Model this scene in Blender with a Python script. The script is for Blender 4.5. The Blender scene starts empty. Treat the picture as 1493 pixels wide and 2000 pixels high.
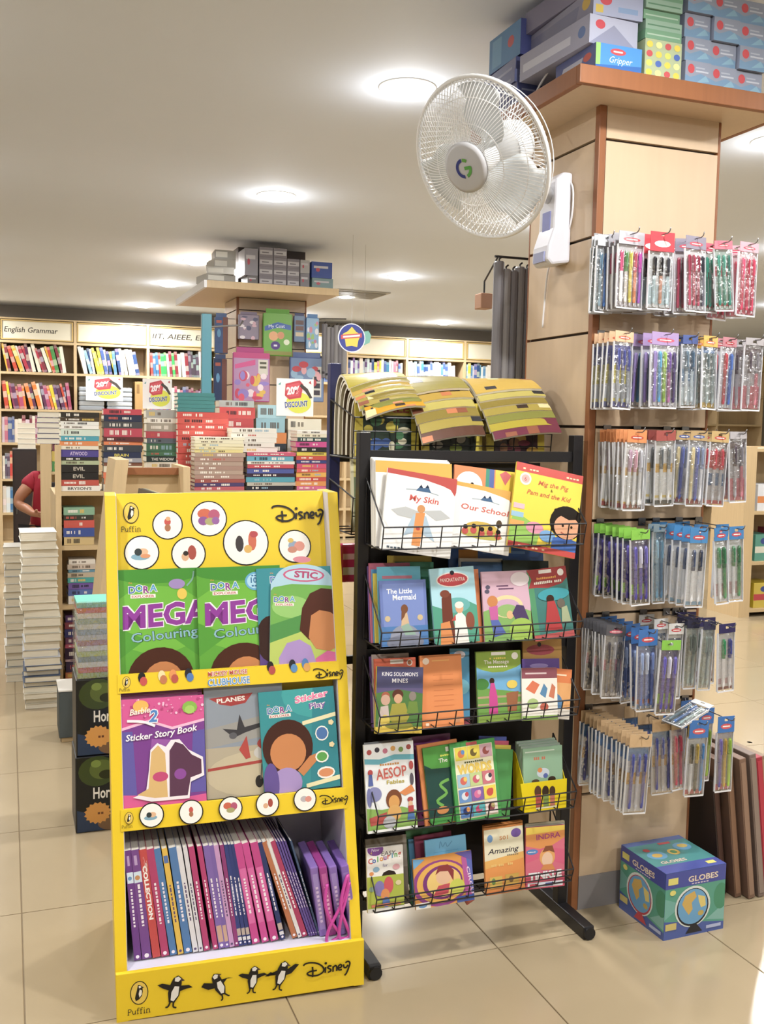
import bpy, math, random
from mathutils import Vector, Matrix
R = math.radians
SC = bpy.context.scene
COL = SC.collection
rnd = random.Random(7)

# ------------------------------------------------------------------ camera
FPX = 1955.0; CAMH = 1.4
YAW, PITCH, ROLL = R(20.55), R(-5.04), R(1.08)
fw = Vector((math.sin(YAW)*math.cos(PITCH), math.cos(YAW)*math.cos(PITCH), math.sin(PITCH)))
rt0 = Vector((math.cos(YAW), -math.sin(YAW), 0)); up0 = rt0.cross(fw)
rt = rt0*math.cos(ROLL) + up0*math.sin(ROLL); up = -rt0*math.sin(ROLL) + up0*math.cos(ROLL)
CO = Vector((0, 0, CAMH))
cd = bpy.data.cameras.new('camera'); cam = bpy.data.objects.new('camera', cd); COL.objects.link(cam)
cd.sensor_fit = 'AUTO'; cd.sensor_width = 36; cd.lens = 36*FPX/2000; cd.clip_start = 0.05; cd.clip_end = 60
cam.matrix_world = Matrix(((rt.x, up.x, -fw.x, 0), (rt.y, up.y, -fw.y, 0), (rt.z, up.z, -fw.z, CAMH), (0, 0, 0, 1)))
SC.camera = cam
# ------------------------------------------------------------------ world, exposure
w = bpy.data.worlds.new('world'); SC.world = w; w.use_nodes = True
w.node_tree.nodes['Background'].inputs[0].default_value = (1, .97, .92, 1)
w.node_tree.nodes['Background'].inputs[1].default_value = 0.0
vs = SC.view_settings; vs.view_transform = 'Standard'; vs.look = 'None'; vs.exposure = 0.17; vs.gamma = 1; vs.use_curve_mapping = False
SC.cycles.transparent_max_bounces = 16
SC.cycles.use_adaptive_sampling = True; SC.cycles.adaptive_threshold = .05; SC.cycles.adaptive_min_samples = 16; SC.cycles.glossy_bounces = 3; SC.cycles.transmission_bounces = 4
SC.cycles.max_bounces = 6
SC.cycles.diffuse_bounces = 3
LAMP_W = 21.0          # watts of every recessed ceiling lamp
CEIL = 2.62

# ------------------------------------------------------------------ picture measurements -> room positions
def ray(x, y): return fw*FPX + rt*(x-746.5) - up*(y-1000)
def at(x, y, X=None, Y=None, Z=None):
    d = ray(x, y)
    t = (X-CO.x)/d.x if X is not None else (Y-CO.y)/d.y if Y is not None else (Z-CO.z)/d.z
    return CO + d*t
def hit(x, y, p0, n):
    d = ray(x, y); return CO + d*((p0-CO).dot(n)/d.dot(n))

# ------------------------------------------------------------------ colours and materials
def lin(h):
    if isinstance(h, str):
        h = h.lstrip('#'); c = [int(h[i:i+2], 16)/255 for i in (0, 2, 4)]
    else: c = list(h)
    return tuple(v/12.92 if v <= .04045 else ((v+.055)/1.055)**2.4 for v in c) + (1.0,)
MATS = {}
def mat(name, col='#ffffff', rough=.5, metal=0, emit=0, vary=0, scale=20, bump=0, alpha=1, obj=False, attr=False, spec=.5, stretch=(1, 1, 1), coat=0):
    if name in MATS: return MATS[name]
    m = bpy.data.materials.new(name); m.use_nodes = True; nt = m.node_tree; b = nt.nodes['Principled BSDF']; L = nt.links
    b.inputs['Base Color'].default_value = lin(col); b.inputs['Roughness'].default_value = rough; b.inputs['Metallic'].default_value = metal
    b.inputs['Specular IOR Level'].default_value = spec; b.inputs['Coat Weight'].default_value = coat; b.inputs['Coat Roughness'].default_value = .08
    src = None
    if obj:
        n = nt.nodes.new('ShaderNodeObjectInfo'); src = n.outputs['Color']
    if attr:
        n = nt.nodes.new('ShaderNodeAttribute'); n.attribute_name = 'Col'; src = n.outputs['Color']
    if vary or bump:
        tc = nt.nodes.new('ShaderNodeTexCoord'); mp = nt.nodes.new('ShaderNodeMapping'); mp.inputs['Scale'].default_value = stretch
        nz = nt.nodes.new('ShaderNodeTexNoise'); nz.inputs['Scale'].default_value = scale; nz.inputs['Detail'].default_value = 4
        L.new(tc.outputs['Object'], mp.inputs['Vector']); L.new(mp.outputs['Vector'], nz.inputs['Vector'])
        if vary:
            mr = nt.nodes.new('ShaderNodeMapRange'); mr.inputs['To Min'].default_value = 1-vary; mr.inputs['To Max'].default_value = 1+vary*.6
            L.new(nz.outputs['Fac'], mr.inputs['Value'])
            mx = nt.nodes.new('ShaderNodeMix'); mx.data_type = 'RGBA'; mx.blend_type = 'MULTIPLY'; mx.inputs['Factor'].default_value = 1
            if src: L.new(src, mx.inputs['A'])
            else: mx.inputs['A'].default_value = lin(col)
            L.new(mr.outputs['Result'], mx.inputs['B']); src = mx.outputs['Result']
        if bump:
            bp = nt.nodes.new('ShaderNodeBump'); bp.inputs['Strength'].default_value = bump; bp.inputs['Distance'].default_value = .002
            L.new(nz.outputs['Fac'], bp.inputs['Height']); L.new(bp.outputs['Normal'], b.inputs['Normal'])
    if src and (attr or obj):
        hs = nt.nodes.new('ShaderNodeHueSaturation'); hs.inputs['Saturation'].default_value = .9; L.new(src, hs.inputs['Color']); src = hs.outputs['Color']
    if src: L.new(src, b.inputs['Base Color'])
    if emit:
        b.inputs['Emission Color'].default_value = lin(col); b.inputs['Emission Strength'].default_value = emit
    if alpha < 1: b.inputs['Alpha'].default_value = alpha
    MATS[name] = m; return m
def cm(col, rough=.45, **k): return mat('paint_%s_%d' % (col.strip('#'), rough*100), col, rough, **k)
PRINT = mat('printed_cover', rough=.42, attr=True, spec=.4)
GLOSS = mat('glossy_print', rough=.22, attr=True, spec=.4)
BOOKC = mat('book_cloth', rough=.45, obj=True, spec=.35)
PAGES = mat('paper_pages', '#e6dfcd', .8, vary=.22, scale=60, stretch=(.3, .3, 14))
PAGEV = mat('paper_pages_upright', '#e6e1d4', .8, vary=.2, scale=60, stretch=(14, .3, .3))
LAM = mat('beech_laminate', '#cfb79a', .36, vary=.07, scale=7, stretch=(6, 6, .5))
WOOD = mat('light_wood', '#cdb48c', .45, vary=.12, scale=9, stretch=(8, 8, .6))
WOODH = mat('light_wood_boards', '#c8b088', .45, vary=.12, scale=9, stretch=(.6, 8, 8))
EDGE = mat('brown_edging', '#8f5b38', .45, vary=.16, scale=10, stretch=(8, 8, .5))
BLACK = mat('black_metal', '#17161a', .42, vary=.1, scale=30)
NAVY = mat('navy_metal', '#20265a', .4)
CHROME = mat('steel_wire', '#8d8d90', .28, metal=1)
WHITEP = mat('white_plastic', '#e4e4e8', .35)
def clear_plastic(name, tint=.93, haze=.27):
    if name in MATS: return MATS[name]
    m = bpy.data.materials.new(name); m.use_nodes = True; nt = m.node_tree; nt.nodes.remove(nt.nodes['Principled BSDF'])
    o = nt.nodes['Material Output']; tr = nt.nodes.new('ShaderNodeBsdfTransparent'); tr.inputs[0].default_value = (tint, tint, tint, 1)
    gl = nt.nodes.new('ShaderNodeBsdfGlossy'); gl.inputs['Roughness'].default_value = .12
    nz = nt.nodes.new('ShaderNodeTexNoise'); nz.inputs['Scale'].default_value = 55; tc = nt.nodes.new('ShaderNodeTexCoord')
    bp = nt.nodes.new('ShaderNodeBump'); bp.inputs['Strength'].default_value = .8; bp.inputs['Distance'].default_value = .008
    nt.links.new(tc.outputs['Object'], nz.inputs['Vector']); nt.links.new(nz.outputs['Fac'], bp.inputs['Height']); nt.links.new(bp.outputs['Normal'], gl.inputs['Normal'])
    mx = nt.nodes.new('ShaderNodeMixShader'); mx.inputs[0].default_value = haze
    nt.links.new(tr.outputs[0], mx.inputs[1]); nt.links.new(gl.outputs[0], mx.inputs[2]); nt.links.new(mx.outputs[0], o.inputs['Surface'])
    MATS[name] = m; return m
CLEAR = clear_plastic('clear_plastic_film')

# ------------------------------------------------------------------ geometry collector
class G:
    def __init__(s): s.v = []; s.f = []; s.c = []; s.m = []; s.col = None; s.mi = 0
    def add(s, vs, fs, M=None):
        n = len(s.v)
        s.v += [tuple(M @ Vector(p)) for p in vs] if M else [tuple(p) for p in vs]
        for f in fs: s.f.append([i+n for i in f]); s.c.append(s.col); s.m.append(s.mi)
        return s
    def box(s, x0, y0, z0, x1, y1, z1, M=None):
        return s.add([(x0,y0,z0),(x1,y0,z0),(x1,y1,z0),(x0,y1,z0),(x0,y0,z1),(x1,y0,z1),(x1,y1,z1),(x0,y1,z1)],
                     [(3,2,1,0),(4,5,6,7),(0,1,5,4),(1,2,6,5),(2,3,7,6),(3,0,4,7)], M)
    def quad(s, a, b, c, d): return s.add([a, b, c, d], [(0, 1, 2, 3)])
    def prism_x(s, poly, x0, x1, M=None):      # polygon in (y,z) swept along x
        n = len(poly)
        vs = [(x0, y, z) for y, z in poly]+[(x1, y, z) for y, z in poly]
        return s.add(vs, [tuple(range(n))[::-1], tuple(range(n, 2*n))]+[(i, (i+1) % n, n+(i+1) % n, n+i) for i in range(n)], M)
    def prism_y(s, poly, y0, y1, M=None):      # polygon in (x,z) swept along y
        n = len(poly)
        vs = [(x, y0, z) for x, z in poly]+[(x, y1, z) for x, z in poly]
        return s.add(vs, [tuple(range(n)), tuple(range(n, 2*n))[::-1]]+[((i+1) % n, i, n+i, n+(i+1) % n) for i in range(n)], M)
    def tube(s, pts, r, n=6, cap=True, closed=False):
        pts = [Vector(p) for p in pts]; N = len(pts); rs = r if isinstance(r, (list, tuple)) else [r]*N
        ref = None; vs = []
        for i, p in enumerate(pts):
            if closed: t = pts[(i+1) % N]-pts[i-1]
            else: t = pts[min(i+1, N-1)]-pts[max(i-1, 0)]
            t.normalize()
            if ref is None: ref = t.orthogonal().normalized()
            u = (ref-t*ref.dot(t))
            u = u.normalized() if u.length > 1e-6 else t.orthogonal().normalized()
            ref = u; w_ = t.cross(u)
            for k in range(n):
                a = 2*math.pi*k/n; vs.append(p+(u*math.cos(a)+w_*math.sin(a))*rs[i])
        fs = []
        for i in range(N if closed else N-1):
            j = (i+1) % N
            for k in range(n): fs.append((i*n+k, i*n+(k+1) % n, j*n+(k+1) % n, j*n+k))
        if cap and not closed: fs += [tuple(range(n))[::-1], tuple(range((N-1)*n, N*n))]
        return s.add(vs, fs)
    def lathe(s, prof, n=24, M=None):          # (r,z) profile about z
        vs = []; fs = []
        for r, z in prof:
            for k in range(n): a = 2*math.pi*k/n; vs.append((r*math.cos(a), r*math.sin(a), z))
        for i in range(len(prof)-1):
            for k in range(n): fs.append((i*n+k, i*n+(k+1) % n, (i+1)*n+(k+1) % n, (i+1)*n+k))
        if prof[0][0] > 1e-6: fs.append(tuple(range(n))[::-1])
        if prof[-1][0] > 1e-6: fs.append(tuple(range((len(prof)-1)*n, len(prof)*n)))
        return s.add(vs, fs, M)
    def sheet(s, rows, thick=None):            # grid of points
        nr, nc = len(rows), len(rows[0])
        return s.add([p for r_ in rows for p in r_], [(i*nc+j, i*nc+j+1, (i+1)*nc+j+1, (i+1)*nc+j) for i in range(nr-1) for j in range(nc-1)])
    def mesh(s, name, mats, smooth=False):
        me = bpy.data.meshes.new(name); me.from_pydata(s.v, [], s.f)
        for m in (mats if isinstance(mats, (list, tuple)) else [mats]): me.materials.append(m)
        if any(s.m): me.polygons.foreach_set('material_index', s.m)
        if any(c is not None for c in s.c):
            a = me.color_attributes.new('Col', 'FLOAT_COLOR', 'CORNER'); buf = []
            for f, c in zip(s.f, s.c): buf += list(c or (1, 1, 1, 1))*len(f)
            a.data.foreach_set('color', buf)
        if smooth: me.polygons.foreach_set('use_smooth', [True]*len(me.polygons))
        me.update(); return me
    def build(s, name, mats, parent=None, smooth=False, bevel=0, loc=None, rot=None):
        return ob(name, s.mesh(name, mats, smooth), parent, bevel, loc, rot)
def ob(name, me, parent=None, bevel=0, loc=None, rot=None):
    o = bpy.data.objects.new(name, me); COL.objects.link(o)
    if parent: o.parent = parent
    if loc is not None: o.location = loc
    if rot is not None: o.rotation_euler = rot
    if bevel:
        b = o.modifiers.new('bevel', 'BEVEL'); b.width = bevel; b.segments = 2; b.limit_method = 'ANGLE'
    return o
def tag(o, label, cat=None, group=None, kind=None):
    o['label'] = label
    if cat: o['category'] = cat
    if group: o['group'] = group
    if kind: o['kind'] = kind
    return o
def thing(name, label, cat, loc=(0, 0, 0), rot=(0, 0, 0), group=None, M=None):
    o = bpy.data.objects.new(name, None); COL.objects.link(o); o.empty_display_size = .05
    if M is not None: o.matrix_world = M
    else: o.location = loc; o.rotation_euler = rot
    return tag(o, label, cat, group)
def struct(o): o['kind'] = 'structure'; return o
def setting(name):
    o = bpy.data.objects.new(name, None); COL.objects.link(o); o['kind'] = 'structure'; return o
ORD = ['first', 'second', 'third', 'fourth', 'fifth', 'sixth', 'seventh', 'eighth', 'ninth', 'tenth', 'eleventh', 'twelfth', 'thirteenth', 'fourteenth',
       'fifteenth', 'sixteenth', 'seventeenth', 'eighteenth', 'nineteenth', 'twentieth', 'twenty-first', 'twenty-second', 'twenty-third', 'twenty-fourth',
       'twenty-fifth', 'twenty-sixth', 'twenty-seventh', 'twenty-eighth', 'twenty-ninth', 'thirtieth', 'thirty-first', 'thirty-second', 'thirty-third', 'thirty-fourth']

# ------------------------------------------------------------------ flat print: text, shapes, strokes
TXT = {}
def glyphs(s, bold=0, shear=0):
    k = (s, bold, shear)
    if k not in TXT:
        c = bpy.data.curves.new('tmp_text', 'FONT'); c.body = s; c.resolution_u = 2; c.offset = bold; c.shear = shear; c.fill_mode = 'FRONT'
        o = bpy.data.objects.new('tmp_text', c)
        me = o.to_mesh()
        vs = [(v.co.x, v.co.y) for v in me.vertices]; fs = [tuple(p.vertices) for p in me.polygons]
        o.to_mesh_clear(); bpy.data.objects.remove(o); bpy.data.curves.remove(c)
        xs = [p[0] for p in vs] or [0, 1]; x0, x1 = min(xs), max(xs); ys = [p[1] for p in vs] or [0, 1]
        TXT[k] = ([(x-x0, y) for x, y in vs], fs, x1-x0, min(ys), max(ys))
    return TXT[k]
def smooth_path(pts, k=5):
    if len(pts) < 3: return pts
    P = [pts[0]]+list(pts)+[pts[-1]]; out = []
    for i in range(1, len(P)-2):
        a, b, c, d = P[i-1], P[i], P[i+1], P[i+2]
        for j in range(k):
            t = j/k
            out.append(tuple(.5*(2*b[q]+(c[q]-a[q])*t+(2*a[q]-5*b[q]+4*c[q]-d[q])*t*t+(3*b[q]-a[q]-3*c[q]+d[q])*t**3) for q in range(len(b))))
    return out+[pts[-1]]
class Print:
    """flat print in the u (right) / v (up) plane; depth grows layer by layer"""
    def __init__(s, w=1, h=1, step=.00005, clip=True): s.g = G(); s.w = w; s.h = h; s.k = 0; s.step = step; s.clip = clip
    def _add(s, pts, fs, col):
        s.k += 1; s.g.col = lin(col); y = -s.k*s.step
        if s.clip and s.w < 1 and any(p[0] < 0 or p[0] > s.w or p[1] < 0 or p[1] > s.h for p in pts):
            for f in fs:
                P = [pts[i] for i in f]
                for ax, lim, sg in ((0, 0, 1), (0, s.w, -1), (1, 0, 1), (1, s.h, -1)):
                    Q = []
                    for i in range(len(P)):
                        a, b = P[i-1], P[i]; da, db = sg*(a[ax]-lim), sg*(b[ax]-lim)
                        if da*db < 0: t = da/(da-db); Q.append((a[0]+(b[0]-a[0])*t, a[1]+(b[1]-a[1])*t))
                        if db >= 0: Q.append(b)
                    P = Q
                    if len(P) < 3: break
                if len(P) > 2: s.g.add([(p[0], y, p[1]) for p in P], [tuple(range(len(P)))])
            return
        s.g.add([(p[0], y, p[1]) for p in pts], fs)
    def poly(s, pts, col): s._add([(x*s.w, y*s.h) for x, y in pts], [tuple(range(len(pts)))], col)
    def rect(s, x0, y0, x1, y1, col): s.poly([(x0, y0), (x1, y0), (x1, y1), (x0, y1)], col)
    def ell(s, cx, cy, rx, ry, col, n=20, a0=0, a1=360, rot=0):
        if a1-a0 < 360: n = max(6, n//2)
        P = []
        for i in range(n+(a1-a0 < 360)):
            a = R(a0+(a1-a0)*i/n); x, y = rx*math.cos(a), ry*math.sin(a); c_, s_ = math.cos(R(rot)), math.sin(R(rot))
            P.append((cx*s.w+x*c_-y*s_, cy*s.h+x*s_+y*c_))
        s._add(P, [tuple(range(len(P)))], col)
    def circ(s, cx, cy, r, col, n=20, **k): s.ell(cx, cy, r*s.w, r*s.w, col, n, **k)
    def ring(s, cx, cy, r, wd, col, bg, n=28): s.circ(cx, cy, r, col, n); s.circ(cx, cy, r-wd, bg, n)
    def stroke(s, pts, wd, col, smooth=True, taper=0):
        P = [(x*s.w, y*s.h) for x, y in pts]
        if smooth: P = smooth_path(P, 4)
        vs = []; N = len(P)
        for i, p in enumerate(P):
            a = P[max(i-1, 0)]; b = P[min(i+1, N-1)]; dx, dy = b[0]-a[0], b[1]-a[1]; l = math.hypot(dx, dy) or 1
            q = wd*s.w/2*(1-taper*abs(2*i/(N-1)-1))
            vs += [(p[0]-dy/l*q, p[1]+dx/l*q), (p[0]+dy/l*q, p[1]-dx/l*q)]
        s._add(vs, [(2*i+1, 2*i+3, 2*i+2, 2*i) for i in range(N-1)], col)
    def text(s, t, x, y, h, col, align='c', wd=None, bold=0, shear=0, rot=0, arc=0):
        """cap height h (share of height); wd: fit to this share of the width"""
        vs, fs, tw, y0, y1 = glyphs(t, bold, shear); sy = h*s.h/.72; sx = wd*s.w/tw if wd else sy
        W = tw*sx; ox = {'l': 0, 'c': -W/2, 'r': -W}[align]; c_, s_ = math.cos(R(rot)), math.sin(R(rot)); P = []
        for a, b in vs:
            px, py = a*sx+ox, b*sy
            if arc: py -= arc*s.h*((px-ox-W/2)/(W/2))**2
            P.append((x*s.w+px*c_-py*s_, y*s.h+px*s_+py*c_))
        s._add(P, fs, col)
    def bars(s, x, y, h, wd, col, n=None):       # print too small to read
        q = random.Random(int(x*991+y*773)); n = n or max(3, int(wd/.045)); x0 = x-wd/2
        for i in range(n):
            if q.random() < .88: s.rect(x0+wd*i/n, y, x0+wd*(i+.72)/n, y+h*(.75+.25*q.random()), col)
    def outline_text(s, t, x, y, h, col, oc, ob_=.03, **k):
        b = k.pop('bold', 0); s.text(t, x, y, h, oc, bold=b+ob_, **k); s.text(t, x, y, h, col, bold=b, **k)
    def art(s, items):
        for it in items:
            f = it[0]; kw = it[-1] if isinstance(it[-1], dict) else {}; a = it[1:-1] if isinstance(it[-1], dict) else it[1:]
            getattr(s, {'r': 'rect', 'e': 'ell_', 'p': 'poly', 's': 'stroke', 't': 'text', 'c': 'circ', 'o': 'outline_text', 'g': 'ring', 'b': 'bars'}[f])(*a, **kw)
    def ell_(s, cx, cy, rx, ry, col, **k): s.ell(cx, cy, rx*s.w, ry*s.h, col, **k)
    def build(s, name, parent, loc=None, rot=None, m=None): return s.g.build(name, m or PRINT, parent, loc=loc, rot=rot)
# ------------------------------------------------------------------ lamps in the ceiling (seen ones and the rest of the same grid)
TRIM = mat('lamp_trim_white', '#e9e8e4', .4)
LAMP = mat('lamp_diffuser', '#fffaf2', .4, emit=30)
def g_lathe(prof, n, m, nm, smooth=True): return G().lathe(prof, n).mesh(nm, m, smooth)
TRIM_ME = g_lathe([(.096, -.001), (.096, -.004), (.103, -.0035), (.106, -.002), (.106, 0), (.096, -.001)], 32, TRIM, 'trim_ring')
DISC_ME = g_lathe([(.0, -.030), (.05, -.027), (.08, -.017), (.0965, -.003)], 32, LAMP, 'lamp_disc')
ld = bpy.data.lights.new('downlight', 'AREA'); ld.shape = 'DISK'; ld.size = .15; ld.energy = LAMP_W; ld.color = (1, .985, .965); ld.spread = R(175)
lp = bpy.data.lights.new('ceiling_fill', 'POINT'); lp.shadow_soft_size = .07; lp.energy = LAMP_W*.10; lp.color = (.97, .985, 1)  # extra point light added under each lamp to brighten the ceiling
seen = {(0, 0): 'recessed ceiling lamp nearest the white wall fan', (0, 1): 'second recessed ceiling lamp behind the one beside the fan',
        (0, 2): 'recessed ceiling lamp glaring left of the grey boxes on the far pillar', (0, 3): 'recessed ceiling lamp left of the far pillar ledge',
        (0, 4): 'smallest recessed ceiling lamp above the blank signboard', (1, 2): 'recessed ceiling lamp between the far pillar and the hanging grey charts',
        (2, 4): 'small recessed ceiling lamp above the lit signboard on the far wall', (1, 0): 'recessed ceiling lamp at the right edge beyond the pen pillar'}
YS = [3.50, 5.40, 7.86, 9.25, 11.1]
def lamp_at(x, y, label):
    t = thing('recessed_downlight', label, 'ceiling lamp', (x, y, CEIL), group='recessed ceiling lamps')
    ob('trim_ring', TRIM_ME, t); ob('lamp_disc', DISC_ME, t)
    l = bpy.data.objects.new('downlight_beam', ld); COL.objects.link(l); l.parent = t; l.location = (0, 0, -.034)
    l = bpy.data.objects.new('ceiling_fill', lp); COL.objects.link(l); l.parent = t; l.location = (0, 0, -.14)
for ci, x in enumerate((1.38, 3.06, 4.9, -.55)):
    for ri, y in enumerate(YS+[1.6, -.3]):
        lb = seen.get((ci, ri))
        if lb is None and (ci == 0 and ri == 4): continue
        lamp_at(x if (ci, ri) != (2, 4) else 4.9, y, lb or 'recessed ceiling lamp of the same grid outside the picture')

for y in (5.4, 7.86, 11.1): lamp_at(7.0, y, 'recessed ceiling lamp of the same grid outside the picture')
# ------------------------------------------------------------------ room shell
FLOORM = mat('floor_tile_glaze', '#a6967a', .17, vary=.10, scale=3.5, spec=.45)
GROUT = mat('floor_grout', '#8e7c62', .8)
fl = struct(G().box(-3.2, -2.2, -.06, 10.2, 12.3, -.004).build('floor', GROUT))
TILE = G().prism_y([(-.2985, -.012), (.2985, -.012), (.2985, -.001), (.2973, 0), (-.2973, 0), (-.2985, -.001)], -.2985, .2985).mesh('tile', FLOORM)
for i in range(-5, 17):
    for j in range(-4, 17):
        cx, cy = .02+.6*i+.3, 2.3+.6*j+.3
        # only tiles the view (with a step to either side) can show
        v = Vector((cx, cy, 0))-CO; dz = v.dot(fw); u = v.dot(rt)/dz if dz > .2 else 9
        if dz < .5 or abs(u) > .62: continue
        t = ob('tile', TILE, fl, loc=(cx, cy, 0)); 
CEILM = mat('ceiling_paint', '#dae1ec', .75, vary=.03, scale=2)
struct(G().box(-3.2, -2.2, CEIL, 10.2, 12.3, CEIL+.1).build('ceiling', CEILM))
WALLM = mat('wall_paint', '#c6bfae', .7, vary=.04, scale=3)
struct(G().box(-3.2, 12.2, 0, 10.2, 12.3, CEIL).build('wall_back', WALLM))
struct(G().box(-3.3, -2.2, 0, -3.2, 12.3, CEIL).build('wall_left', WALLM))
struct(G().box(10.2, -2.2, 0, 10.3, 12.3, CEIL).build('wall_right', WALLM))
struct(G().box(-3.3, -2.3, 0, 10.3, -2.2, CEIL).build('wall_front', WALLM))
SOFF = mat('soffit_grey_brown', '#7b7266', .7)
struct(G().box(-3.2, 11.86, 2.30, 10.2, 12.2, CEIL-.001).build('trim_1', SOFF))
t = thing('ceiling_vent', 'flush grey air vent in the ceiling right of the far pillar', 'air vent', (3.1, 9.1, CEIL))
G().box(-.26, -.26, -.012, .26, .26, 0).build('vent_frame', mat('vent_grey', '#a5a197', .5), t)
for k in range(9): G().box(-.23, -.215+k*.048, -.02, .23, -.19+k*.048, -.011).build('slat', mat('vent_slat', '#8b877d', .5), t)

# ------------------------------------------------------------------ the near pillar
PX0, PX1, PY0, PY1, PTOP = 1.518, 1.918, 2.42, 2.80, 2.272
GZ = [.345, .605, .872, 1.139, 1.402, 1.663, 1.924, 2.184]
DARKG = mat('groove_channel', '#3c2f28', .5); KICK = mat('grey_kickboard', '#8d8a8c', .4)
pl = setting('pillar')
G().box(PX0+.012, PY0+.012, 0, PX1-.012, PY1-.012, CEIL).build('core', DARKG, pl)
zs = [.10]+GZ+[PTOP]
for a, b in zip(zs[:-1], zs[1:]):
    z0, z1 = a+(.004 if a > .2 else 0), b-(.004 if b < 2.25 else 0)
    G().box(PX0+.022, PY0, z0, PX1-.008, PY0+.0125, z1).build('panel', LAM, pl)
    G().box(PX0, PY0+.022, z0, PX0+.0125, PY1-.008, z1).build('panel', LAM, pl)
    G().box(PX1-.0125, PY0+.022, z0, PX1, PY1-.008, z1).build('panel', LAM, pl)
for (x0, y0, x1, y1) in ((PX0-.002, PY0-.002, PX0+.020, PY0+.020), (PX1-.008, PY0-.001, PX1+.001, PY0+.02), (PX0-.001, PY1-.008, PX0+.012, PY1)):
    G().box(x0, y0, 0, x1, y1, PTOP).build('corner_strip', EDGE, pl, bevel=.002)
G().box(PX0+.02, PY0-.003, 0, PX1+.002, PY0+.02, .10).build('kickboard', KICK, pl)
G().box(PX0-.003, PY0+.02, 0, PX0+.012, PY1, .10).build('kickboard', KICK, pl)
# the ledge on top of it
lg = setting('pillar_ledge')
LX0, LX1, LY0, LY1 = 1.37, 2.045, 2.285, 2.93
G().box(LX0+.018, LY0+.018, PTOP, LX1-.018, LY1-.018, PTOP+.045).build('board', LAM, lg)
G().box(LX0, LY0, PTOP-.001, LX1, LY0+.018, PTOP+.046).build('edge_strip', EDGE, lg, bevel=.002)
G().box(LX0, LY0+.018, PTOP-.001, LX0+.018, LY1, PTOP+.046).build('edge_strip', EDGE, lg, bevel=.002)
G().box(LX1-.018, LY0+.018, PTOP-.001, LX1, LY1, PTOP+.046).build('edge_strip', EDGE, lg, bevel=.002)
LTOP = PTOP+.046

# ------------------------------------------------------------------ the far pillar
QX0, QX1, QY0, QY1 = 1.53, 2.04, 7.08, 7.5
pl2 = setting('far_pillar')
G().box(QX0+.01, QY0+.01, 0, QX1-.01, QY1, CEIL).build('core', DARKG, pl2)
for a, b in zip(zs[:-1], zs[1:]):
    G().box(QX0+.015, QY0, a+.004, QX1-.01, QY0+.012, b-.004).build('panel', LAM, pl2)
    G().box(QX0, QY0+.015, a+.004, QX0+.012, QY1, b-.004).build('panel', LAM, pl2)
G().box(QX0-.002, QY0-.002, 0, QX0+.015, QY0+.015, PTOP).build('corner_strip', EDGE, pl2)
G().box(QX1-.01, QY0-.002, 0, QX1, QY0+.015, PTOP).build('corner_strip', EDGE, pl2)
lg2 = setting('far_pillar_ledge')
G().box(1.24, 6.68, PTOP, 2.15, 7.85, PTOP+.045).build('board', LAM, lg2)
G().box(1.24, 6.662, PTOP-.001, 2.15, 6.68, PTOP+.046).build('edge_strip', WOOD, lg2)
G().box(1.222, 6.662, PTOP-.001, 1.24, 7.85, PTOP+.046).build('edge_strip', WHITEP, lg2)
# ------------------------------------------------------------------ measured planes and books
class Pl:
    """an upright or leaning plane: origin, turn about z, lean backwards; local x right, y into it, z up along it"""
    def __init__(s, o, yaw=0, lean=0, roll=0, tilt=0):
        s.M = Matrix.Translation(o) @ Matrix.Rotation(yaw, 4, 'Z') @ Matrix.Rotation(tilt, 4, 'Y') @ Matrix.Rotation(-lean, 4, 'X') @ Matrix.Rotation(roll, 4, 'Y')
        s.I = s.M.inverted(); s.o = Vector(o); s.n = (s.M.to_3x3() @ Vector((0, 1, 0)))
    def uv(s, x, y):
        p = s.I @ hit(x, y, s.o, s.n); return (p.x, p.z)
COVER_CACHE = {}
def book_parts(root, w, h, t, col, art=None, m=None, thick=.0016, pages=True):
    """front cover at y=0, spine at x=0, standing on z=0"""
    g = G().box(0, 0, 0, w, thick, h); g.box(0, t-thick, 0, w, t, h); g.box(0, thick, 0, thick, t-thick, h)
    c = g.build('cover', BOOKC, root); c.color = lin(col)
    if t > .0045 and pages: G().box(thick*1.01, thick*1.02, .003, w-.003, t-thick*1.02, h-.003).build('pages', PAGEV, root)
    if art:
        p = Print(w, h); p.art(art); p.build('cover_print', root, loc=(0, -.00003, 0), m=m or GLOSS)
    return root
def book_px(pl, BL, BR, TL, t, col, art, label, cat='book', name='picture_book', dy=0, group=None, w=None, h=None, m=None, thick=.0016):
    """a book lying flat against plane pl, its front cover corners measured in the picture"""
    a, b, c = pl.uv(*BL), pl.uv(*BR), pl.uv(*TL)
    ax = Vector((b[0]-a[0], b[1]-a[1])); ay = Vector((c[0]-a[0], c[1]-a[1]))
    W = w or ax.length; H = h or ay.length
    ang = (math.atan2(ax.y, ax.x)+math.atan2(-ay.x, ay.y))/2
    M = pl.M @ Matrix.Translation((a[0], dy, a[1])) @ Matrix.Rotation(-ang, 4, 'Y')
    r = thing(name, label, cat, M=M, group=group)
    return book_parts(r, W, H, t, col, art, m, thick)

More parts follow.
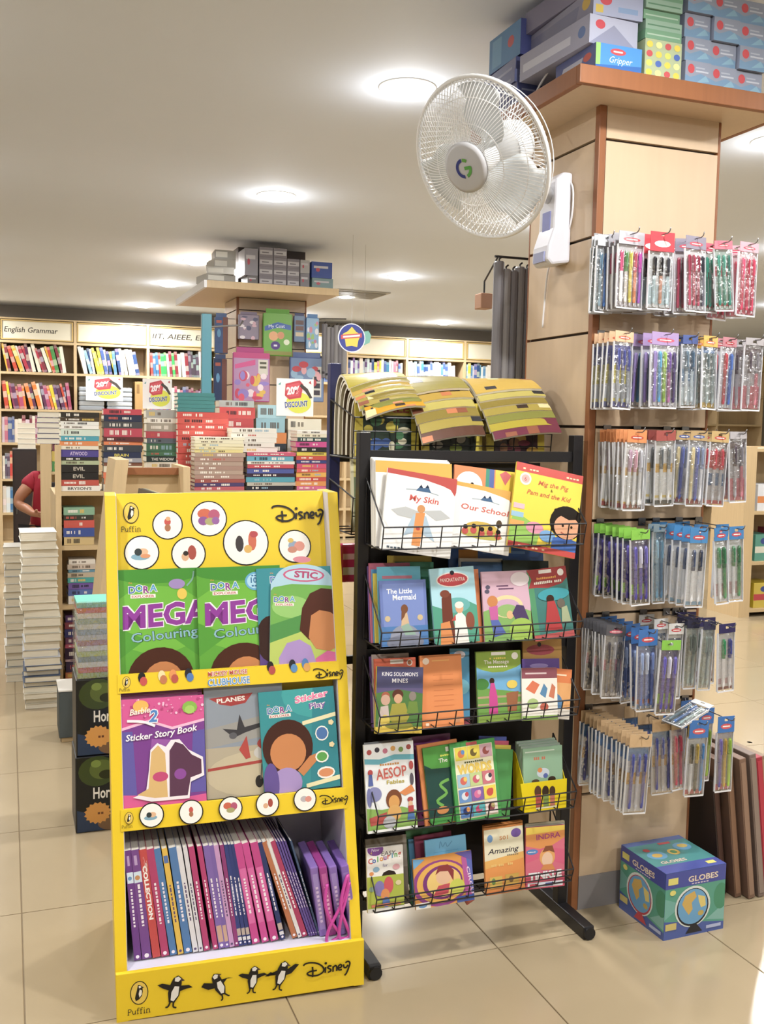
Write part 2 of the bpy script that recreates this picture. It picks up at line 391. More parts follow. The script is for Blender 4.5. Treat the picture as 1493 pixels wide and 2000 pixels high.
# ------------------------------------------------------------------ brand lettering drawn as strokes
def disney(p, x0, y0, w, col='#1c1712'):
    k = w/310
    def q(pts): return [((x0+(a-960)*k), (y0-(b-130)*k)) for a, b in pts]
    W = 11*k
    p.stroke(q([(962,152),(972,141),(1005,137),(1055,150),(1092,182),(1090,212),(1052,229),(1006,224),(986,208),(1008,196),(1050,195)]), W, col)
    p.stroke(q([(1021,168),(1023,200),(1021,236)]), W, col)
    p.stroke(q([(1107,182),(1104,220)]), W, col, False); p.circ(x0+(1108-960)*k, y0-(156-130)*k, 9*k, col, 10)
    p.stroke(q([(1146,181),(1130,177),(1121,188),(1138,200),(1141,212),(1122,220)]), W, col)
    p.stroke(q([(1156,220),(1157,182)]), W, col, False); p.stroke(q([(1157,192),(1172,180),(1181,194),(1180,219)]), W, col)
    p.stroke(q([(1193,201),(1208,198),(1214,187),(1203,178),(1191,192),(1195,213),(1215,214)]), W, col)
    p.stroke(q([(1226,180),(1229,200),(1242,204),(1256,188)]), W, col)
    p.stroke(q([(1238,172),(1254,164),(1268,176),(1261,206),(1246,242),(1232,256)]), W, col)
def puffin_word(p, x0, y0, w, col='#3a3020'):
    k = w/6.0; W = .17*k
    def q(pts): return [(x0+a*k, y0+b*k) for a, b in pts]
    def S(pts, sm=True): p.stroke(q(pts), W, col, sm)
    S([(.2,0),(.2,1.5)], False); S([(.2,1.45),(.75,1.45),(.95,1.12),(.75,.75),(.2,.72)]); S([(0,0),(.42,0)], False)
    S([(1.3,1.0),(1.3,.3),(1.5,.03),(1.8,.08),(1.95,.3)]); S([(1.95,1.0),(1.95,0),(2.1,0)], False)
    for a in (2.55, 3.35):
        S([(a,0),(a,1.2),(a+.2,1.55),(a+.5,1.45)]); S([(a-.22,1),(a+.38,1)], False); S([(a-.2,0),(a+.25,0)], False)
    S([(4.2,0),(4.2,1.0)], False); S([(4.0,0),(4.4,0)], False); p.circ(x0+4.2*k, y0+1.4*k, .13*k, col, 8)
    S([(4.8,0),(4.8,1.0)], False); S([(4.8,.75),(5.1,1.02),(5.45,.9),(5.5,.5),(5.5,0)]); S([(4.62,0),(5.0,0)], False); S([(5.3,0),(5.7,0)], False)
def puffin_mark(p, x, y, r, word=True):
    p.ell(x, y, r*.8, r*1.12, '#2a2217', 22); p.ell(x, y, r*.72, r*1.03, '#e4c12f', 22)
    B = '#1c1814'
    def q(pts): return [(x+a*r, y+b*r) for a, b in pts]
    p.poly(q([(-.1,.75),(.12,.72),(.3,.45),(.32,.1),(.25,-.3),(0,-.6),(-.3,-.75),(-.38,-.45),(-.3,-.1),(-.2,.25)]), B)
    p.poly(q([(.05,.3),(.24,.2),(.22,-.2),(.02,-.45),(-.05,-.1)]), '#efe9d8')
    p.poly(q([(-.05,.62),(.12,.66),(.2,.48),(0,.42)]), '#efe9d8'); p.poly(q([(.2,.6),(.46,.46),(.22,.4)]), B)
    if word: puffin_word(p, x-r*1.05, y-r*1.95, r*2.1)
def puffin_dance(p, x, y, s, tilt=0, wing=(1, 1), legs=0):
    """publisher's emblem bird with spread wings"""
    B, Wt = '#1d1a18', '#e6e3dc'; c_, s_ = math.cos(R(tilt)), math.sin(R(tilt))
    def q(pts): return [(x+(a*c_-b*s_)*s, y+(a*s_+b*c_)*s) for a, b in pts]
    p.poly(q([(-.22,.35),(-.75,.35+.3*wing[0]),(-1.0,.25+.25*wing[0]),(-.7,.15),(-.25,.02)]), B)
    p.poly(q([(.22,.35),(.25,.02),(.6,.2),(.95,.3+.45*wing[1]),(.7,.42+.35*wing[1])]), B)
    p.poly(q([(-.2,.75),(.02,.92),(.25,.8),(.3,.45),(.3,-.2),(.12,-.62),(-.2,-.62),(-.34,-.1),(-.3,.4)]), B)
    p.poly(q([(-.05,.3),(.2,.3),(.24,-.2),(.05,-.55),(-.12,-.5),(-.16,-.05)]), Wt)
    p.poly(q([(-.12,.78),(.06,.86),(.22,.74),(.1,.56),(-.1,.58)]), Wt); p.poly(q([(.2,.82),(.44,.66),(.2,.6)]), '#4a3a30')
    p.stroke(q([(-.12,-.6),(-.18,-.85),(-.32,-.92)]), .09*s, B); p.stroke(q([(.06,-.6),(.1+.1*legs,-.85),(.28,-.9)]), .09*s, B)

# ------------------------------------------------------------------ yellow cardboard display stand
SY = R(-4.4); STL = R(-.8); SO = Vector((.517, 2.259, .0043)); SMAT = Matrix.Translation(SO) @ Matrix.Rotation(SY, 4, 'Z') @ Matrix.Rotation(STL, 4, 'Y')
YEL = mat('yellow_card', '#eccb2c', .42, vary=.04, scale=6); LAV = mat('pale_lavender_card', '#d8d6e6', .6); KRAFT = mat('card_edge', '#c9b089', .7)
SW, STOP, SDT = .298, 1.208, .29           # half width, height, setback of the front edge at the top
st = thing('display_stand', 'yellow cardboard floor display stand with three tiers of children\'s books', 'display stand', M=SMAT)
slope = math.atan2(SDT, STOP)
FRONT = Pl(SO, SY, slope, tilt=STL)
def front_z(px, py):                         # height on the sloping front
    return FRONT.uv(px, py)[1]*math.cos(slope)
z1t, z1b = (front_z(232, 1312)+front_z(683, 1296))/2, (front_z(232, 1350)+front_z(690, 1328))/2
z2t, z2b = (front_z(232, 1582)+front_z(685, 1538))/2, (front_z(232, 1621)+front_z(690, 1580))/2
z3t = (front_z(237, 1891)+front_z(703, 1824))/2
print('stand lips', z1t, z1b, z2t, z2b, z3t)
def fd(z): return SDT*z/STOP
prof = [(0, 0), (.50, 0), (.42, STOP), (SDT, STOP)]
inn = [(.003, .002), (.497, .002), (.417, STOP-.001), (SDT+.003, STOP-.001)]
for s_ in (-1, 1):
    o = G().prism_x(prof, s_*SW, s_*(SW-.026)).build('side_panel', YEL, st)
    G().prism_x(inn, s_*(SW-.026), s_*(SW-.0275)).build('side_lining', LAV, o)
def slab(z0, z1, d0, d1, name, m, x=SW-.028, lean=SDT/STOP):   # leaning slab between two heights
    return G().prism_x([(d0+lean*z0, z0), (d1+lean*z0, z0), (d1+lean*z1, z1), (d0+lean*z1, z1)], -x, x).build(name, m, st)
slab(.70, STOP, .055, .065, 'header_panel', YEL)
slab(z2b+.02, .73, .075, .083, 'tier_back', LAV)
slab(.03, z2t, .30, .306, 'compartment_back', LAV)
slab(z1b, z1t, -.002, .006, 'tier_lip', YEL, SW-.02); slab(z2b, z2t, -.002, .006, 'tier_lip', YEL, SW-.02)
for zb, dd in ((z1b, .08), (z2b, .40)):
    G().box(-SW+.028, fd(zb)+.004, zb+.002, SW-.028, fd(zb)+dd, zb+.008).build('tier_floor', LAV, st)
G().box(-SW, 0, 0, SW, .012, z3t).build('base_front', YEL, st, bevel=.002)
FLZ = z3t-.012
G().box(-SW+.028, .012, FLZ-.006, SW-.028, .46, FLZ).build('compartment_floor', LAV, st)
# header print
HD = Pl(SMAT @ Vector((0, .055, 0)), SY, slope, tilt=STL)
def onplane(pl, px): return lambda x, y: pl.uv(x, y)
HP = Print(1, 1)
def hc(px, py): return HD.uv(px, py)
mpp = .00134                                 # metres for one picture point on the header
for (cx, cy, r_, bl) in ((327.5, 1025, 29, [(0,.25,.3,.35,'#c23b2a'),(0,-.25,.28,.35,'#a8683f'),(.05,.5,.22,.2,'#d9a06c')]),
                         (408.5, 1013, 35, [(-.3,.35,.55,.4,'#c8552e'),(.35,.25,.45,.45,'#b14a6d'),(-.4,-.15,.4,.35,'#8d4d92'),(.1,-.2,.45,.3,'#a8a46b'),(.45,-.15,.3,.3,'#93599d')]),
                         (277, 1079.5, 33, [(-.1,-.3,.75,.28,'#7aa7bd'),(.1,.05,.4,.3,'#e0b287'),(-.25,.05,.3,.3,'#2f3a3c'),(.25,-.25,.4,.18,'#d88c58')]),
                         (368.5, 1082, 33, [(.25,.1,.35,.6,'#a53a27'),(-.25,-.2,.3,.35,'#d9a87e'),(-.2,.05,.22,.2,'#2b221c')]),
                         (480.5, 1060, 45, [(-.35,-.05,.25,.5,'#3b3436'),(.35,.1,.25,.6,'#c95a35'),(.1,-.35,.25,.25,'#d9a94c'),(.45,.45,.25,.2,'#b3323a')]),
                         (576, 1067, 33, [(-.1,.05,.45,.4,'#8fa3bb'),(.35,0,.45,.42,'#d98a78'),(-.2,-.25,.4,.28,'#c7836a'),(-.3,.45,.25,.2,'#d8b44a')])):
    u, v = hc(cx, cy); HP.ring(u, v, r_*mpp, .0032, '#221c12', '#f4f1ea')
    for (a, b, rx, ry, c) in bl: HP.ell(u+a*r_*mpp*.8, v+b*r_*mpp*.8, rx*r_*mpp*.72, ry*r_*mpp*.72, c, 12)
u, v = hc(256, 1002); puffin_mark(HP, u, v, .0245)
u, v = hc(530, 986); disney(HP, u, v, .139)
HP.build('header_print', st, loc=Vector((0, .055, 0)), rot=(-slope, 0, 0))
# lips
LP = Print(1, 1)
def lc(px, py): return FRONT.uv(px, py)
u, v = lc(247, 1332); puffin_mark(LP, u, v, .0125, False); puffin_word(LP, *lc(233, 1350), .026)
for cx, cols in ((277, ('#1d1a1c', '#c43a34')), (316, ('#e7d9a0', '#c2703a')), (338, ('#e08a38', '#b8442f')), (368, ('#23202a', '#3f74b8')), (528, ('#1d1a1c', '#b33a33')), (571, ('#26262f', '#4a86bd')), (596, ('#3f78b5', '#d79a3c'))):
    u, v = lc(cx, 1331-(cx-232)*.086); LP.ell(u, v+.005, .009, .014, cols[0], 10); LP.ell(u+.004, v-.004, .009, .011, cols[1], 10)
u, v = lc(445, 1316); LP.outline_text('MICKEY MOUSE', u, v-.002, .011, '#c2352b', '#f4efe4', .05, wd=.098, bold=.02, rot=1)
u, v = lc(447, 1331); LP.outline_text('CLUBHOUSE', u, v-.007, .017, '#3f8ccb', '#f4efe4', .05, wd=.105, bold=.02, rot=1)
disney(LP, *lc(611, 1305), .079)
u, v = lc(252, 1597); puffin_mark(LP, u, v, .0125, False); puffin_word(LP, *lc(238, 1617), .026)
for i, (cx, cy) in enumerate(((296, 1591), (373, 1585), (450, 1578), (522, 1569), (595, 1560))):
    u, v = lc(cx, cy); LP.ring(u, v, .0295, .0028, '#221c12', '#f4f1ea')
    for (a, b, rx, ry, c) in ([(-.1,-.3,.75,.28,'#7aa7bd'),(.1,.05,.4,.3,'#e0b287'),(-.25,.05,.3,.3,'#2f3a3c')], [(0,.25,.25,.35,'#c23b2a'),(0,-.25,.25,.3,'#a8683f')],
                              [(-.3,.35,.5,.4,'#c8552e'),(.35,.25,.4,.45,'#b14a6d'),(0,-.2,.5,.3,'#a8a46b')], [(.3,.1,.3,.5,'#a53a27'),(-.2,-.2,.3,.3,'#d9a87e')], [(-.1,.05,.45,.35,'#b9b3b8'),(.35,0,.4,.35,'#d98a78')])[i]:
        LP.ell(u+a*.024, v+b*.02, rx*.021, ry*.021, c, 12)
disney(LP, *lc(623, 1552), .073)
LP.build('lip_print', st, loc=(0, -.0021, 0), rot=(-slope, 0, 0))
BF = Pl(SO, SY, 0, tilt=STL); BP = Print(1, 1)
u, v = BF.uv(272, 1939); puffin_mark(BP, u, v, .026)
for (cx, cy, s_, tl, wg, lg_) in ((341, 1936, .043, -12, (.2, 0), 0), (429, 1925, .038, 24, (1.2, -.6), 1), (494, 1912, .037, -6, (.3, .0), 0), (549, 1904, .040, -14, (-1.6, 1.1), 0)):
    u, v = BF.uv(cx, cy); puffin_dance(BP, u, v, s_, tl, wg, lg_)
u, v = BF.uv(592, 1879); disney(BP, u, v, .118)
BP.build('base_print', st, loc=(0, -.0004, 0))

# ------------------------------------------------------------------ books in its pockets
TIER1 = Pl(SMAT @ Vector((0, .018, 0)), SY, slope, tilt=STL); TIER2 = TIER1
def logo_dora(x, y, k=1):
    A = []
    for i, (ch, c) in enumerate(zip('DORA', ('#3f6fb4', '#2d8fc0', '#8b3f92', '#4b9ccc'))):
        A.append(('o', ch, x+i*.085*k, y+(.012 if i % 2 else 0)*k, .062*k, c, '#f6efe6', .05, {'bold': .03}))
    A += [('t', 'the', x-.02*k, y+.085*k, .018*k, '#e8a33c', {}), ('r', x-.02*k, y-.045*k, x+.28*k, y-.012*k, '#f6efe6'), ('t', 'EXPLORER', x+.13*k, y-.04*k, .022*k, '#b8474b', {'wd': .27*k, 'bold': .02})]
    return A
def mega_art(extra):
    return [('r',0,0,1,1,'#58a52a'),('e',.5,.97,.55,.10,'#3f8f2a'),('e',.5,.55,.6,.3,'#6cb82e'),('p',[(0,.2),(.35,.38),(.0,.5)],'#4d9c2a'),('p',[(1,.2),(.62,.42),(1,.6)],'#4d9c2a')] + logo_dora(.2,.79) + [
        ('o','MEGA',.60,.50,.195,'#8f2f9b','#f3ecf3',.03,{'wd':1.04,'bold':.035,'shear':.06,'rot':3}),
        ('o','Colouring',.58,.375,.085,'#86b8c8','#2d3b2c',.022,{'wd':.80,'bold':.01,'rot':4}),
        # a plain brown hill with a sandy mound stands where the drawing was
        ('e',.52,.02,.40,.285,'#4a2417',{'n':26}),('e',.55,-.02,.25,.20,'#c67b3c',{'n':22})] + extra
book_px(TIER1, (229,1338), (394,1324), (229,1113), .012, '#57a02c', mega_art([('e',.74,.86,.10,.045,'#9d86bf'),('e',.80,.77,.06,.05,'#e3c33f'),('s',[(.86,.84),(.93,.9),(.95,.97)],.02,'#7fae9b')]),
        'left green MEGA colouring book in the top tier of the yellow stand', dy=.012, group='top tier books of the yellow stand')
book_px(TIER1, (391,1327), (556,1312), (389,1109), .012, '#57a02c', mega_art([('e',.70,.86,.13,.085,'#5aa7d2'),('e',.70,.86,.105,.068,'#a9d6ea'),('t','100',.70,.845,.05,'#2b6f9f',{'bold':.03}),('b',.70,.905,.014,.1,'#2b6f9f'),('b',.70,.81,.014,.1,'#2b6f9f')]),
        'second green MEGA colouring book, its right side hidden, in the top tier', dy=.001, group='top tier books of the yellow stand')
TEALB = [('r',0,0,1,1,'#2f8f9b'),('r',0,0,1,.45,'#5a3f86'),('e',.16,.33,.2,.22,'#3a2320')] + logo_dora(.22,.86) + [('o','Sticker',.72,.83,.06,'#e77aa6','#f6efe6',.05,{'wd':.5,'bold':.02,'rot':6})]
book_px(TIER1, (509,1318), (657,1302), (508,1111), .0042, '#2f7f92', TEALB, 'teal sticker book mostly hidden behind the book with the carrying handle', dy=-.0042, group='top tier books of the yellow stand')
# the carry book: rounded handle with a slot
a_, b_, c_ = TIER1.uv(525, 1322), TIER1.uv(661, 1306), TIER1.uv(524, 1140)
W_, H_ = b_[0]-a_[0], c_[1]-a_[1]
cb = thing('carry_book', 'sticker carry book with a pale blue die-cut handle, right of the top tier', 'book', M=TIER1.M @ Matrix.Translation((a_[0], -.0105, a_[1])) @ Matrix.Rotation(R(3.5), 4, 'Y'), group='top tier books of the yellow stand')
def arch(w, h, hh):
    P = [(0, 0), (w, 0), (w, h)]
    for i in range(1, 16):
        a = math.pi*i/16; P.append((w*.47+w*.42*math.cos(a), h+hh*math.sin(a)**.8))
    return P+[(0, h)]
HH = .052
G().prism_y(arch(W_, H_, HH), 0, .0055).build('cover', mat('carry_blue', '#a9d0e2', .3), cb)
pr = Print(W_, H_, clip=False)
pr._add([(x, z) for x, z in arch(W_, H_, HH)], [tuple(range(18+1))], '#a9d0e2')
pr.art([('e',.47,1.10,.30,.075,'#c74d7c',{'n':18}),('e',.47,1.10,.27,.058,'#b9d8e6',{'n':18}),('t','STIC',.5,1.07,.07,'#b1386c',{'bold':.04,'wd':.34,'rot':-3}),('e',.44,1.27,.13,.035,'#d47f8f'),
        ('p',[(0,0),(1,0),(1,.96),(.93,.99),(.3,1.0),(.04,.96),(0,.92)],'#6db04a'),('e',.3,.75,.28,.12,'#93c96a'),('p',[(0,.55),(.5,.68),(1,.5),(1,.3),(0,.3)],'#4c9447'),('p',[(0,.36),(.5,.5),(1,.34),(1,0),(0,0)],'#b8cc5c')] + logo_dora(.08,.80,.9) +
       # generic stand-ins for the figures: a brown and a sandy disc, lilac and pink mounds
       [('p',[(.42,.50),(.45,.74),(.56,.90),(.72,.96),(.9,.95),(1,.88),(1,.42),(.8,.36),(.55,.40)],'#52281c'),('p',[(.55,.42),(.58,.66),(.7,.72),(.86,.70),(1,.62),(1,.34),(.86,.28),(.66,.30)],'#c98043'),('p',[(.6,0),(.66,.2),(.82,.28),(1,.26),(1,0)],'#d65ca0'),('p',[(.15,0),(.13,.2),(.24,.36),(.42,.40),(.58,.33),(.66,.16),(.64,0)],'#a98bc9'),('p',[(.24,0),(.3,.12),(.5,.13),(.56,0)],'#c9b6df')])
pr.build('cover_print', cb, loc=(0, -.00003, 0), m=GLOSS)
# middle tier
BARB = [('r',0,0,1,1,'#7a3390'),('p',[(0,.73),(.35,.80),(.62,.72),(1,.78),(1,1),(0,1)],'#d5438f'),('p',[(0,.73),(.35,.80),(.62,.72),(1,.78),(1,.755),(.62,.695),(.35,.775),(0,.705)],'#f0b7d4'),
        ('p',[(.28,0),(.66,0),(.62,.6),(.38,.62)],'#9a4da8'),('p',[(.0,.1),(.2,.1),(.16,.7),(0,.7)],'#5b4fa5'),('p',[(.82,.1),(1,.1),(1,.68),(.86,.66)],'#5b4fa5'),('p',[(0,0),(1,0),(1,.08),(.7,.06),(.4,.10),(0,.13)],'#d5438f')]
r2 = random.Random(3)
for i in range(46): x, y = r2.random(), .82+.17*r2.random(); BARB.append(('c',x,y,.006+.012*r2.random(),('#f2c3dd','#e983b8','#b92f79')[i % 3],{'n':6}))
BARB += [('e',.83,.89,.09,.06,'#86b83f',{'n':10}),('e',.83,.87,.06,.04,'#a3cc57',{'n':10}),('e',.26,.93,.09,.055,'#f2b43e'),('t','Barbie',.25,.86,.055,'#f6ecd9',{'shear':.3,'wd':.24,'rot':6,'bold':.02}),('o','2',.40,.78,.11,'#3c7fc6','#f4eef4',.05,{'bold':.03,'shear':.2}),
         ('s',[(.1,.80),(.28,.785),(.42,.74)],.03,'#f4eef4'),
         ('t','Sticker Story Book',.50,.635,.06,'#f7f2f7',{'wd':.84,'rot':5,'shear':.25,'bold':.02,'arc':-.01}),
         # the two figures become a pale and a dark violet plain shape
         ('p',[(.15,.10),(.30,.14),(.34,.34),(.36,.52),(.44,.58),(.54,.54),(.60,.60),(.70,.60),(.80,.5),(.97,.42),(.98,.25),(.82,.2),(.8,.05),(.36,.05)],'#f1e7ee'),
         ('p',[(.20,.12),(.33,.17),(.37,.5),(.45,.56),(.53,.48),(.55,.08),(.40,.08)],'#d8b06a'),('p',[(.57,.08),(.58,.5),(.65,.58),(.74,.55),(.84,.45),(.95,.40),(.95,.27),(.82,.24),(.78,.08)],'#5c3550'),('e',.47,.27,.09,.045,'#c2306f'),('e',.70,.28,.07,.05,'#8c3f9c')]
for i, c in enumerate(('#8c2f70', '#7d2b68', '#93346f')):
    book_px(TIER2, (233,1576), (400,1560), (231,1362-i*6), .004, c, [('r',0,0,1,1,c),('r',.05,.97,.95,.985,'#b56a9c')], '%s dark pink sticker book tucked behind the big pink one in the middle tier' % ORD[i], dy=.003+i*.0045, group='hidden pink books of the middle tier')
book_px(TIER2, (234,1581), (403,1563), (233,1367), .009, '#c24a93', BARB, 'pink glittery sticker story book at the left of the middle tier', dy=-.0095, group='middle tier books of the yellow stand')
PLAN = [('r',0,0,1,1,'#b3a78f'),('r',0,.45,1,1,'#8e97a3'),('p',[(0,.45),(1,.55),(1,.75),(0,.62)],'#9d9b96'),('e',.6,.2,.6,.2,'#c3b698'),('p',[(.06,.90),(.62,.93),(.52,.84),(.34,.82),(.2,.84)],'#a32b2b'),('t','PLANES',.34,.86,.04,'#e8e2da',{'wd':.36,'bold':.03,'rot':3}),
        ('t','Colouring',.78,.80,.05,'#23211f',{'bold':.03,'align':'l','wd':.6}),
        ('p',[(.22,.62),(.40,.60),(.44,.74),(.50,.62),(.78,.66),(.80,.63),(.5,.57),(.36,.53)],'#3e3d42'),('e',.35,.55,.05,.03,'#5d5d63'),
        ('p',[(.02,.27),(.02,.245),(.95,.30),(.98,.33)],'#a8332c'),('e',.82,.38,.22,.075,'#c7c3bd'),('e',.85,.46,.2,.07,'#b2352d'),('p',[(.42,.42),(.52,.54),(.56,.34),(.5,.33)],'#b2352d'),('e',.66,.12,.05,.055,'#2a2727'),('s',[(.7,.28),(.68,.14)],.015,'#6d6762')]
book_px(TIER2, (405,1562), (560,1546), (399,1344), .010, '#8f949b', PLAN, 'grey and sand aeroplane colouring book in the middle of the middle tier', dy=.001, group='middle tier books of the yellow stand')
STK = [('r',0,0,1,1,'#2a9299'),('e',.8,.95,.5,.25,'#35a3a5'),('p',[(.6,0),(1,0),(1,1),(.72,1)],'#1f8592')] + logo_dora(.14,.78,.95) + [('o','Sticker',.70,.885,.065,'#e874a4','#f8f2ee',.05,{'wd':.46,'bold':.03,'rot':8,'shear':.1}),('o','Play',.77,.80,.055,'#7e5aa8','#f8f2ee',.05,{'wd':.22,'bold':.02,'rot':6}),
       ('p',[(.55,.635),(1,.70),(1,.74),(.55,.675)],'#e9e2b4'),('p',[(.55,.02),(1,.07),(1,.115),(.55,.06)],'#e9e2b4')] + [
       ('e',.34,.44,.33,.27,'#45221a',{'n':26}),('e',.34,.385,.235,.185,'#c97d3e',{'n':24}),('p',[(.45,.2),(.62,.33),(.72,.35),(.70,.27),(.52,.14)],'#c97d3e'),('e',.30,.09,.20,.15,'#a58cc8',{'n':20}),('e',.1,.1,.1,.2,'#5f4a96'),
       ('e',.80,.54,.09,.075,'#f3f1ea',{'n':12}),('e',.80,.54,.075,.062,'#3f6fae',{'n':12}),('e',.78,.31,.09,.06,'#f3f1ea',{'n':12}),('e',.78,.31,.07,.045,'#55a349',{'n':12}),('e',.82,.15,.12,.06,'#f3f1ea',{'n':12}),('e',.82,.15,.10,.042,'#d8874f',{'n':12}),('e',.92,.42,.04,.03,'#ecd9a6',{'n':5}),('e',.93,.64,.04,.03,'#ecd9a6',{'n':5})]
book_px(TIER2, (516,1552), (664,1535), (502,1353), .008, '#2a8c95', STK, 'teal sticker play book leaning at the right of the middle tier', dy=-.0095, group='middle tier books of the yellow stand')
# bottom compartment: slim books standing on edge, spines to the front
CP = Pl(SMAT @ Vector((0, fd(.35)+.012, 0)), SY, 0, tilt=STL)
SP = Pl(SMAT @ Vector((0, .055, 0)), SY, R(6), tilt=STL)
spines = [(140,174,190,230,'#6b3585','purple'),(177,211,232,283,'#74408c','purple'),(215,250,285,328,'#c0322f','red COLLECTION'),(260,285,330,372,'#b02a63','magenta'),(290,325,375,412,'#4476ad','blue'),(328,360,415,445,'#dfb532','yellow'),
          (372,400,447,490,'#4576ae','blue'),(405,432,492,520,'#dcdade','white'),(437,462,522,545,'#d7d5da','white'),(468,495,548,580,'#b3286b','magenta'),(512,535,595,622,'#b3286b','magenta'),(542,574,624,658,'#7b5dab','violet'),
          (576,594,656,680,'#7659a6','violet'),(596,622,680,706,'#c594c4','lilac'),(626,648,706,728,'#8d2f72','plum'),(652,668,726,748,'#2c3a7c','navy'),(670,684,750,770,'#2b3877','navy'),(686,702,772,792,'#2a3672','navy'),
          (706,736,795,836,'#c32e86','pink'),(742,776,845,882,'#c7338b','pink'),(790,816,890,932,'#bd2c80','pink'),(826,842,940,966,'#283468','navy'),(846,868,1000,1028,'#b5693c','orange'),(868,886,1030,1050,'#dedbd8','white'),
          (888,908,1051,1080,'#a92558','crimson'),(914,926,1084,1094,'#5b4390','violet'),(928,940,1096,1106,'#604894','violet'),(942,954,1108,1118,'#5a428f','violet'),(956,968,1120,1130,'#554088','violet'),(984,1000,1131,1141,'#3d5170','slate blue')]
cnt = {}
for i, (t0, t1, b0, b1, col, nm) in enumerate(spines):
    f = lambda x: 190+x/2.619
    k = i/len(spines); yb = 1884-47*(b0-185)/900; yt = 1663-20*(t0-125)/860
    a, b, c = SP.uv(f(b0), yb), SP.uv(f(b1), yb), SP.uv((f(t0)+f(t1))/2-(f(b1)-f(b0))/2, yt)
    z0 = (FLZ+.004)/math.cos(R(6)); w_ = max(.0045, (b[0]-a[0])*.93); h_ = math.hypot(c[0]-a[0], c[1]-z0); lean = math.atan2(c[0]-a[0], c[1]-z0)
    cnt[nm] = cnt.get(nm, 0)+1
    r = thing('slim_book', '%s slim book, %s from the left in the bottom compartment of the yellow stand' % (nm, ORD[i]), 'book',
              M=SP.M @ Matrix.Translation((a[0], 0, z0)) @ Matrix.Rotation(lean, 4, 'Y'), group='books standing in the bottom compartment')
    # spine faces the front: cover wraps left, spine and right; fore edge to the back
    D_ = .215; g = G().box(0, 0, 0, w_, .0012, h_).box(0, .0012, 0, .0009, D_, h_).box(w_-.0009, .0012, 0, w_, D_, h_)
    c_ = g.build('cover', BOOKC, r); c_.color = lin(col)
    G().box(.00095, .00125, .0015, w_-.00095, D_-.002, h_-.0015).build('pages', PAGEV, r)
    p = Print(w_, h_)
    lc_ = '#efe6ee' if nm not in ('white', 'yellow', 'lilac') else '#5b4a72'
    if 'COLLECTION' in nm: p.text('COLLECTION', .24, .60, .10*w_/h_*5.2, '#f3efe9', wd=.5*h_/w_, rot=-90, bold=.05); disney(p, .42, .94, .42, '#efe3dc')
    else:
        if nm == 'purple': p.rect(.08, .70, .92, .80, '#cfe0ee'); p.circ(.45, .745, .28, ('#5f8fc0', '#c58a52')[i % 2], 10); p.rect(.3, .86, .62, .95, '#b99ac9')
        if nm == 'yellow': p.rect(.1, .86, .9, .93, '#4d6fae')
        if nm == 'navy': p.rect(.05, .10, .95, .17, '#b7a59a'); p.rect(.05, .05, .95, .085, '#d9d7da'); p.rect(.25, .45, .75, .60, '#8d93bd')
        if nm == 'violet' and i < 14: p.rect(.1, .06, .9, .22, '#c7a08a')
        if nm == 'pink': p.rect(.1, .2, .9, .75, '#d75aa2')
        y = .30
        while y < .66: l_ = .012+.03*rnd.random(); p.rect(.36, y, .62, y+l_, lc_); y += l_+.012
        p.circ(.5, .03, .26, lc_, 8)
    p.build('spine_print', r, loc=(0, -.00003, 0), m=GLOSS)
# purple gift packs with a knotted cord
for i, (x, c) in enumerate(((1092, '#8d72b9'), (1135, '#a2468e'), (1182, '#8a6fb8'), (1240, '#8669b6'))):
    f = lambda q: 190+q/2.619
    a = CP.uv(f(x+40), 1830-i*4); z0 = FLZ
    r = thing('purple_pack', 'glossy %s gift book pack, %s of four at the right of the bottom compartment' % (('lilac', 'magenta', 'lilac', 'violet')[i], ORD[i]), 'book pack',
              M=SMAT @ Matrix.Translation((a[0]-.004, .060-.004*i, z0+.001)) @ Matrix.Rotation(R(-8), 4, 'Y'), group='purple packs in the bottom compartment')
    G().box(0, 0, 0, .0205, .16, .185).build('pack', mat('purple_gloss%d' % i, c, .2), r, bevel=.003)
    p = Print(.0205, .185); p.rect(.2, .1, .8, .9, ('#9d86c9', '#c25aa4', '#9a80c6', '#9377c0')[i])
    for k in range(9): p.rect(.35, .2+.06*k, .65, .235+.06*k, ('#d9c4e8', '#f0b7d8')[i % 2])
    p.build('spine_print', r, loc=(0, -.00003, 0), m=GLOSS)
a = CP.uv(655, 1745)
cord = [(-.03,.045),(-.036,.0),(-.022,-.05),(.0,-.085),(-.002,-.10),(-.03,-.105),(-.026,-.07),(.002,-.02),(.02,.02),(.024,.06),(.012,.03),(.004,-.02),(.02,-.07),(.028,-.098),(.012,-.104),(.0,-.09),(.006,-.04),(.018,.0),(.028,.04)]
pts = smooth_path([(x+a[0]-.004, .040-.004*math.sin(i*1.3), z+a[1]+.01) for i, (x, z) in enumerate(cord)], 5)
o = G().tube([tuple(r.matrix_world.inverted() @ SMAT @ Vector(p)) for p in pts], .0042, 8).build('pink_cord', mat('pink_cord', '#cf4fa8', .4), r, smooth=True)
o['label'] = 'bright pink looped cord'
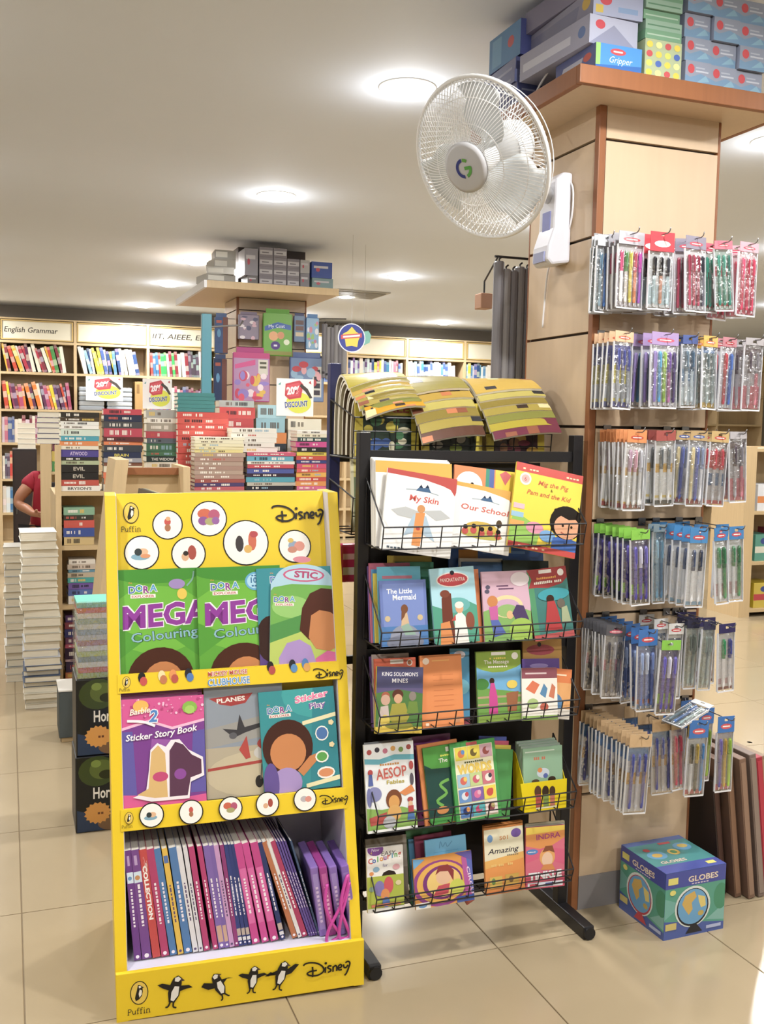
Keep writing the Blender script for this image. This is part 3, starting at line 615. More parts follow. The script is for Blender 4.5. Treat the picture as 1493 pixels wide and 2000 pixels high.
# ------------------------------------------------------------------ black wire rack and the rack behind it
def rack_post(x, y, z0, z1, m, parent, w=.024):
    return G().box(x-w/2, y-w/2, z0, x+w/2, y+w/2, z1).build('post', m, parent, bevel=.002)
def wire_panel(g, x0, x1, p0, p1, nx, nz, r=.0017):
    """grid between lower edge p0=(y,z) and upper edge p1=(y,z)"""
    for i in range(nx+1):
        x = x0+(x1-x0)*i/nx; g.tube([(x, *p0), (x, *p1)], r, 5)
    for j in range(nz+1):
        t = j/nz; y, z = p0[0]+(p1[0]-p0[0])*t, p0[1]+(p1[1]-p0[1])*t; g.tube([(x0, y, z), (x1, y, z)], r*(1.25 if j in (0, nz) else 1), 5)
def basket(parent, x0, x1, yb, yf, zb, zt, back=.17, nx=11, nz=2):
    t = bpy.data.objects.new('wire_basket', None); COL.objects.link(t); t.parent = parent
    fr = G(); wire_panel(fr, x0, x1, (yf, zb), (yf-.012, zt), nx, nz); fr.build('front_grid', BLACK, t)
    bt = G()
    for i in range(nx+1): x = x0+(x1-x0)*i/nx; bt.tube([(x, yf, zb), (x, yb, zb+.002)], .0017, 5)
    for k in range(1, 4): y = yf+(yb-yf)*k/3; bt.tube([(x0, y, zb+.001), (x1, y, zb+.001)], .002, 5)
    bt.build('bottom_grid', BLACK, t)
    for x in (x0, x1):
        G().tube([(x, yf-.012, zt), (x, yb, zb+back)], .0022, 6).tube([(x, yf, zb), (x, yb, zb)], .0022, 6).tube([(x, yb, zb), (x, yb, zb+back)], .0022, 6).build('side_wire', BLACK, t)
    return t
rk = thing('wire_book_rack', 'black metal book rack with five wire baskets of picture books', 'book rack', (0, 0, 0))
RX0, RX1, RY = .853, 1.478, 2.42
for x in (RX0, RX1): rack_post(x, RY, .03, 1.378, BLACK, rk, .03)
for x in (RX0, RX1):
    f = G().box(x-.017, 2.262, .0, x+.017, 2.66, .036).build('foot', BLACK, rk, bevel=.003)
    G().tube([(x, 2.268, .018), (x, 2.255, .018)], .017, 12).build('end_cap', mat('rubber_black', '#121114', .6), f)
for z in (1.318, .80, .12): G().box(RX0, RY-.008, z-.014, RX1, RY+.008, z+.014).build('crossbar', BLACK, rk)
G().box(RX0+.016, RY+.03, .14, 1.385, RY+.036, 1.30).build('back_panel', mat('dark_gap_sheet', '#1d1a1f', .6), rk)  # added sheet, its near-black stands in for the darkness between the baskets
BZ = [(1.092, 1.148), (.843, .887), (.630, .675), (.372, .421), (.165, .204)]
for zb, zt in BZ: basket(rk, RX0+.004, RX1-.05, RY-.016, 2.283, zb, zt)
def RP(i, dy=.022, lean=11): return Pl(Vector((0, 2.283+dy, BZ[i][0]+.004)), 0, R(lean))
def RB(i, BL, BR, TL, t, col, art, label, dy=.022, lean=11, name='picture_book', cat='book', h=None):
    return book_px(RP(i, dy, lean), BL, BR, TL, t, col, art, label, cat, name, group='books in the black wire rack', h=h)
# basket 1
for i, (c, x) in enumerate((('#e9e6e0', 728), ('#e4e1dc', 730), ('#ece9e4', 732), ('#e6e3dd', 735))):
    RB(0, (x,1070-i), (x+150,1065), (x+4,893+i*2), .009, c, None if i < 3 else [('r',0,0,1,1,'#eeece8'),('p',[(0,.86),(.55,.86),(1,.76),(1,1),(0,1)],'#dfa637'),('p',[(0,.84),(.55,.85),(1,.74),(1,.76),(.55,.87),(0,.86)],'#f7f5f2'),('t','a-z',.42,.80,.05,'#2c3f6a',{'shear':.3}),('s',[(.35,.79),(.6,.79)],.01,'#7c93a8')],
       ('%s plain white picture book at the left back of the top basket' % ORD[i]) if i < 3 else 'white picture book with an orange wave at the back left of the top basket', dy=.070-.011*i)
SKY = '#9aa8b0'
def reader(title, band, extra): return [('r',0,0,1,1,'#ebeae7'),('p',[(0,.94),(.5,.93),(.8,.885),(1,.83),(1,1),(0,1)],band),('p',[(.9,.87),(1,.83),(.985,.78)],band),('s',[(.28,.775),(.5,.79),(.75,.76)],.012,SKY),('p',[(.42,.775),(.47,.83),(.52,.82),(.6,.84),(.64,.775)],'#3f6288'),('p',[(.46,.82),(.49,.86),(.52,.82)],'#23344f'),('p',[(.55,.83),(.58,.87),(.61,.83)],'#23344f')]+extra
RB(0, (880,1068), (998,1064), (903,935), .006, '#dd7b3c', [('r',0,0,1,1,'#dc7f45'),('e',.25,.78,.22,.16,'#efeae4'),('e',.3,.78,.03,.03,'#2b2320'),('r',.52,0,.58,1,'#3f8f78'),('r',.58,0,.66,1,'#4d62a5'),('r',.68,0,1,1,'#e3c52f'),('p',[(.75,.95),(.85,1),(.95,.95),(.85,.82)],'#c65b62')], 'orange and yellow picture book peeking out behind the white readers', dy=.045, h=.215)
RB(0, (879,1066), (994,1062), (915,946), .006, '#e9e7e3', reader('', '#d7a03a', [('t','Our School',.52,.60,.085,'#c8574a',{'wd':.82,'bold':.015,'shear':.1}),('e',.5,.32,.3,.13,'#c9a93f'),('e',.5,.25,.36,.07,'#b6b04e')]+[('e',.22+.14*i,.27+.03*(i % 2),.055,.055,'#b8423b') for i in range(5)]+[('e',.22+.14*i,.335+.03*(i % 2),.04,.035,'#2b211d') for i in range(5)]+[('e',.78,.46,.05,.06,'#54432f')]), 'white picture book titled Our School in the middle of the top basket', dy=.030)
RB(0, (742,1072), (880,1069), (781,919), .006, '#e9e7e3', reader('', '#b8403a', [('t','My Skin',.55,.645,.075,'#c8493f',{'wd':.42,'bold':.015,'shear':.1}),('p',[(.1,.5),(.3,.56),(.5,.52),(.45,.42),(.2,.44)],'#b9bcbc'),('p',[(.55,.54),(.8,.58),(.95,.5),(.75,.44)],'#b9bcbc'),('p',[(.3,.2),(.42,.48),(.6,.48),(.75,.18),(.5,.28)],'#a8bfd0'),('p',[(.45,.5),(.43,.1),(.55,.1),(.58,.52)],'#d98a3e'),('e',.52,.56,.055,.05,'#c98a4e'),('e',.5,.31,.03,.02,'#b23a2e'),('b',.24,.03,.025,.3,'#4c5a66')]), 'tilted white picture book titled My Skin in the top basket', dy=.018)
RB(0, (991,1066), (1123,1062), (1040,911), .007, '#e2c522', [('r',0,0,1,1,'#e8cc1c'),('r',0,.90,1,1,'#c2372c'),('b',.22,.93,.02,.24,'#f0d9a8'),('b',.85,.93,.02,.2,'#f0d9a8'),('e',.15,.82,.085,.075,'#e9e4d2'),('e',.15,.82,.06,.05,'#d9a7a0'),('t','6',.15,.795,.05,'#b3372e',{}),
    ('t','Mig the Pig',.57,.78,.055,'#c55a26',{'wd':.46,'bold':.01,'shear':.25}),('t','&',.55,.725,.035,'#3a2d1b',{}),('t','Pam and the Kid',.52,.65,.055,'#c04e22',{'wd':.66,'bold':.01,'shear':.25}),
    ('p',[(0,0),(.4,0),(.45,.25),(.3,.33),(.05,.42),(0,.3)],'#8dbb4f'),('r',.02,.46,.18,.52,'#e2b0b8'),('r',.0,.36,.18,.42,'#8fb9d0'),('r',0,.26,.2,.32,'#dd9a43'),('e',.36,.27,.13,.07,'#d58aa2'),('e',.56,.20,.12,.07,'#6c9fd0'),('p',[(.62,.0),(.64,.2),(.8,.24),(1,.2),(1,0)],'#2e62b4'),
    ('e',.82,.40,.25,.2,'#1d1612'),('e',.83,.35,.19,.145,'#d79a72'),('p',[(.6,.42),(.7,.48),(.85,.44),(1,.47),(1,.55),(.8,.6),(.62,.54)],'#1d1612'),('s',[(.75,.28),(.82,.26),(.88,.285)],.02,'#a5513e'),('e',.77,.36,.018,.016,'#2a1c16'),('e',.9,.36,.018,.016,'#2a1c16'),('r',0,0,1,.07,'#b8322b'),('b',.35,.02,.025,.4,'#e6b98e')],
   'yellow reader with a red top band and a smiling boy in the top basket', dy=.012)
# basket 2
for i, (x, y, c, nm) in enumerate(((719,1106,'#6d4f8f','violet'), (722,1100,'#c8617f','pink'), (727,1112,'#3f8fc4','blue'), (730,1120,'#d8c23a','yellow'))):
    RB(1, (x+4,1256), (x+84,1252), (x,y), .006, c, None, '%s thin picture book in the pile at the left of the second basket' % nm, dy=.076-.008*i)
RB(1, (742,1258), (826,1254), (738,1107), .006, '#4fa3c0', [('r',0,0,1,1,'#58adc6'),('r',.1,.84,.8,.88,'#b86a7a')], 'turquoise picture book right behind the mermaid book', dy=.040)
RB(1, (747,1264), (838,1259), (740,1135), .006, '#5a6fb4', [('r',0,0,1,1,'#6076b8'),('r',.06,.05,.94,.95,'#6f86c6'),('t','The Little',.42,.80,.075,'#eef0f6',{'wd':.55,'bold':.02}),('t','Mermaid',.52,.70,.085,'#eef0f6',{'wd':.5,'bold':.02}),('r',.0,0,1,.3,'#3f77b5'),('e',.5,.12,.32,.2,'#8f95a8'),('e',.5,.05,.4,.12,'#7b8196'),
    ('p',[(.42,.28),(.46,.52),(.56,.52),(.6,.32),(.66,.22),(.5,.2)],'#cfb08a'),('e',.51,.56,.075,.07,'#7a4a2c'),('p',[(.45,.56),(.43,.38),(.5,.44),(.56,.56)],'#7a4a2c'),('p',[(.42,.3),(.58,.34),(.74,.16),(.5,.16)],'#8fae9f'),('e',.14,.42,.06,.045,'#c9b48a'),('e',.84,.42,.06,.045,'#c9b48a')], 'blue picture book titled The Little Mermaid in the second basket', dy=.020)
RB(1, (851,1261), (938,1256), (833,1112), .007, '#8fc8d8', [('r',0,0,1,1,'#a6d6e4'),('p',[(0,0),(1,0),(1,.48),(.7,.58),(.5,.5),(.25,.46),(0,.52)],'#4d9f86'),('e',.55,.5,.3,.1,'#63b0ae'),('e',.5,.84,.37,.1,'#e9e2dc'),('e',.5,.84,.34,.085,'#c1303c'),('e',.5,.93,.05,.03,'#2c2a33'),('t','PANCHATANTRA',.5,.815,.05,'#f0dfd8',{'wd':.56,'bold':.01}),
    ('p',[(.2,.0),(.2,.3),(.22,.6),(.3,.68),(.44,.66),(.44,.3),(.5,0)],'#6e3424'),('e',.3,.66,.11,.05,'#7c3d2a'),('p',[(.12,0),(.16,.28),(.36,.3),(.42,0)],'#d9853c'),('p',[(.44,0),(.48,.36),(.62,.42),(.72,.34),(.76,0)],'#eceae4'),('e',.6,.46,.09,.07,'#d9a277'),('e',.6,.50,.1,.045,'#e6e1d8'),('e',.82,.28,.1,.12,'#8c4a35'),('p',[(.4,.3),(.5,.38),(.5,.3)],'#c23a34')], 'pale blue fable book with a red oval title in the second basket', dy=.022)
RB(1, (930,1258), (945,1257), (917,1112), .004, '#d8752f', None, 'orange spined book between the fable book and the pink rainbow book', dy=.034)
RB(1, (948,1257), (1041,1251), (940,1117), .006, '#c9a0b6', [('r',0,0,1,1,'#cfa9bc'),('p',[(0,0),(1,0),(1,.42),(.6,.52),(.25,.5),(0,.44)],'#7fae5c'),('e',.5,.5,.34,.16,'#e0cf9a'),('e',.5,.48,.28,.125,'#c9a3c0'),('e',.5,.44,.22,.09,'#8fb56a'),('r',.3,.78,.55,.80,'#6e4c6a'),('r',.34,.74,.66,.76,'#6e4c6a'),('e',.12,.78,.05,.03,'#59546a'),('e',.1,.72,.05,.03,'#59546a'),
    ('e',.2,.58,.11,.08,'#c77c3d'),('p',[(.12,.5),(.3,.52),(.3,.3),(.14,.3)],'#c2559a'),('p',[(.14,.32),(.3,.32),(.45,.12),(.2,.08)],'#4c62ae'),('e',.55,.38,.07,.06,'#d9b07a'),('p',[(.6,.4),(.7,.52),(.85,.5),(.95,.3),(.7,.26)],'#4d3b66'),('e',.78,.16,.26,.17,'#9bbf4a'),('e',.8,.88,.2,.1,'#e3d6dc')], 'pink picture book with a rainbow meadow in the second basket', dy=.020)
RB(1, (1046,1253), (1123,1245), (1023,1115), .006, '#8f2b2c', [('r',0,0,1,1,'#3f7d78'),('r',0,0,.14,1,'#4e9468'),('p',[(.0,.74),(.1,.86),(.0,1),(1,1),(1,.84),(.85,.76),(.5,.72),(.2,.74)],'#9b2c2e'),('r',.3,.93,.62,.98,'#eae5de'),('e',.85,.92,.08,.05,'#eae5de'),('b',.48,.85,.03,.5,'#e3a03c'),('b',.5,.785,.04,.7,'#f0e4d6'),('e',.6,.62,.4,.09,'#2f9aa8'),
    ('e',.5,.56,.1,.06,'#3a241c'),('p',[(.36,.36),(.42,.53),(.6,.53),(.66,.38),(.72,.12),(.28,.12)],'#b3262c'),('e',.76,.48,.1,.07,'#6e665c'),('p',[(.72,.2),(.76,.42),(.9,.44),(.96,.2)],'#a9b58f'),('r',0,0,1,.08,'#b94a4c')], 'red topped Indian tales book at the right of the second basket', dy=.020)
for i, (a, b, y, c, nm) in enumerate(((900, 985, 1090, '#c9c6c2', 'white'), (905, 1005, 1097, '#2f5a86', 'dark blue'), (985, 1075, 1094, '#243029', 'dark green'))):
    RB(1, (a,1248), (b,1245), (a,y), .007, c, None, '%s book at the back of the second basket' % nm, dy=.075-.006*i)
RB(1, (880,1246), (1066,1238), (880,1062), .006, '#2d5fae', [('r',0,0,1,1,'#2f62b2'),('r',.1,.84,.3,.94,'#c98b3a'),('r',.35,.9,.8,.93,'#5d8ccc')], 'tall blue book behind the second basket under the top one', dy=.098)
RB(1, (760,1252), (846,1249), (760,1085), .006, '#b59b2e', None, 'olive yellow book at the back of the second basket', dy=.090)
RB(1, (775,1250), (850,1247), (775,1097), .006, '#3a8c6b', None, 'green book at the back of the second basket', dy=.082)
# basket 3
for i, (x, y, c, nm) in enumerate(((719,1283,'#5f3f7c','purple'), (724,1279,'#c8b7b0','cream'))):
    RB(2, (x+8,1428), (x+80,1424), (x,y), .006, c, None, '%s thin book at the far left of the third basket' % nm, dy=.08-.008*i)
RB(2, (735,1430), (816,1424), (732,1287), .007, '#d4552e', [('r',0,0,1,1,'#d85a31'),('r',.38,.92,.7,.98,'#efe6da'),('e',.85,.93,.07,.045,'#efe6da'),('e',.85,.93,.05,.03,'#a9632f')], 'orange red tales book behind the King Solomon book', dy=.048)
RB(2, (733,1433), (824,1425), (746,1302), .008, '#d8bf2c', [('r',0,0,1,1,'#4a4a72'),('r',0,.55,1,.68,'#5e5580'),('p',[(0,0),(1,0),(1,.6),(.5,.66),(0,.6)],'#4d7a3e'),('t','KING SOLOMON\'S',.5,.86,.06,'#eceaf0',{'wd':.78,'bold':.01}),('t','MINES',.5,.76,.065,'#eceaf0',{'wd':.34,'bold':.01}),('e',.2,.56,.09,.06,'#a5543a'),('e',.2,.5,.1,.08,'#c9a08a'),('e',.46,.58,.12,.08,'#5a2f22'),('e',.47,.52,.09,.07,'#d3a17c'),('p',[(.28,.2),(.34,.44),(.62,.46),(.72,.25),(.6,.1)],'#a39a35'),('e',.78,.56,.08,.07,'#8c8078'),('p',[(.66,.3),(.7,.48),(.88,.48),(.92,.3)],'#6d8c3a'),('p',[(.05,.1),(.1,.4),(.26,.42),(.3,.15)],'#c9b7b0'),('e',.2,.18,.1,.1,'#d8c04a'),('r',0,0,1,.1,'#d6b72e'),('e',.5,.12,.3,.06,'#8a8a32')], 'picture book titled King Solomon\'s Mines in the third basket', dy=.020)
RB(2, (826,1425), (907,1417), (822,1281), .008, '#dd7d33', [('r',0,0,1,1,'#e0833a'),('e',.14,.92,.08,.045,'#f1ddc8'),('r',.28,.915,.7,.93,'#e9a74f')]+[('r',.3,.72-.07*i,.78,.728-.07*i,'#cf7231') for i in range(7)]+[('r',.08,.04,.16,.08,'#efd9c0'),('r',.78,.06,.9,.14,'#c98a5c')], 'plain orange back cover facing out in the third basket', dy=.030)
RB(2, (880,1418), (918,1413), (890,1272), .006, '#3a86b4', [('r',0,0,1,1,'#3f92bd'),('e',.5,.92,.3,.05,'#dcd6e2'),('e',.6,.5,.4,.1,'#6bb8cf'),('r',0,0,1,.1,'#9c3f5f')], 'blue picture book showing right of the orange cover', dy=.044, h=.20)
RB(2, (935,1413), (1022,1405), (932,1273), .007, '#7a9d3a', [('r',0,0,1,1,'#62a9d6'),('p',[(0,.78),(.12,.74),(.35,.70),(.6,.70),(.9,.76),(1,.8),(1,1),(0,1)],'#8aa936'),('r',.34,.94,.66,.985,'#efece2'),('e',.87,.92,.075,.05,'#efece2'),('b',.46,.885,.025,.42,'#e8d24c'),('t','The Message',.45,.82,.055,'#f3f0e4',{'wd':.56,'bold':.01}),('b',.48,.765,.025,.44,'#f3f0e4'),
    ('p',[(0,0),(1,0),(1,.4),(.6,.44),(0,.5)],'#6a9d44'),('e',.1,.54,.16,.08,'#3f8036'),('r',.0,.34,1,.37,'#b59a78'),('r',0,.24,1,.265,'#b59a78'),('e',.33,.58,.055,.045,'#3a241c'),('p',[(.24,.12),(.26,.4),(.3,.55),(.38,.55),(.44,.36),(.44,.12)],'#c62f8a'),('e',.78,.52,.12,.06,'#dfc446'),('p',[(.64,.4),(.92,.42),(.86,.14),(.66,.14)],'#9a5f38'),('r',0,0,1,.1,'#7f9f3c')], 'blue and olive green tales book in the third basket', dy=.022)
RB(2, (1024,1402), (1100,1396), (1026,1262), .006, '#b98a3a', [('r',0,0,1,1,'#bd8d40'),('e',.45,.86,.36,.07,'#a83a4c'),('e',.42,.93,.05,.03,'#2b2023')], 'ochre fable book behind the parrot books at the right of the third basket', dy=.045, h=.21)
RB(2, (1022,1404), (1095,1398), (1024,1287), .005, '#5a3d8f', [('r',0,0,1,1,'#5f4396'),('e',.45,.88,.25,.04,'#9a85c4')], 'purple book in front of the ochre fable book', dy=.036)
RB(2, (1062,1402), (1112,1396), (1082,1306), .005, '#d8823a', [('r',0,0,1,1,'#e0a05a'),('r',0,.72,1,1,'#d9742c'),('r',.1,.86,.8,.89,'#f0d9b8'),('e',.4,.3,.3,.2,'#4d7fae'),('r',.0,0,1,.2,'#d8d2c8')], 'small orange picture book at the right end of the third basket', dy=.018)
RB(2, (1021,1408), (1090,1402), (1023,1305), .005, '#ece6dc', [('r',0,0,1,1,'#ede8de'),('r',0,.80,1,1,'#8c4a58'),('r',.1,.88,.7,.91,'#d8c3c4'),('p',[(.1,.6),(.3,.76),(.5,.68),(.35,.5)],'#d86a3c'),('p',[(.5,.5),(.62,.7),(.72,.6),(.66,.42)],'#4f86b0'),('p',[(.75,.45),(.85,.7),(.95,.62),(.9,.4)],'#c9704c'),('e',.3,.32,.16,.1,'#a9c27a'),('e',.62,.25,.12,.08,'#c0563f'),('r',0,0,1,.09,'#8fb35a')], 'white parrot picture book with a plum top band in the third basket', dy=.012)
# basket 4
book4 = [('r',0,0,1,1,'#e9edf0'),('p',[(0,.84),(.3,.82),(.6,.86),(1,.84),(1,.78),(.6,.80),(.3,.76),(0,.78)],'#5fb0c4')]+[('e',.1+.16*i,.91+.02*(i % 2),.05,.03,('#b3403f','#3d3a48','#c26a86','#d8a04c','#7a9a4a','#a9433f')[i]) for i in range(6)]+[('b',.5,.745,.025,.4,'#c98a3c'),('o','AESOP',.53,.60,.12,'#c9564e','#f3e9e2',.03,{'wd':.62,'bold':.02,'rot':3}),('t','Fables',.60,.53,.045,'#b9a83a',{'wd':.36,'bold':.02}),
    ('p',[(0,0),(1,0),(1,.2),(.7,.26),(.3,.25),(0,.28)],'#86b050'),('e',.16,.43,.15,.085,'#8286b8'),('e',.06,.40,.05,.11,'#7378ae'),('e',.55,.35,.16,.115,'#7a4222'),('e',.55,.32,.11,.08,'#d89a45'),('e',.55,.2,.14,.09,'#d9a352'),('p',[(.66,.42),(.92,.5),(.98,.42),(.78,.38)],'#d8803c'),('e',.88,.33,.06,.03,'#a9373a'),('e',.88,.28,.045,.035,'#dfb48f'),('p',[(.8,.1),(.84,.26),(.93,.26),(.96,.1)],'#3f6fae'),('r',.83,.17,.94,.26,'#b8363a'),('p',[(.04,.17),(.4,.22),(.36,.1),(.06,.08)],'#b5443c'),('e',.44,.1,.13,.07,'#b7b9bf'),
    ('e',.1,.68,.05,.035,'#b8363a'),('p',[(.05,.53),(.07,.66),(.13,.66),(.15,.53)],'#4a5fa5'),('e',.93,.72,.045,.05,'#b3403f'),('e',.93,.56,.04,.07,'#5a5560'),('r',0,0,1,.03,'#eef0f0')]
RB(3, (722,1618), (815,1608), (708,1452), .007, '#9aa0a8', None, 'grey backed book behind the Aesop fables', dy=.045)
RB(3, (812,1614), (890,1604), (800,1440), .006, '#8a3f86', [('r',0,0,1,1,'#8f438a')], 'purple book sticking up at the back of the fourth basket', dy=.075)
RB(3, (719,1629), (816,1619), (706,1456), .008, '#dfe3e6', book4, 'white picture book titled Aesop Fables at the left of the fourth basket', dy=.020)
RB(3, (832,1617), (910,1603), (811,1457), .007, '#d97d35', [('r',0,0,1,1,'#df8238')], 'orange picture book edging the dark green one', dy=.032)
RB(3, (842,1613), (930,1598), (821,1463), .006, '#3b8a42', [('r',0,0,1,1,'#1f4a45'),('p',[(0,.78),(.15,.72),(.5,.70),(.9,.74),(1,.78),(1,1),(0,1)],'#4a9c3a'),('r',.5,.91,.9,.97,'#eeece2'),('b',.62,.855,.025,.5,'#dfe04c'),('t','The Miracle',.62,.78,.055,'#f3f0e4',{'wd':.6,'bold':.01}),('s',[(.5,.55),(.3,.5),(.42,.38),(.2,.3),(.32,.22)],.06,'#6bb04a'),('e',.3,.17,.13,.05,'#c9823c'),('s',[(.75,.45),(.95,.5)],.02,'#7fa5a0'),('r',0,0,1,.1,'#3f9440')], 'dark green tales book half hidden beside the WORDS book', dy=.024)
for i, c in enumerate(('#3d4fa0', '#c24468', '#d8c43a', '#4a9c50')):
    RB(3, (930+i*5,1602-i), (984+i*4,1592), (958-i+i*4,1440+i*8), .005, c, None, '%s book fanned out behind the WORDS book' % ('indigo', 'crimson', 'yellow', 'green')[i], dy=.062-.007*i)
wd = [('r',0,0,1,1,'#3d9a48'),('r',.08,.04,.93,.95,'#f0ecc8'),('r',.36,.955,.6,.995,'#b8434a'),('b',.5,.735,.022,.42,'#55603a'),('o','WORDS',.5,.61,.115,'#e3c446','#c9a04a',.015,{'wd':.76,'bold':.04})]
tiles = [('#e3d33a','#d8762f','#4f86c4'),('#e8d43a','#6f5f2f','#e8d43a'),('#c9a0ad','#8c3f3a','#c9a0ad'),('#9fc3d8','#d05a4c','#e9c24a'),('#bfd08a','#c9506a','#e9e4d0'),('#c86a78','#ece6e0','#4a4652'),('#5f8fc9','#d8e0ea','#c23a44'),('#7d5aa8','#d8649a','#e3a9c0'),('#e8d43a','#cc3a2a','#cc3a2a'),('#4a7fc4','#273a78','#e3953c'),('#4fb0b8','#c23a72','#4fb0b8'),('#e9d9d4','#8a3f4a','#b9a86a')]
for i, (a, b, c) in enumerate(tiles):
    x, y = .10+.275*(i % 3), (.78, .44, .25, .06)[i//3]; wd += [('r',x,y,x+.265,y+.165,a),('e',x+.13,y+.08,.075,.05,b),('e',x+.17,y+.10,.04,.03,c)]
RB(3, (893,1610), (981,1595), (876,1455), .008, '#3d9a48', wd, 'green framed picture book titled WORDS in the fourth basket', dy=.014)
# carton with green books
cp = RP(3, .016, 6)
a = cp.uv(1030, 1587); b = cp.uv(1104, 1580)
W_ = b[0]-a[0]
ct = thing('yellow_carton', 'small yellow counter carton holding pale green books', 'carton', M=cp.M @ Matrix.Translation((a[0]-.008, 0, a[1])))
g = G(); g.prism_y([(0,0),(W_+.012,0),(W_+.016,.078),(-.01,.078)], 0, .002); g.box(0, .06, 0, W_+.012, .062, .13); g.box(0, .002, 0, W_+.012, .06, .002)
g.prism_x([(.002,0),(.06,0),(.06,.155),(.045,.15),(.002,.078)], 0, .0015).prism_x([(.002,0),(.06,0),(.06,.155),(.045,.15),(.002,.078)], W_+.0105, W_+.012); g.build('carton_body', mat('carton_yellow', '#e6cf1e', .4), ct)
p = Print(W_, .078); p.art([('e',.36,.65,.09,.2,'#5a3a2a'),('r',.3,.1,.44,.55,'#b8433c'),('e',.56,.62,.09,.2,'#3a2a22'),('r',.5,.1,.64,.52,'#7f9a4a'),('e',.74,.6,.08,.18,'#4a3224'),('r',.68,.1,.8,.5,'#c9705a'),('r',.3,.04,.85,.1,'#e9e2c0')]); p.build('carton_print', ct, loc=(0, -.0003, .002), m=GLOSS)
for i in range(4):
    r = thing('green_book', '%s pale green book standing in the yellow carton, counted from the front' % ORD[i], 'book', M=cp.M @ Matrix.Translation((a[0]-.004-.0*i, .009+.012*i, a[1]+.003)), group='books in the yellow carton')
    book_parts(r, W_+.004, .165+.004*i, .008, '#9fbfa4', [('r',0,0,1,1,'#8fb89a'),('r',.05,.93,.8,.95,'#cfe0d2'),('b',.42,.80,.055,.3,'#c26a4a'),('e',.5,.58,.16,.08,'#c5d3e2'),('e',.42,.63,.06,.04,'#d8853c'),('e',.56,.53,.06,.04,'#4a5fae'),('e',.72,.46,.1,.05,'#3a2a22'),('e',.3,.45,.1,.04,'#5a4a3a')] if i == 0 else [('r',0,0,1,1,'#a9b8aa')])
# basket 5
RB(4, (720,1776), (800,1762), (716,1640), .006, '#8d8478', None, 'grey brown book at the left back of the lowest basket', dy=.065)
easy = [('r',0,0,1,1,'#e9e6e2'),('r',0,.02,1,.55,'#a9b53a'),('p',[(.4,.55),(.45,.6),(.6,.63),(.75,.6),(.8,.55)],'#2a1f1c'),('e',.24,.97,.22,.1,'#7a3f96'),('t','New',.24,.94,.05,'#e3d6ea',{'shear':.2}),('t','EASY',.6,.86,.07,'#4a4550',{'wd':.4,'shear':.1})]
for i, (ch, c) in enumerate(zip('Colouring', ('#c2403f', '#3d62a8', '#4a9c46', '#d8902f', '#8a3f96', '#c2403f', '#3d8fae', '#4a9c46', '#b8433c'))): easy.append(('t', ch, .1+.1*i, .755+.01*i, .085, c, {'bold': .03}))
easy += [('t','for',.5,.69,.05,'#6a5f9a',{}),('e',.25,.66,.09,.04,'#7fa8c4'),('e',.8,.67,.1,.045,'#d8a0a8'),('e',.12,.6,.06,.03,'#d8853c'),('e',.33,.36,.14,.12,'#7a6fae'),('e',.58,.4,.13,.13,'#c9404c'),('e',.48,.25,.12,.1,'#d8853c'),('e',.5,.14,.1,.08,'#4a6fb0'),('e',.12,.36,.08,.04,'#7f9a8a'),('e',.85,.42,.08,.04,'#d8c89a'),('r',0,0,1,.06,'#e3e0d8'),('r',.1,.08,.9,.12,'#c96a4a'),('t','4',.12,.9,.04,'#e9c24a',{})]
RB(4, (719,1784), (790,1769), (724,1657), .007, '#e3e0da', easy, 'white and lime Easy Colouring book at the left of the lowest basket', dy=.014)
for i, (c, x, y) in enumerate((('#4a8a5f', 796, 1622), ('#3f7fa8', 800, 1640), ('#8a2f4f', 812, 1634), ('#a9503a', 905, 1625))):
    RB(4, (x+8,1768), (x+80 if i < 3 else x+18,1752), (x,y), .007, c, None, '%s book behind the round princess cover in the lowest basket' % ('green', 'steel blue', 'wine red', 'rust')[i], dy=.075-.009*i)
RB(4, (808,1640), (900,1625), (806,1632), .004, '#a83a44', None, 'thin red book lying across the back of the lowest basket', dy=.085) if False else None
RB(4, (838,1764), (918,1748), (831,1642), .006, '#5fb0dc', [('r',0,0,1,1,'#66b4e0'),('s',[(.34,.84),(.38,.95),(.42,.86),(.5,.92),(.54,.85),(.66,.93)],.02,'#4f93c4'),('r',.2,.78,.8,.785,'#4f93c4')], 'sky blue book standing behind the round princess cover', dy=.030)
circ = [('r',0,0,1,1,'#d88f2e'),('e',.45,.45,.48,.46,'#8f3a86',{'n':28}),('e',.46,.46,.42,.41,'#e0a838',{'n':28}),('e',.48,.46,.34,.34,'#7a2f7a',{'n':26}),('e',.5,.46,.29,.29,'#e9c46a',{'n':26}),('e',.5,.56,.13,.15,'#e3b692'),('p',[(.36,.62),(.42,.78),(.58,.8),(.68,.66),(.66,.45),(.58,.66),(.44,.68)],'#8a2a2c'),('p',[(.3,.2),(.4,.4),(.6,.42),(.56,.22)],'#c23a4c'),('e',.72,.32,.13,.16,'#c9cf4a'),('r',.86,.0,1,1,'#4f5fb4'),('p',[(.82,.9),(.9,.9),(.97,.1),(.86,.1)],'#b34f9c'),('t','CIRCUS',.93,.36,.07,'#e3c8e0',{'rot':-82,'wd':.5,'bold':.02}),('r',0,0,.25,.12,'#e6e2da'),('e',.12,.06,.07,.04,'#5f8fc4'),('r',.7,0,1,.12,'#2f4f9a'),('p',[(0,.8),(.2,.97),(0,1)],'#5fa0d0'),('p',[(.7,1),(1,1),(1,.8)],'#5a4fa5')]
RB(4, (813,1778), (927,1753), (809,1679), .006, '#d8932f', circ, 'square book with swirling orange and purple circles in the lowest basket', dy=.010)
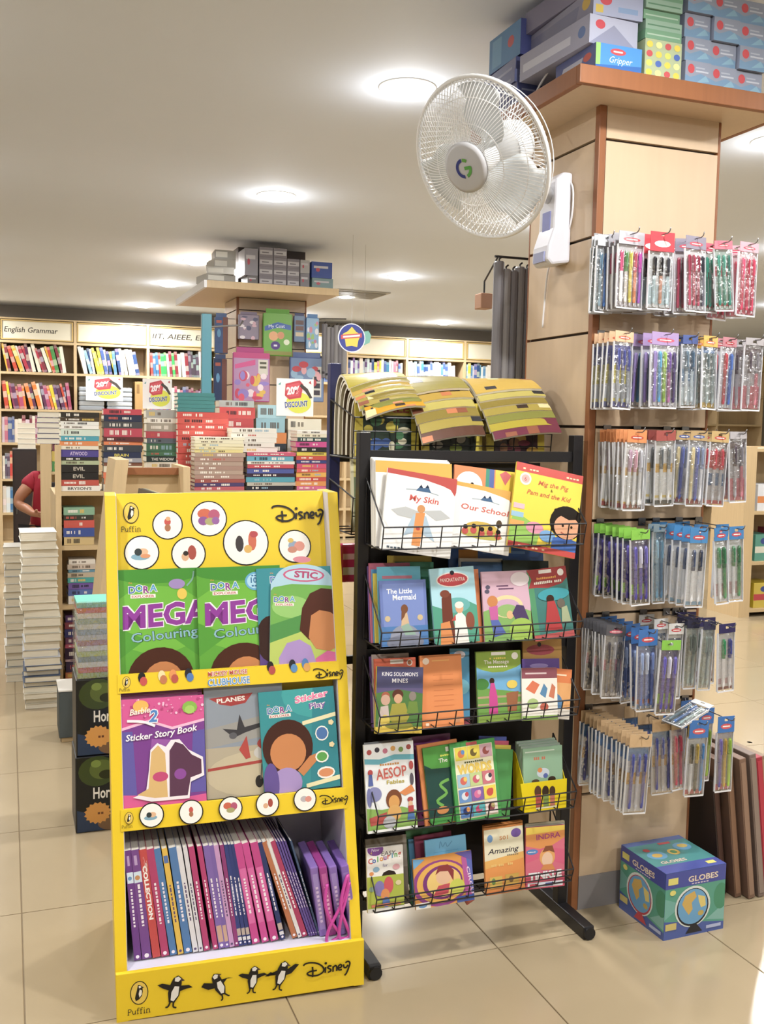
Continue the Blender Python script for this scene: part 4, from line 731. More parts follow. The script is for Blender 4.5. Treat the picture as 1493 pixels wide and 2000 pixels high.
for i in range(6):
    r_ = RB(4, (950,1750-i), (1026,1735-i), (948,1622-i*2), .0085, '#df8a2e', ([('r',0,0,1,1,'#e08c30'),('r',.0,.52,1,1,'#e2dcc0'),('p',[(0,.52),(1,.60),(1,.5),(0,.4)],'#e2a94a'),('e',.15,.86,.07,.06,'#5f8fc4'),('t','501',.5,.82,.06,'#c98a4c',{'wd':.22,'bold':.02}),('e',.82,.9,.13,.07,'#6a4a9c'),('t','Amazing',.48,.62,.085,'#3a3440',{'wd':.8,'shear':.25,'bold':.01}),('b',.72,.56,.025,.3,'#8f8468'),('b',.46,.42,.04,.6,'#e9c06a'),('r',.1,.1,.42,.27,'#d8b44a'),('r',.5,.12,.85,.28,'#cda23c'),('e',.2,.2,.05,.05,'#6a8f4a'),('e',.65,.2,.06,.05,'#7a5f3a'),('r',0,0,1,.06,'#d87a28')] if i == 0 else None),
         ('orange Amazing facts book at the front of its thick pile' if i == 0 else '%s orange book of the thick pile behind the Amazing cover' % ORD[i]), dy=.008+.0098*i, lean=8)
for i in range(5):
    RB(4, (1027,1738-i), (1103,1727-i), (1031,1617-i*2), .007, ('#c24a78', '#b8b4a8', '#a8a498', '#c2b89a', '#b0a890')[i], ([('r',0,0,1,1,'#d8617f'),('p',[(0,.7),(.5,.62),(1,.8),(1,1),(0,1)],'#e08f3a'),('p',[(0,.88),(1,.92),(1,1),(0,1)],'#e6c63a'),('p',[(0,.42),(.4,.5),(1,.35),(1,.6),(.5,.66),(0,.58)],'#d8507c'),('t','INDRA',.58,.80,.085,'#a8327a',{'wd':.62,'bold':.02,'rot':3}),('e',.16,.60,.15,.045,'#3f7fc4'),('b',.16,.59,.018,.2,'#e9e9f0'),('e',.55,.5,.2,.15,'#e3a050'),('e',.55,.46,.14,.12,'#e9c3a6'),('p',[(.42,.58),(.5,.68),(.68,.68),(.74,.56),(.6,.6)],'#8a4a26'),('p',[(.38,.3),(.46,.38),(.68,.38),(.76,.28)],'#d8853c'),
        ('r',0,0,1,.2,'#c23a5c'),('t','TINKLE',.5,.16,.11,'#eef0f4',{'wd':.85,'bold':.05,'rot':2}),('r',.05,.02,.95,.1,'#dfe3ee'),('r',.1,.03,.3,.08,'#c23a4c'),('r',.5,.03,.7,.08,'#3a4f9c')] if i == 0 else None),
       ('pink comic titled INDRA at the right end of the lowest basket' if i == 0 else '%s grey edged comic of the pile behind the INDRA cover' % ORD[i]), dy=.010+.009*i, lean=8)

# ------------------------------------------------------------------ taller rack behind with drooping comics
rr = thing('rear_book_rack', 'taller navy posted wire rack of comics behind the black rack', 'book rack')
for x in (.884, 1.50): rack_post(x, 2.77, 0, 1.57 if x < 1 else 1.43, NAVY, rr, .032)
for z in (1.30, .7): G().box(.884, 2.762, z-.012, 1.50, 2.778, z+.012).build('crossbar', BLACK, rr)
for x in (.884, 1.50): G().box(x-.016, 2.72, 0, x+.016, 3.1, .03).build('foot', BLACK, rr)
basket(rr, .868, 1.472, 2.75, 2.55, 1.306, 1.416, .16, 10, 3)
basket(rr, .868, 1.472, 2.75, 2.55, 1.10, 1.20, .14, 10, 2)
PAGEC = mat('comic_pages', '#e9e3d2', .75)
def comic(i, x0, wd, cols, label, curve, y0, art=None, t=.0035, sag=.03):
    """a soft comic: cross-section path (y,z) carried along the width, drooping more at its left end"""
    r = thing('comic_magazine', label, 'magazine', (x0, y0, 0), group='comics drooping over the rear rack')
    P = smooth_path(curve, 4); n = len(P); mx = 7
    def pt(k, q, d):
        a, b = P[max(k-1, 0)], P[min(k+1, n-1)]; dy, dz = b[0]-a[0], b[1]-a[1]; l = math.hypot(dy, dz); f = q/(mx-1); s_ = k/(n-1)
        w_ = max(0, s_-.45)/.55
        return (wd*f+.012*w_*w_*(f-.2), P[k][0]+dz/l*d+.02*w_*w_*(f-.5), P[k][1]-dy/l*d-sag*w_**1.5*((1-f)**1.5-.35+.25*f*f))
    for nm, d0, d1, m in (('cover', .0006, 0, cm(cols[0], .3)), ('pages', 0, -t, PAGEC), ('back_cover', -t, -t-.0006, cm(cols[1], .3))):
        g = G(); N = n*mx
        vs = [pt(k, q, d0) for k in range(n) for q in range(mx)]+[pt(k, q, d1) for k in range(n) for q in range(mx)]; fs = []
        for k in range(n-1):
            for q in range(mx-1): v = k*mx+q; fs += [(v, v+1, v+mx+1, v+mx), (N+v, N+v+mx, N+v+mx+1, N+v+1)]
            for v in (k*mx, k*mx+mx-1): fs.append((v, v+mx, N+v+mx, N+v))
        for q in range(mx-1):
            for v in (q, (n-1)*mx+q): fs.append((v, v+1, N+v+1, N+v))
        g.add(vs, fs); g.build(nm, m, r)
    if art:
        g = G(); rr_ = random.Random(i)
        for q in range(art[0]):
            k = rr_.randrange(n//2, n-1); f = rr_.randrange(0, mx-1); g.col = lin(art[1][q % len(art[1])])
            g.quad(pt(k, f, .0009), pt(k, f+1, .0009), pt(k+1, f+1, .0009), pt(k+1, f, .0009))
        g.build('cover_print', PRINT, r)
    return r
YC = ('#a89a3c', '#8f8440', '#b89a4c', '#b9ad62', '#8a7a3c', '#a09048', '#7f8040')
k = 0
for grp, (gx, n, wd_, tz0, dz, ty0, dyy, sg) in enumerate(((.872, 8, .165, .215, .0115, .045, .012, .05), (1.035, 6, .185, .190, .026, .02, .017, .035), (1.245, 7, .21, .196, .021, .025, .015, .03))):
    for j in range(n):
        yb = .168-.0150*j; up_ = .226-.010*j; ty = ty0-dyy*j; tz = tz0-dz*j
        c = [(yb, 0), (yb, up_*.45), (yb-.012, up_*.82), (yb-.045, up_), ((yb-.045+ty)/2, (up_+tz)/2+.010), (ty, tz)]
        c = [(y, 1.311+z) for y, z in c]; nm = ('left', 'middle', 'right')[grp]; last = j == n-1
        comic(k, gx+.003*math.sin(j*2.1)+.003*j, wd_, (YC[(j+grp) % 7] if not last else ('#c9952e', '#5a3a2c', '#6a2f40')[grp], ('#a9a08a', '#5a4a3a')[j % 2]), '%s comic from the back, %s bundle drooping over the rear rack' % (ORD[j], nm), c, 2.56,
              (16 if last else 5, ('#3a2a22', '#2a2a30', '#8a4a2a', '#d8c890', '#c2703a')), t=.0065, sag=sg)
        k += 1
# covers of the comics standing upright inside the basket
for i, (x, c, bits) in enumerate(((.88, '#26352c', ('#c9b93a', '#3f6f4a', '#c9c3a4', '#2f4f8a')), (1.075, '#232f2a', ('#8fa03a', '#c2a44a', '#32506a', '#c9c3b4')), (1.275, '#3a2630', ('#7a2f44', '#c9a03a', '#8a5a3a', '#b8b0a0')))):
    r = thing('comic_book', '%s yellow edged comic upright behind the wires under drooping comics' % ('left', 'middle', 'right')[i], 'magazine', (x, 2.560, 1.312), (R(-4), 0, 0), group='upright comics of the rear rack')
    rr_ = random.Random(i+5); art = [('r',0,0,1,1,'#d0bb2c'),('r',.12,.05,.88,.74,c),('t','TINKLE',.5,.80,.13,'#b8452c',{'wd':.7,'bold':.03})]
    for q in range(14): art.append(('e', .2+.6*rr_.random(), .1+.58*rr_.random(), .05+.06*rr_.random(), .05+.06*rr_.random(), bits[q % 4]))
    book_parts(r, .185, .15, .006, '#d0bb2c', art)
for i, (x, c) in enumerate(((.874, '#cfc7a4'), (.882, '#b9b08e'), (.89, '#d8d0b0'))):
    r = thing('comic_book', '%s cream edged comic, lower basket of the rear rack' % ORD[i], 'magazine', (x, 2.562+.012*i, 1.108), (R(-6), 0, 0), group='lower comics of the rear rack')
    book_parts(r, .16, .21, .008, c, [('r',0,0,1,1,c),('r',.05,.05,.3,.95,'#6f7a5a'),('r',.35,.1,.9,.6,'#3a4438'),('r',.05,.7,.9,.95,'#c9bd6a')] if i == 0 else None)
r = thing('pink_pouch', 'pink packed pouch hanging on the rear rack left of the black post', 'pouch', (.875, 2.66, .93))
G().box(0, 0, .02, .07, .03, .13).build('pouch_body', cm('#c23a6a', .3), r, bevel=.008); p = Print(.07, .11); p.rect(.1, .6, .9, .75, '#e9b8c8'); p.rect(.1, .2, .6, .4, '#e3dfe2'); p.build('pouch_print', r, loc=(0, -.0004, .02))
r = thing('grey_comic_sheet', 'loose grey comic lying flat on top of the right bundle', 'magazine', (1.28, 2.62, 1.478), (R(4), 0, R(-4))); book_parts(r, .17, .012, .09, '#b9b7b0', None, thick=.002)
# ------------------------------------------------------------------ pen packets on the pillar
PENR = .0046
def pen_mesh(L, barrel, cap, tip='#d9d9de'):
    g = G(); b, c, t_ = lin(barrel), lin(cap), lin(tip)
    for col, prof in ((t_, [(.001, 0), (.0022, .008)]), (b, [(.0036, .008), (PENR, .014), (PENR, L*.62)]), (c, [(PENR*1.12, L*.62), (PENR*1.12, L*.96), (PENR*.7, L)])):
        g.col = col; g.lathe(prof, 8)
    g.col = c; g.box(-.0012, -PENR*1.7, L*.70, .0012, -PENR, L*.97)
    return g.mesh('pen', GLOSS, False)
def packet_kind(key, desc, w, h, hh, hcol, logo, card, bands, pens, pl=.86, film=True, pcap=None):
    P = {'key': key, 'desc': desc, 'w': w, 'h': h}
    g = G(); g.col = lin(hcol); g.box(-w/2, -.0008, h-hh, -.006, .0008, h).box(.006, -.0008, h-hh, w/2, .0008, h).box(-.006, -.0008, h-hh, .006, .0008, h-.014).box(-.006, -.0008, h-.007, .006, .0008, h)
    pr = Print(w, hh); pr.g = g
    def el(cx, cz, rx, rz, c, y): g.col = lin(c); g.add([(cx+rx*math.cos(R(30*i)), y, cz+rz*math.sin(R(30*i))) for i in range(12)], [tuple(range(12))])
    if logo:
        el(0, h-hh*.62, w*.34, hh*.17, logo, -.0010); g.col = lin('#f2e9e6'); g.add([(-w*.22, -.0012, h-hh*.66), (w*.22, -.0012, h-hh*.66), (w*.22, -.0012, h-hh*.58), (-w*.22, -.0012, h-hh*.58)], [(0, 1, 2, 3)])
    P['header'] = g.mesh('header_card', GLOSS)
    g = G(); bh = h-hh; g.col = lin(card); g.box(-w/2+.002, .0068, .004, w/2-.002, .0078, bh)
    for (a, b, c) in bands: g.col = lin(c); g.add([(-w/2+.003, .0066, .004+(bh-.004)*a), (w/2-.003, .0066, .004+(bh-.004)*a), (w/2-.003, .0066, .004+(bh-.004)*b), (-w/2+.003, .0066, .004+(bh-.004)*b)], [(0, 1, 2, 3)])
    P['card'] = g.mesh('insert_card', PRINT)
    P['pens'] = [(pen_mesh(bh*pl, c[0], c[1]), -w/2+w*(i+.8)/(len(pens)+.6)) for i, c in enumerate(pens)]
    # clear pouch, softly bulged, closed along sides and foot
    g = G(); rows = []
    for j in range(7):
        z = bh*1.01*j/6; f = 1-abs(2*j/6-1)**4
        rows.append([(-w/2+w*i/6, -.0075*f*(1-abs(2*i/6-1)**3)+.0005*math.sin(i*3+j*2)+.002, z) for i in range(7)])
    g.sheet(rows); g.add([(-w/2, .002, 0), (w/2, .002, 0), (w/2, .008, .001), (-w/2, .008, .001)], [(0, 1, 2, 3)])
    P['film'] = g.mesh('pouch_film', CLEAR, True)
    e = G()
    for s_ in (-1, 1): e.box(s_*w/2-.0007, .0015, 0, s_*w/2+.0007, .0078, bh)
    e.box(-w/2, .0015, -.003, w/2, .003, .001)
    P['seam'] = e.mesh('pouch_seam', cm('#dfe1e6', .25))
    return P
K = {}
for a in (
 ('silver', 'clear grey pen packet', .058, .205, .030, '#c9cdd2', None, '#a9b3b8', [(.0, .12, '#b8c4c8'), (.5, .9, '#9aa9b4')], [('#7f97a3', '#5f7f96'), ('#3f6fb0', '#3f6fb0'), ('#8fa6a8', '#9fb4b8')]),
 ('colour', 'mixed colour pen packet', .078, .20, .034, '#a9a8b0', '#c23a44', '#c3bfc8', [(.8, 1, '#dcdce2')], [('#dfdcd8', '#b83a6a'), ('#ddd8d2', '#4f8f4a'), ('#d8c93f', '#d8c93f'), ('#d8763c', '#c23a5a'), ('#8f4fa8', '#b23aa0')]),
 ('redtop', 'red topped black marker packet', .078, .20, .050, '#c9283a', '#e6dfe0', '#d9dde0', [(.05, .4, '#b9d0d8')], [('#a9c0c8', '#26242a'), ('#c98f78', '#201e22'), ('#b9d0d8', '#3a3a42')]),
 ('redpen', 'grey topped red pen packet', .072, .20, .034, '#8d8799', '#c23a54', '#cfc9d2', [(.8, 1, '#e9e7ec')], [('#a23a54', '#8f2a44'), ('#b04a60', '#a23a54'), ('#a23a54', '#8f2a44'), ('#5a5a66', '#3a3a44')]),
 ('greenpen', 'pink topped green pen packet', .056, .19, .022, '#c9506a', '#b8344a', '#b9ccc6', [(.55, .72, '#b84f60'), (.05, .1, '#a83a44')], [('#2f7d6c', '#3a8f7a'), ('#3a8a78', '#4a9c88'), ('#2f7d6c', '#2a6f60')]),
 ('pinkpen', 'hot pink pen packet', .068, .20, .026, '#dba4b4', '#c23a5a', '#e3c3cc', [(.0, .1, '#c94a6a')], [('#c22a54', '#d04a70'), ('#cf3a60', '#b82448'), ('#c83058', '#c83058')]),
 ('yellow', 'yellow and navy pencil packet', .062, .205, .028, '#d8b28a', '#c25a3a', '#cfd2d8', [(.66, .95, '#39418f'), (.36, .66, '#d0c23a'), (.08, .13, '#d8c84a'), (0, .08, '#3a4690')], [('#9aa0a8', '#4a5298'), ('#8f969e', '#454d94'), ('#9aa0a8', '#4a5298')]),
 ('violethead', 'violet topped blue and green pen packet', .088, .20, .034, '#a88fc0', '#d05068', '#c9cbd6', [(.8, 1, '#e3e3ee')], [('#7a68a8', '#8f7fb8'), ('#3f93c4', '#5aa8d0'), ('#8fb84a', '#a4c862'), ('#a86a9c', '#7a5aa8'), ('#4a3f68', '#5a4f78')]),
 ('bluetop', 'blue topped clear packet', .050, .195, .024, '#4f62a0', None, '#aebccb', [(.4, .6, '#6a93b8'), (0, .3, '#c8d8e0')], [('#d3dde4', '#6f8698'), ('#c4d4de', '#56708a')]),
 ('goldtop', 'golden topped packet', .050, .20, .030, '#d6a52e', '#c9682e', '#a9b3b4', [(.9, 1, '#5a84b8'), (0, .08, '#c8a84a')], [('#98a8aa', '#5f6f74'), ('#8f9da0', '#7a888a')]),
 ('bluered', 'blue and red pen packet', .050, .20, .026, '#c2808c', '#b8343f', '#d3d8e4', [], [('#a83a4a', '#b8404c'), ('#3a62b4', '#4a72c0')]),
 ('greypink', 'grey packet with pink foot', .058, .20, .02, '#b4b0b4', None, '#b0aeb4', [(0, .36, '#c26a7c'), (.84, .95, '#5a4a54')], [('#a4a2aa', '#5a505a'), ('#c67a88', '#86848c')]),
 ('white', 'orange topped white gel pen packet', .066, .215, .034, '#d98a4a', '#c24a2c', '#e9e8e4', [(.5, .62, '#d8b06a'), (0, .07, '#b83a44'), (.07, .1, '#dfb24a')], [('#d8dadc', '#b89ab0'), ('#e3e4e6', '#d8a8b8'), ('#dfe0e2', '#c4c8d0')]),
 ('whitegold', 'dark topped white pen packet with gold band', .062, .205, .028, '#a24a44', None, '#e3e4e4', [(.5, .64, '#d8a83f'), (.1, .14, '#d8c06a'), (0, .06, '#4a5458')], [('#cfd2d2', '#6a7074'), ('#d8dadc', '#858a8e')]),
 ('redfoot', 'blue packet with red foot', .054, .205, .026, '#b89a6a', '#4a62a8', '#bcc3d2', [(0, .08, '#9c2f48')], [('#c4b890', '#cdbf94'), ('#4f5fae', '#6a78bc'), ('#dcdfe6', '#8a98b4')]),
 ('redsquare', 'packet with a red square card', .054, .205, .030, '#c2a46a', '#c24a3a', '#b4b0b2', [(.58, .86, '#b83444'), (.3, .5, '#4f6f96'), (0, .06, '#b43a4c')], [('#b4b4ba', '#b83a48'), ('#a9aab0', '#b43a48')]),
 ('lime', 'lime topped violet pen packet', .060, .20, .026, '#7fc23a', None, '#6a668f', [(.14, .30, '#8ec93f'), (0, .12, '#3f4a50')], [('#4a3fa0', '#5f56b4'), ('#5046a8', '#dcdcf0'), ('#443a98', '#6a62b8')]),
 ('paleblue', 'pale blue slim pen packet', .040, .22, .02, '#a9c4d4', None, '#9dbccc', [], [('#6f9cb8', '#8fb4c8'), ('#4f7fa4', '#6f9cb8')]),
 ('bluehead', 'blue topped white pen packet', .056, .215, .040, '#2f80bd', '#c2404c', '#e6e8ea', [(0, .06, '#7fb0d0')], [('#e3e6ea', '#4a5878'), ('#d8dce2', '#34405a')]),
 ('bluegreen', 'blue topped packet with a green pen', .048, .21, .036, '#2f78b4', '#c23a4c', '#dfe2e4', [(.1, .3, '#c4a4a8')], [('#dcdfe2', '#4a8a62'), ('#5a9a6a', '#3f7f58')]),
 ('pinkband', 'grey pen packet with pink band', .058, .20, .028, '#5a5a60', '#d05a72', '#b0afb2', [(.42, .6, '#d08a9a'), (0, .1, '#c8c8cc')], [('#6f6e72', '#4f4e54'), ('#8f8e92', '#a8a7ac'), ('#636268', '#4a494f')]),
 ('blueback', 'blue backed ball pen packet', .058, .22, .044, '#2668b0', '#c23a44', '#7d90c2', [(.08, .15, '#d0784a'), (0, .06, '#4f80b0')], [('#5a72b4', '#8fa4d0'), ('#6a80bc', '#c4d0e6'), ('#5068ac', '#7088c4')]),
 ('reddot', 'white pen packet with red dot', .050, .21, .03, '#d8d8d8', '#c8303c', '#dcdcdc', [(.85, .93, '#5a6f8a')], [('#cfd0d2', '#b4b6ba'), ('#c9cacc', '#8f9296')]),
 ('greycard', 'grey green pen packet', .042, .195, .024, '#3a3a52', None, '#bcc6c0', [(.1, .5, '#a8b4ac')], [('#a4b0a8', '#7f8c86'), ('#b4beb8', '#929e98')]),
 ('marker', 'white marker card packet', .060, .19, .026, '#2f2a5a', None, '#e0dfe0', [(0, .05, '#7a2f3a'), (.1, .2, '#c4a4ac')], [('#e3e2e4', '#2f8a5a'), ('#d8d8dc', '#3a4492')]),
 ('orangeband', 'blue pen packet with orange band', .066, .215, .034, '#c9a87c', None, '#cfd2da', [(.42, .60, '#d09a3a'), (.78, .97, '#4a84bc')], [('#4a4f9c', '#3f4a98'), ('#b9bcc8', '#5a66a8'), ('#434a96', '#3a4490')]),
 ('redband', 'red and blue pen packet', .045, .20, .03, '#c9b08a', None, '#c9b8c0', [(.4, .58, '#c98a4a')], [('#b83a54', '#c44a62'), ('#c44a62', '#b83a54')]),
 ('bluebag', 'shiny blue topped highlighter packet', .062, .215, .050, '#1f6bb8', '#d04a50', '#c6ccd4', [(0, .08, '#c23a54'), (.08, .14, '#e3dfe2')], [('#c9cdd2', '#4a4a44'), ('#5a5f5a', '#b49a3a'), ('#3f86c0', '#3a7ab8')]),
 ('pinkfoot', 'shiny blue topped packet with a pink foot', .056, .215, .046, '#1f6ab6', '#d04a50', '#bdb9c6', [(0, .1, '#c23a6a')], [('#5a4f9a', '#6a5fa8'), ('#c2a03a', '#b4943a'), ('#9cc43a', '#8fb83a')])):
    K[a[0]] = packet_kind(*a)
rowz = [GZ[6], GZ[5], GZ[4], GZ[3], GZ[2], GZ[1]]
ROWN = ['top', 'second', 'third', 'fourth', 'fifth', 'lowest']
# row, picture x/y of the frontmost packet's top centre, reach of the hook, number of packets, kind
HOOKS = [(0,1188,470,.05,3,'silver'),(0,1236,478,.12,5,'colour'),(0,1297,462,.15,4,'redtop'),(0,1362,472,.14,4,'redpen'),(0,1416,466,.12,3,'greenpen'),(0,1467,470,.13,3,'pinkpen'),
 (1,1222,660,.12,5,'yellow'),(1,1302,664,.15,4,'violethead'),(1,1351,668,.12,3,'bluetop'),(1,1391,660,.13,3,'goldtop'),(1,1428,672,.12,2,'bluered'),(1,1476,690,.14,3,'greypink'),
 (2,1247,852,.15,9,'white'),(2,1303,856,.14,4,'whitegold'),(2,1368,852,.15,3,'redfoot'),(2,1409,866,.16,3,'redsquare'),(2,1444,870,.10,2,'greypink'),
 (3,1253,1055,.20,7,'lime'),(3,1290,1045,.09,2,'paleblue'),(3,1368,1048,.20,6,'bluehead'),(3,1410,1052,.19,3,'bluegreen'),(3,1440,1058,.17,2,'bluegreen'),
 (4,1206,1222,.14,8,'pinkband'),(4,1268,1246,.21,6,'blueback'),(4,1323,1238,.16,3,'reddot'),(4,1356,1236,.13,2,'greycard'),(4,1388,1240,.16,2,'greycard'),(4,1422,1250,.20,3,'marker'),
 (5,1254,1452,.26,13,'orangeband'),(5,1296,1440,.16,3,'orangeband'),(5,1325,1438,.17,2,'redband'),(5,1368,1426,.20,3,'bluebag'),(5,1421,1412,.19,3,'pinkfoot')]
hk = {}
for (rw, px, py, L, n, key) in HOOKS:
    P = K[key]; z = rowz[rw]-.016; yf = PY0-L; X = at(px, py, Y=yf).x; hk[rw] = hk.get(rw, 0)+1
    hn = '%s hook, %s row' % (ORD[hk[rw]-1], ROWN[rw])
    xw = min(max(X, PX0+.03), 2.06)
    h = thing('display_hook', 'thin steel display hook for the %s, %s' % (P['desc'].replace(' packet', 's'), hn.split(',')[1].strip()+' '+ORD[hk[rw]-1]), 'hook', (X, PY0, z+.004), group='hooks on the pen pillar')
    G().tube([(0, -.001, .012), (0, -.004, .002), (0, -L-.018, 0), (0, -L-.026, .004), (0, -L-.030, .013)], .0017, 6).build('hook_wire', CHROME, h, smooth=True)
    if X < PX1-.01: G().box(-.012, -.003, -.004, .012, .001, .018).build('hook_plate', CHROME, h)
    else: G().tube([(0, -.004, .004), (min(0, PX1-.02-X), -.004, .004)], .002, 6).build('hook_arm', CHROME, h)
    for i in range(n):
        j = random.Random(px*7+i)
        t = thing('pen_packet', '%s, %s from front, %s' % (P['desc'], ORD[i], hn), 'pen packet', (X+(j.random()-.5)*.005, yf+.004+i*(L-.022)/max(n-1, 1)*(1 if n > 2 else .4), z-P['h']+.011),
                  (R((j.random()-.3)*5-1.2*(n-i)/n*2), R((j.random()-.5)*6), R((j.random()-.5)*14)), group='pen packets on the pillar')
        # swing about the hook hole: keep the hole on the wire
        ht = Matrix.Translation((X, yf+.004+i*(L-.022)/max(n-1, 1)*(1 if n > 2 else .4), z)) @ t.rotation_euler.to_matrix().to_4x4() @ Matrix.Translation((0, 0, -P['h']+.0105))
        t.matrix_world = ht
        for nm in ('header', 'card', 'seam'): ob({'header': 'header_card', 'card': 'insert_card', 'seam': 'pouch_seam'}[nm], P[nm], t)
        for me, x in P['pens']:
            q = ob('pen', me, t, loc=(x, .0008, .006))
        ob('pouch_film', P['film'], t)
# a flat lying packet on the lowest hooks and small hanging extras
P = K['silver']
t = thing('pen_packet', 'flat lying silver pen packet on top of the blue topped packets', 'pen packet', M=Matrix.Translation(at(1360, 1415, Y=2.22)+Vector((-.08, 0, .012))) @ Matrix.Rotation(R(-80), 4, 'X') @ Matrix.Rotation(R(62), 4, 'Y'))
for nm in ('header', 'card', 'film', 'seam'): ob({'header': 'header_card', 'card': 'insert_card', 'seam': 'pouch_seam', 'film': 'pouch_film'}[nm], P[nm], t)
for me, x in P['pens']: ob('pen', me, t, loc=(x, .0008, .006))
P = K['lime']
t = thing('pen_packet', 'single lime topped violet packet hanging low in front of the fifth row', 'pen packet', M=Matrix.Translation(at(1300, 1395, Y=2.18)) @ Matrix.Rotation(R(3), 4, 'Y'))
for nm in ('header', 'card', 'film', 'seam'): ob({'header': 'header_card', 'card': 'insert_card', 'seam': 'pouch_seam', 'film': 'pouch_film'}[nm], P[nm], t)
for me, x in P['pens']: ob('pen', me, t, loc=(x, .0008, .006))
p_ = t.matrix_world.translation
h = thing('display_hook', 'long steel hook holding the single lime topped packet, fifth row', 'hook', (p_.x, PY0, GZ[2]-.03), group='hooks on the pen pillar')
G().tube([(0, -.001, .01), (0, -.05, 0), (0, p_.y-PY0-.004, p_.z+P['h']-GZ[2]+.0195), (0, p_.y-PY0-.012, p_.z+P['h']-GZ[2]+.026)], .0017, 6).build('hook_wire', CHROME, h)

# ------------------------------------------------------------------ cartons on the pillar ledge
def carton(name, label, x0, y0, z0, w, d, h, col, art=None, left=None, yaw=0, group=None, flap=False, rough=.35):
    t = thing(name, label, 'box', (x0, y0, z0), (0, 0, yaw), group=group)
    G().box(0, 0, 0, w, d, h).build('carton_body', cm(col, rough), t, bevel=.0015)
    if art: p = Print(w, h); p.art(art); p.build('front_print', t, loc=(0, -.0002, 0), m=GLOSS)
    if left: p = Print(d, h); p.art(left); p.build('side_print', t, loc=(-.0002, d, 0), rot=(0, 0, R(-90)), m=GLOSS)
    return t
Z0 = LTOP
def X_(px, py, Y): return at(px, py, Y=Y).x
cols = [X_(1337, 120, 2.31), X_(1389, 130, 2.31), X_(1441, 140, 2.31), X_(1494, 150, 2.31)]
smart = [('r',0,0,1,1,'#8d95a8'),('p',[(0,0),(1,0),(1,.35),(.6,.5),(.2,.3),(0,.4)],'#6f93b4'),('e',.22,.66,.13,.2,'#c23a44'),('r',.4,.55,.9,.62,'#b9bfcc'),('r',.4,.7,.75,.76,'#a9b0c0'),('p',[(.45,.1),(.8,.45),(.95,.2)],'#7fa8c0')]
for c in range(3):
    for r_ in range(4):
        h_ = .062
        carton('pen_box', 'small grey blue pen box, %s up in the %s column on the ledge' % (ORD[r_], ORD[c]), cols[c]+.0015, 2.305+.006*((r_+c) % 3), Z0+r_*h_*1.002, (cols[c+1]-cols[c])-.004, .12, h_-.001, '#868da0', smart, group='small pen boxes on the ledge')
gx0, gx1 = X_(1262, 120, 2.30), X_(1335, 130, 2.30)
dots = [('r',0,0,1,1,'#a8b58f')]+[('e',.12+.25*(i % 4),.14+.24*(i//4),.085,.085,('#d8c43a','#3f62b0','#c9cf5a','#d8c23a','#c0454a','#dfe08a')[(i*5) % 6]) for i in range(16)]
carton('dotted_box', 'dotted green, yellow and blue carton under the green boxes on the ledge', gx0, 2.305, Z0, gx1-gx0-.003, .14, .098, '#a3b08c', dots)
for i in range(7):
    carton('green_box', 'flat green pencil box, %s from the bottom of its stack on the ledge' % ORD[i], gx0+.003*math.sin(i*2), 2.307+.004*(i % 3), Z0+.099+.0255*i, gx1-gx0-.004, .14, .0245, ('#6f9a7c', '#8aa894')[i % 2], [('r',0,0,1,1,('#739f80', '#8fae9a')[i % 2]),('r',.05,.4,.95,.55,('#a9c2ae', '#5f8a6e')[i % 2])], group='flat green boxes on the ledge')
bx0, bx1 = X_(1160, 110, 2.31), X_(1252, 120, 2.31)
carton('blue_box', 'bright blue pen carton with white script at the corner of the ledge', bx0, 2.30, Z0, bx1-bx0-.004, .20, .064, '#2a78c4', [('r',0,0,1,1,'#2f86d0'),('r',0,0,.1,1,'#8fc46a'),('p',[(0,0),(1,0),(1,.3),(0,.15)],'#1f62b0'),('t','Gripper',.55,.3,.26,'#cfe3f4',{'wd':.5,'shear':.35}),('e',.48,.74,.17,.13,'#c23a44'),('r',.38,.71,.58,.77,'#efe2e2')],
       [('r',0,0,1,1,'#5a66a0'),('p',[(.1,.2),(.6,.2),(.7,.7),(.2,.7)],'#b9bfd8'),('e',.8,.6,.1,.16,'#c9564c')])
carton('grey_box', 'opened pale grey carton tilted on top of the bright blue one', bx0-.012, 2.315, Z0+.066, bx1-bx0+.008, .34, .072, '#b4b5c6', [('r',0,0,1,1,'#aeb2c8'),('p',[(0,0),(.5,.75),(1,0)],'#8f93ac'),('e',.22,.7,.1,.16,'#c23a48')],
       [('r',0,0,1,1,'#a3a4bc'),('r',.05,.3,.75,.6,'#c9cbdc'),('e',.9,.5,.05,.2,'#5f7ab0')], yaw=R(3))
carton('grey_box', 'upper pale grey carton with a red mark touching the ceiling side', bx0+.0, 2.32, Z0+.140, bx1-bx0+.004, .36, .066, '#a6a7bd', [('r',0,0,1,1,'#9fa6c2'),('e',.25,.6,.12,.2,'#c23a48'),('r',.05,.1,.2,.4,'#c9b04a'),('r',.5,.2,.9,.4,'#7f9ac0')], [('r',0,0,1,1,'#9394b0'),('p',[(.0,.2),(.75,.1),(.8,.7),(.0,.8)],'#8486a6'),('e',.9,.6,.06,.25,'#d8b44a')], yaw=R(-2))
carton('grey_box', 'topmost violet grey carton on the ledge corner pile', bx0+.006, 2.34, Z0+.208, bx1-bx0-.01, .34, .06, '#86839c', None, None, yaw=R(2))
for i in range(4):
    carton('navy_box', 'flat navy carton, %s from the bottom at the back left of the ledge' % ORD[i], 1.385+.006*(i % 2), 2.66+.006*i, Z0+.037*i, .15, .24, .0355, ('#5a6290', '#4a5284')[i % 2], [('r',0,0,1,1,('#5f6896', '#4f578a')[i % 2]),('r',.1,.4,.7,.55,'#8f97bc')], [('r',0,0,1,1,'#6a7098'),('r',.1,.2,.9,.4,'#9096b4')], yaw=R(3-2*i), group='navy cartons on the ledge')
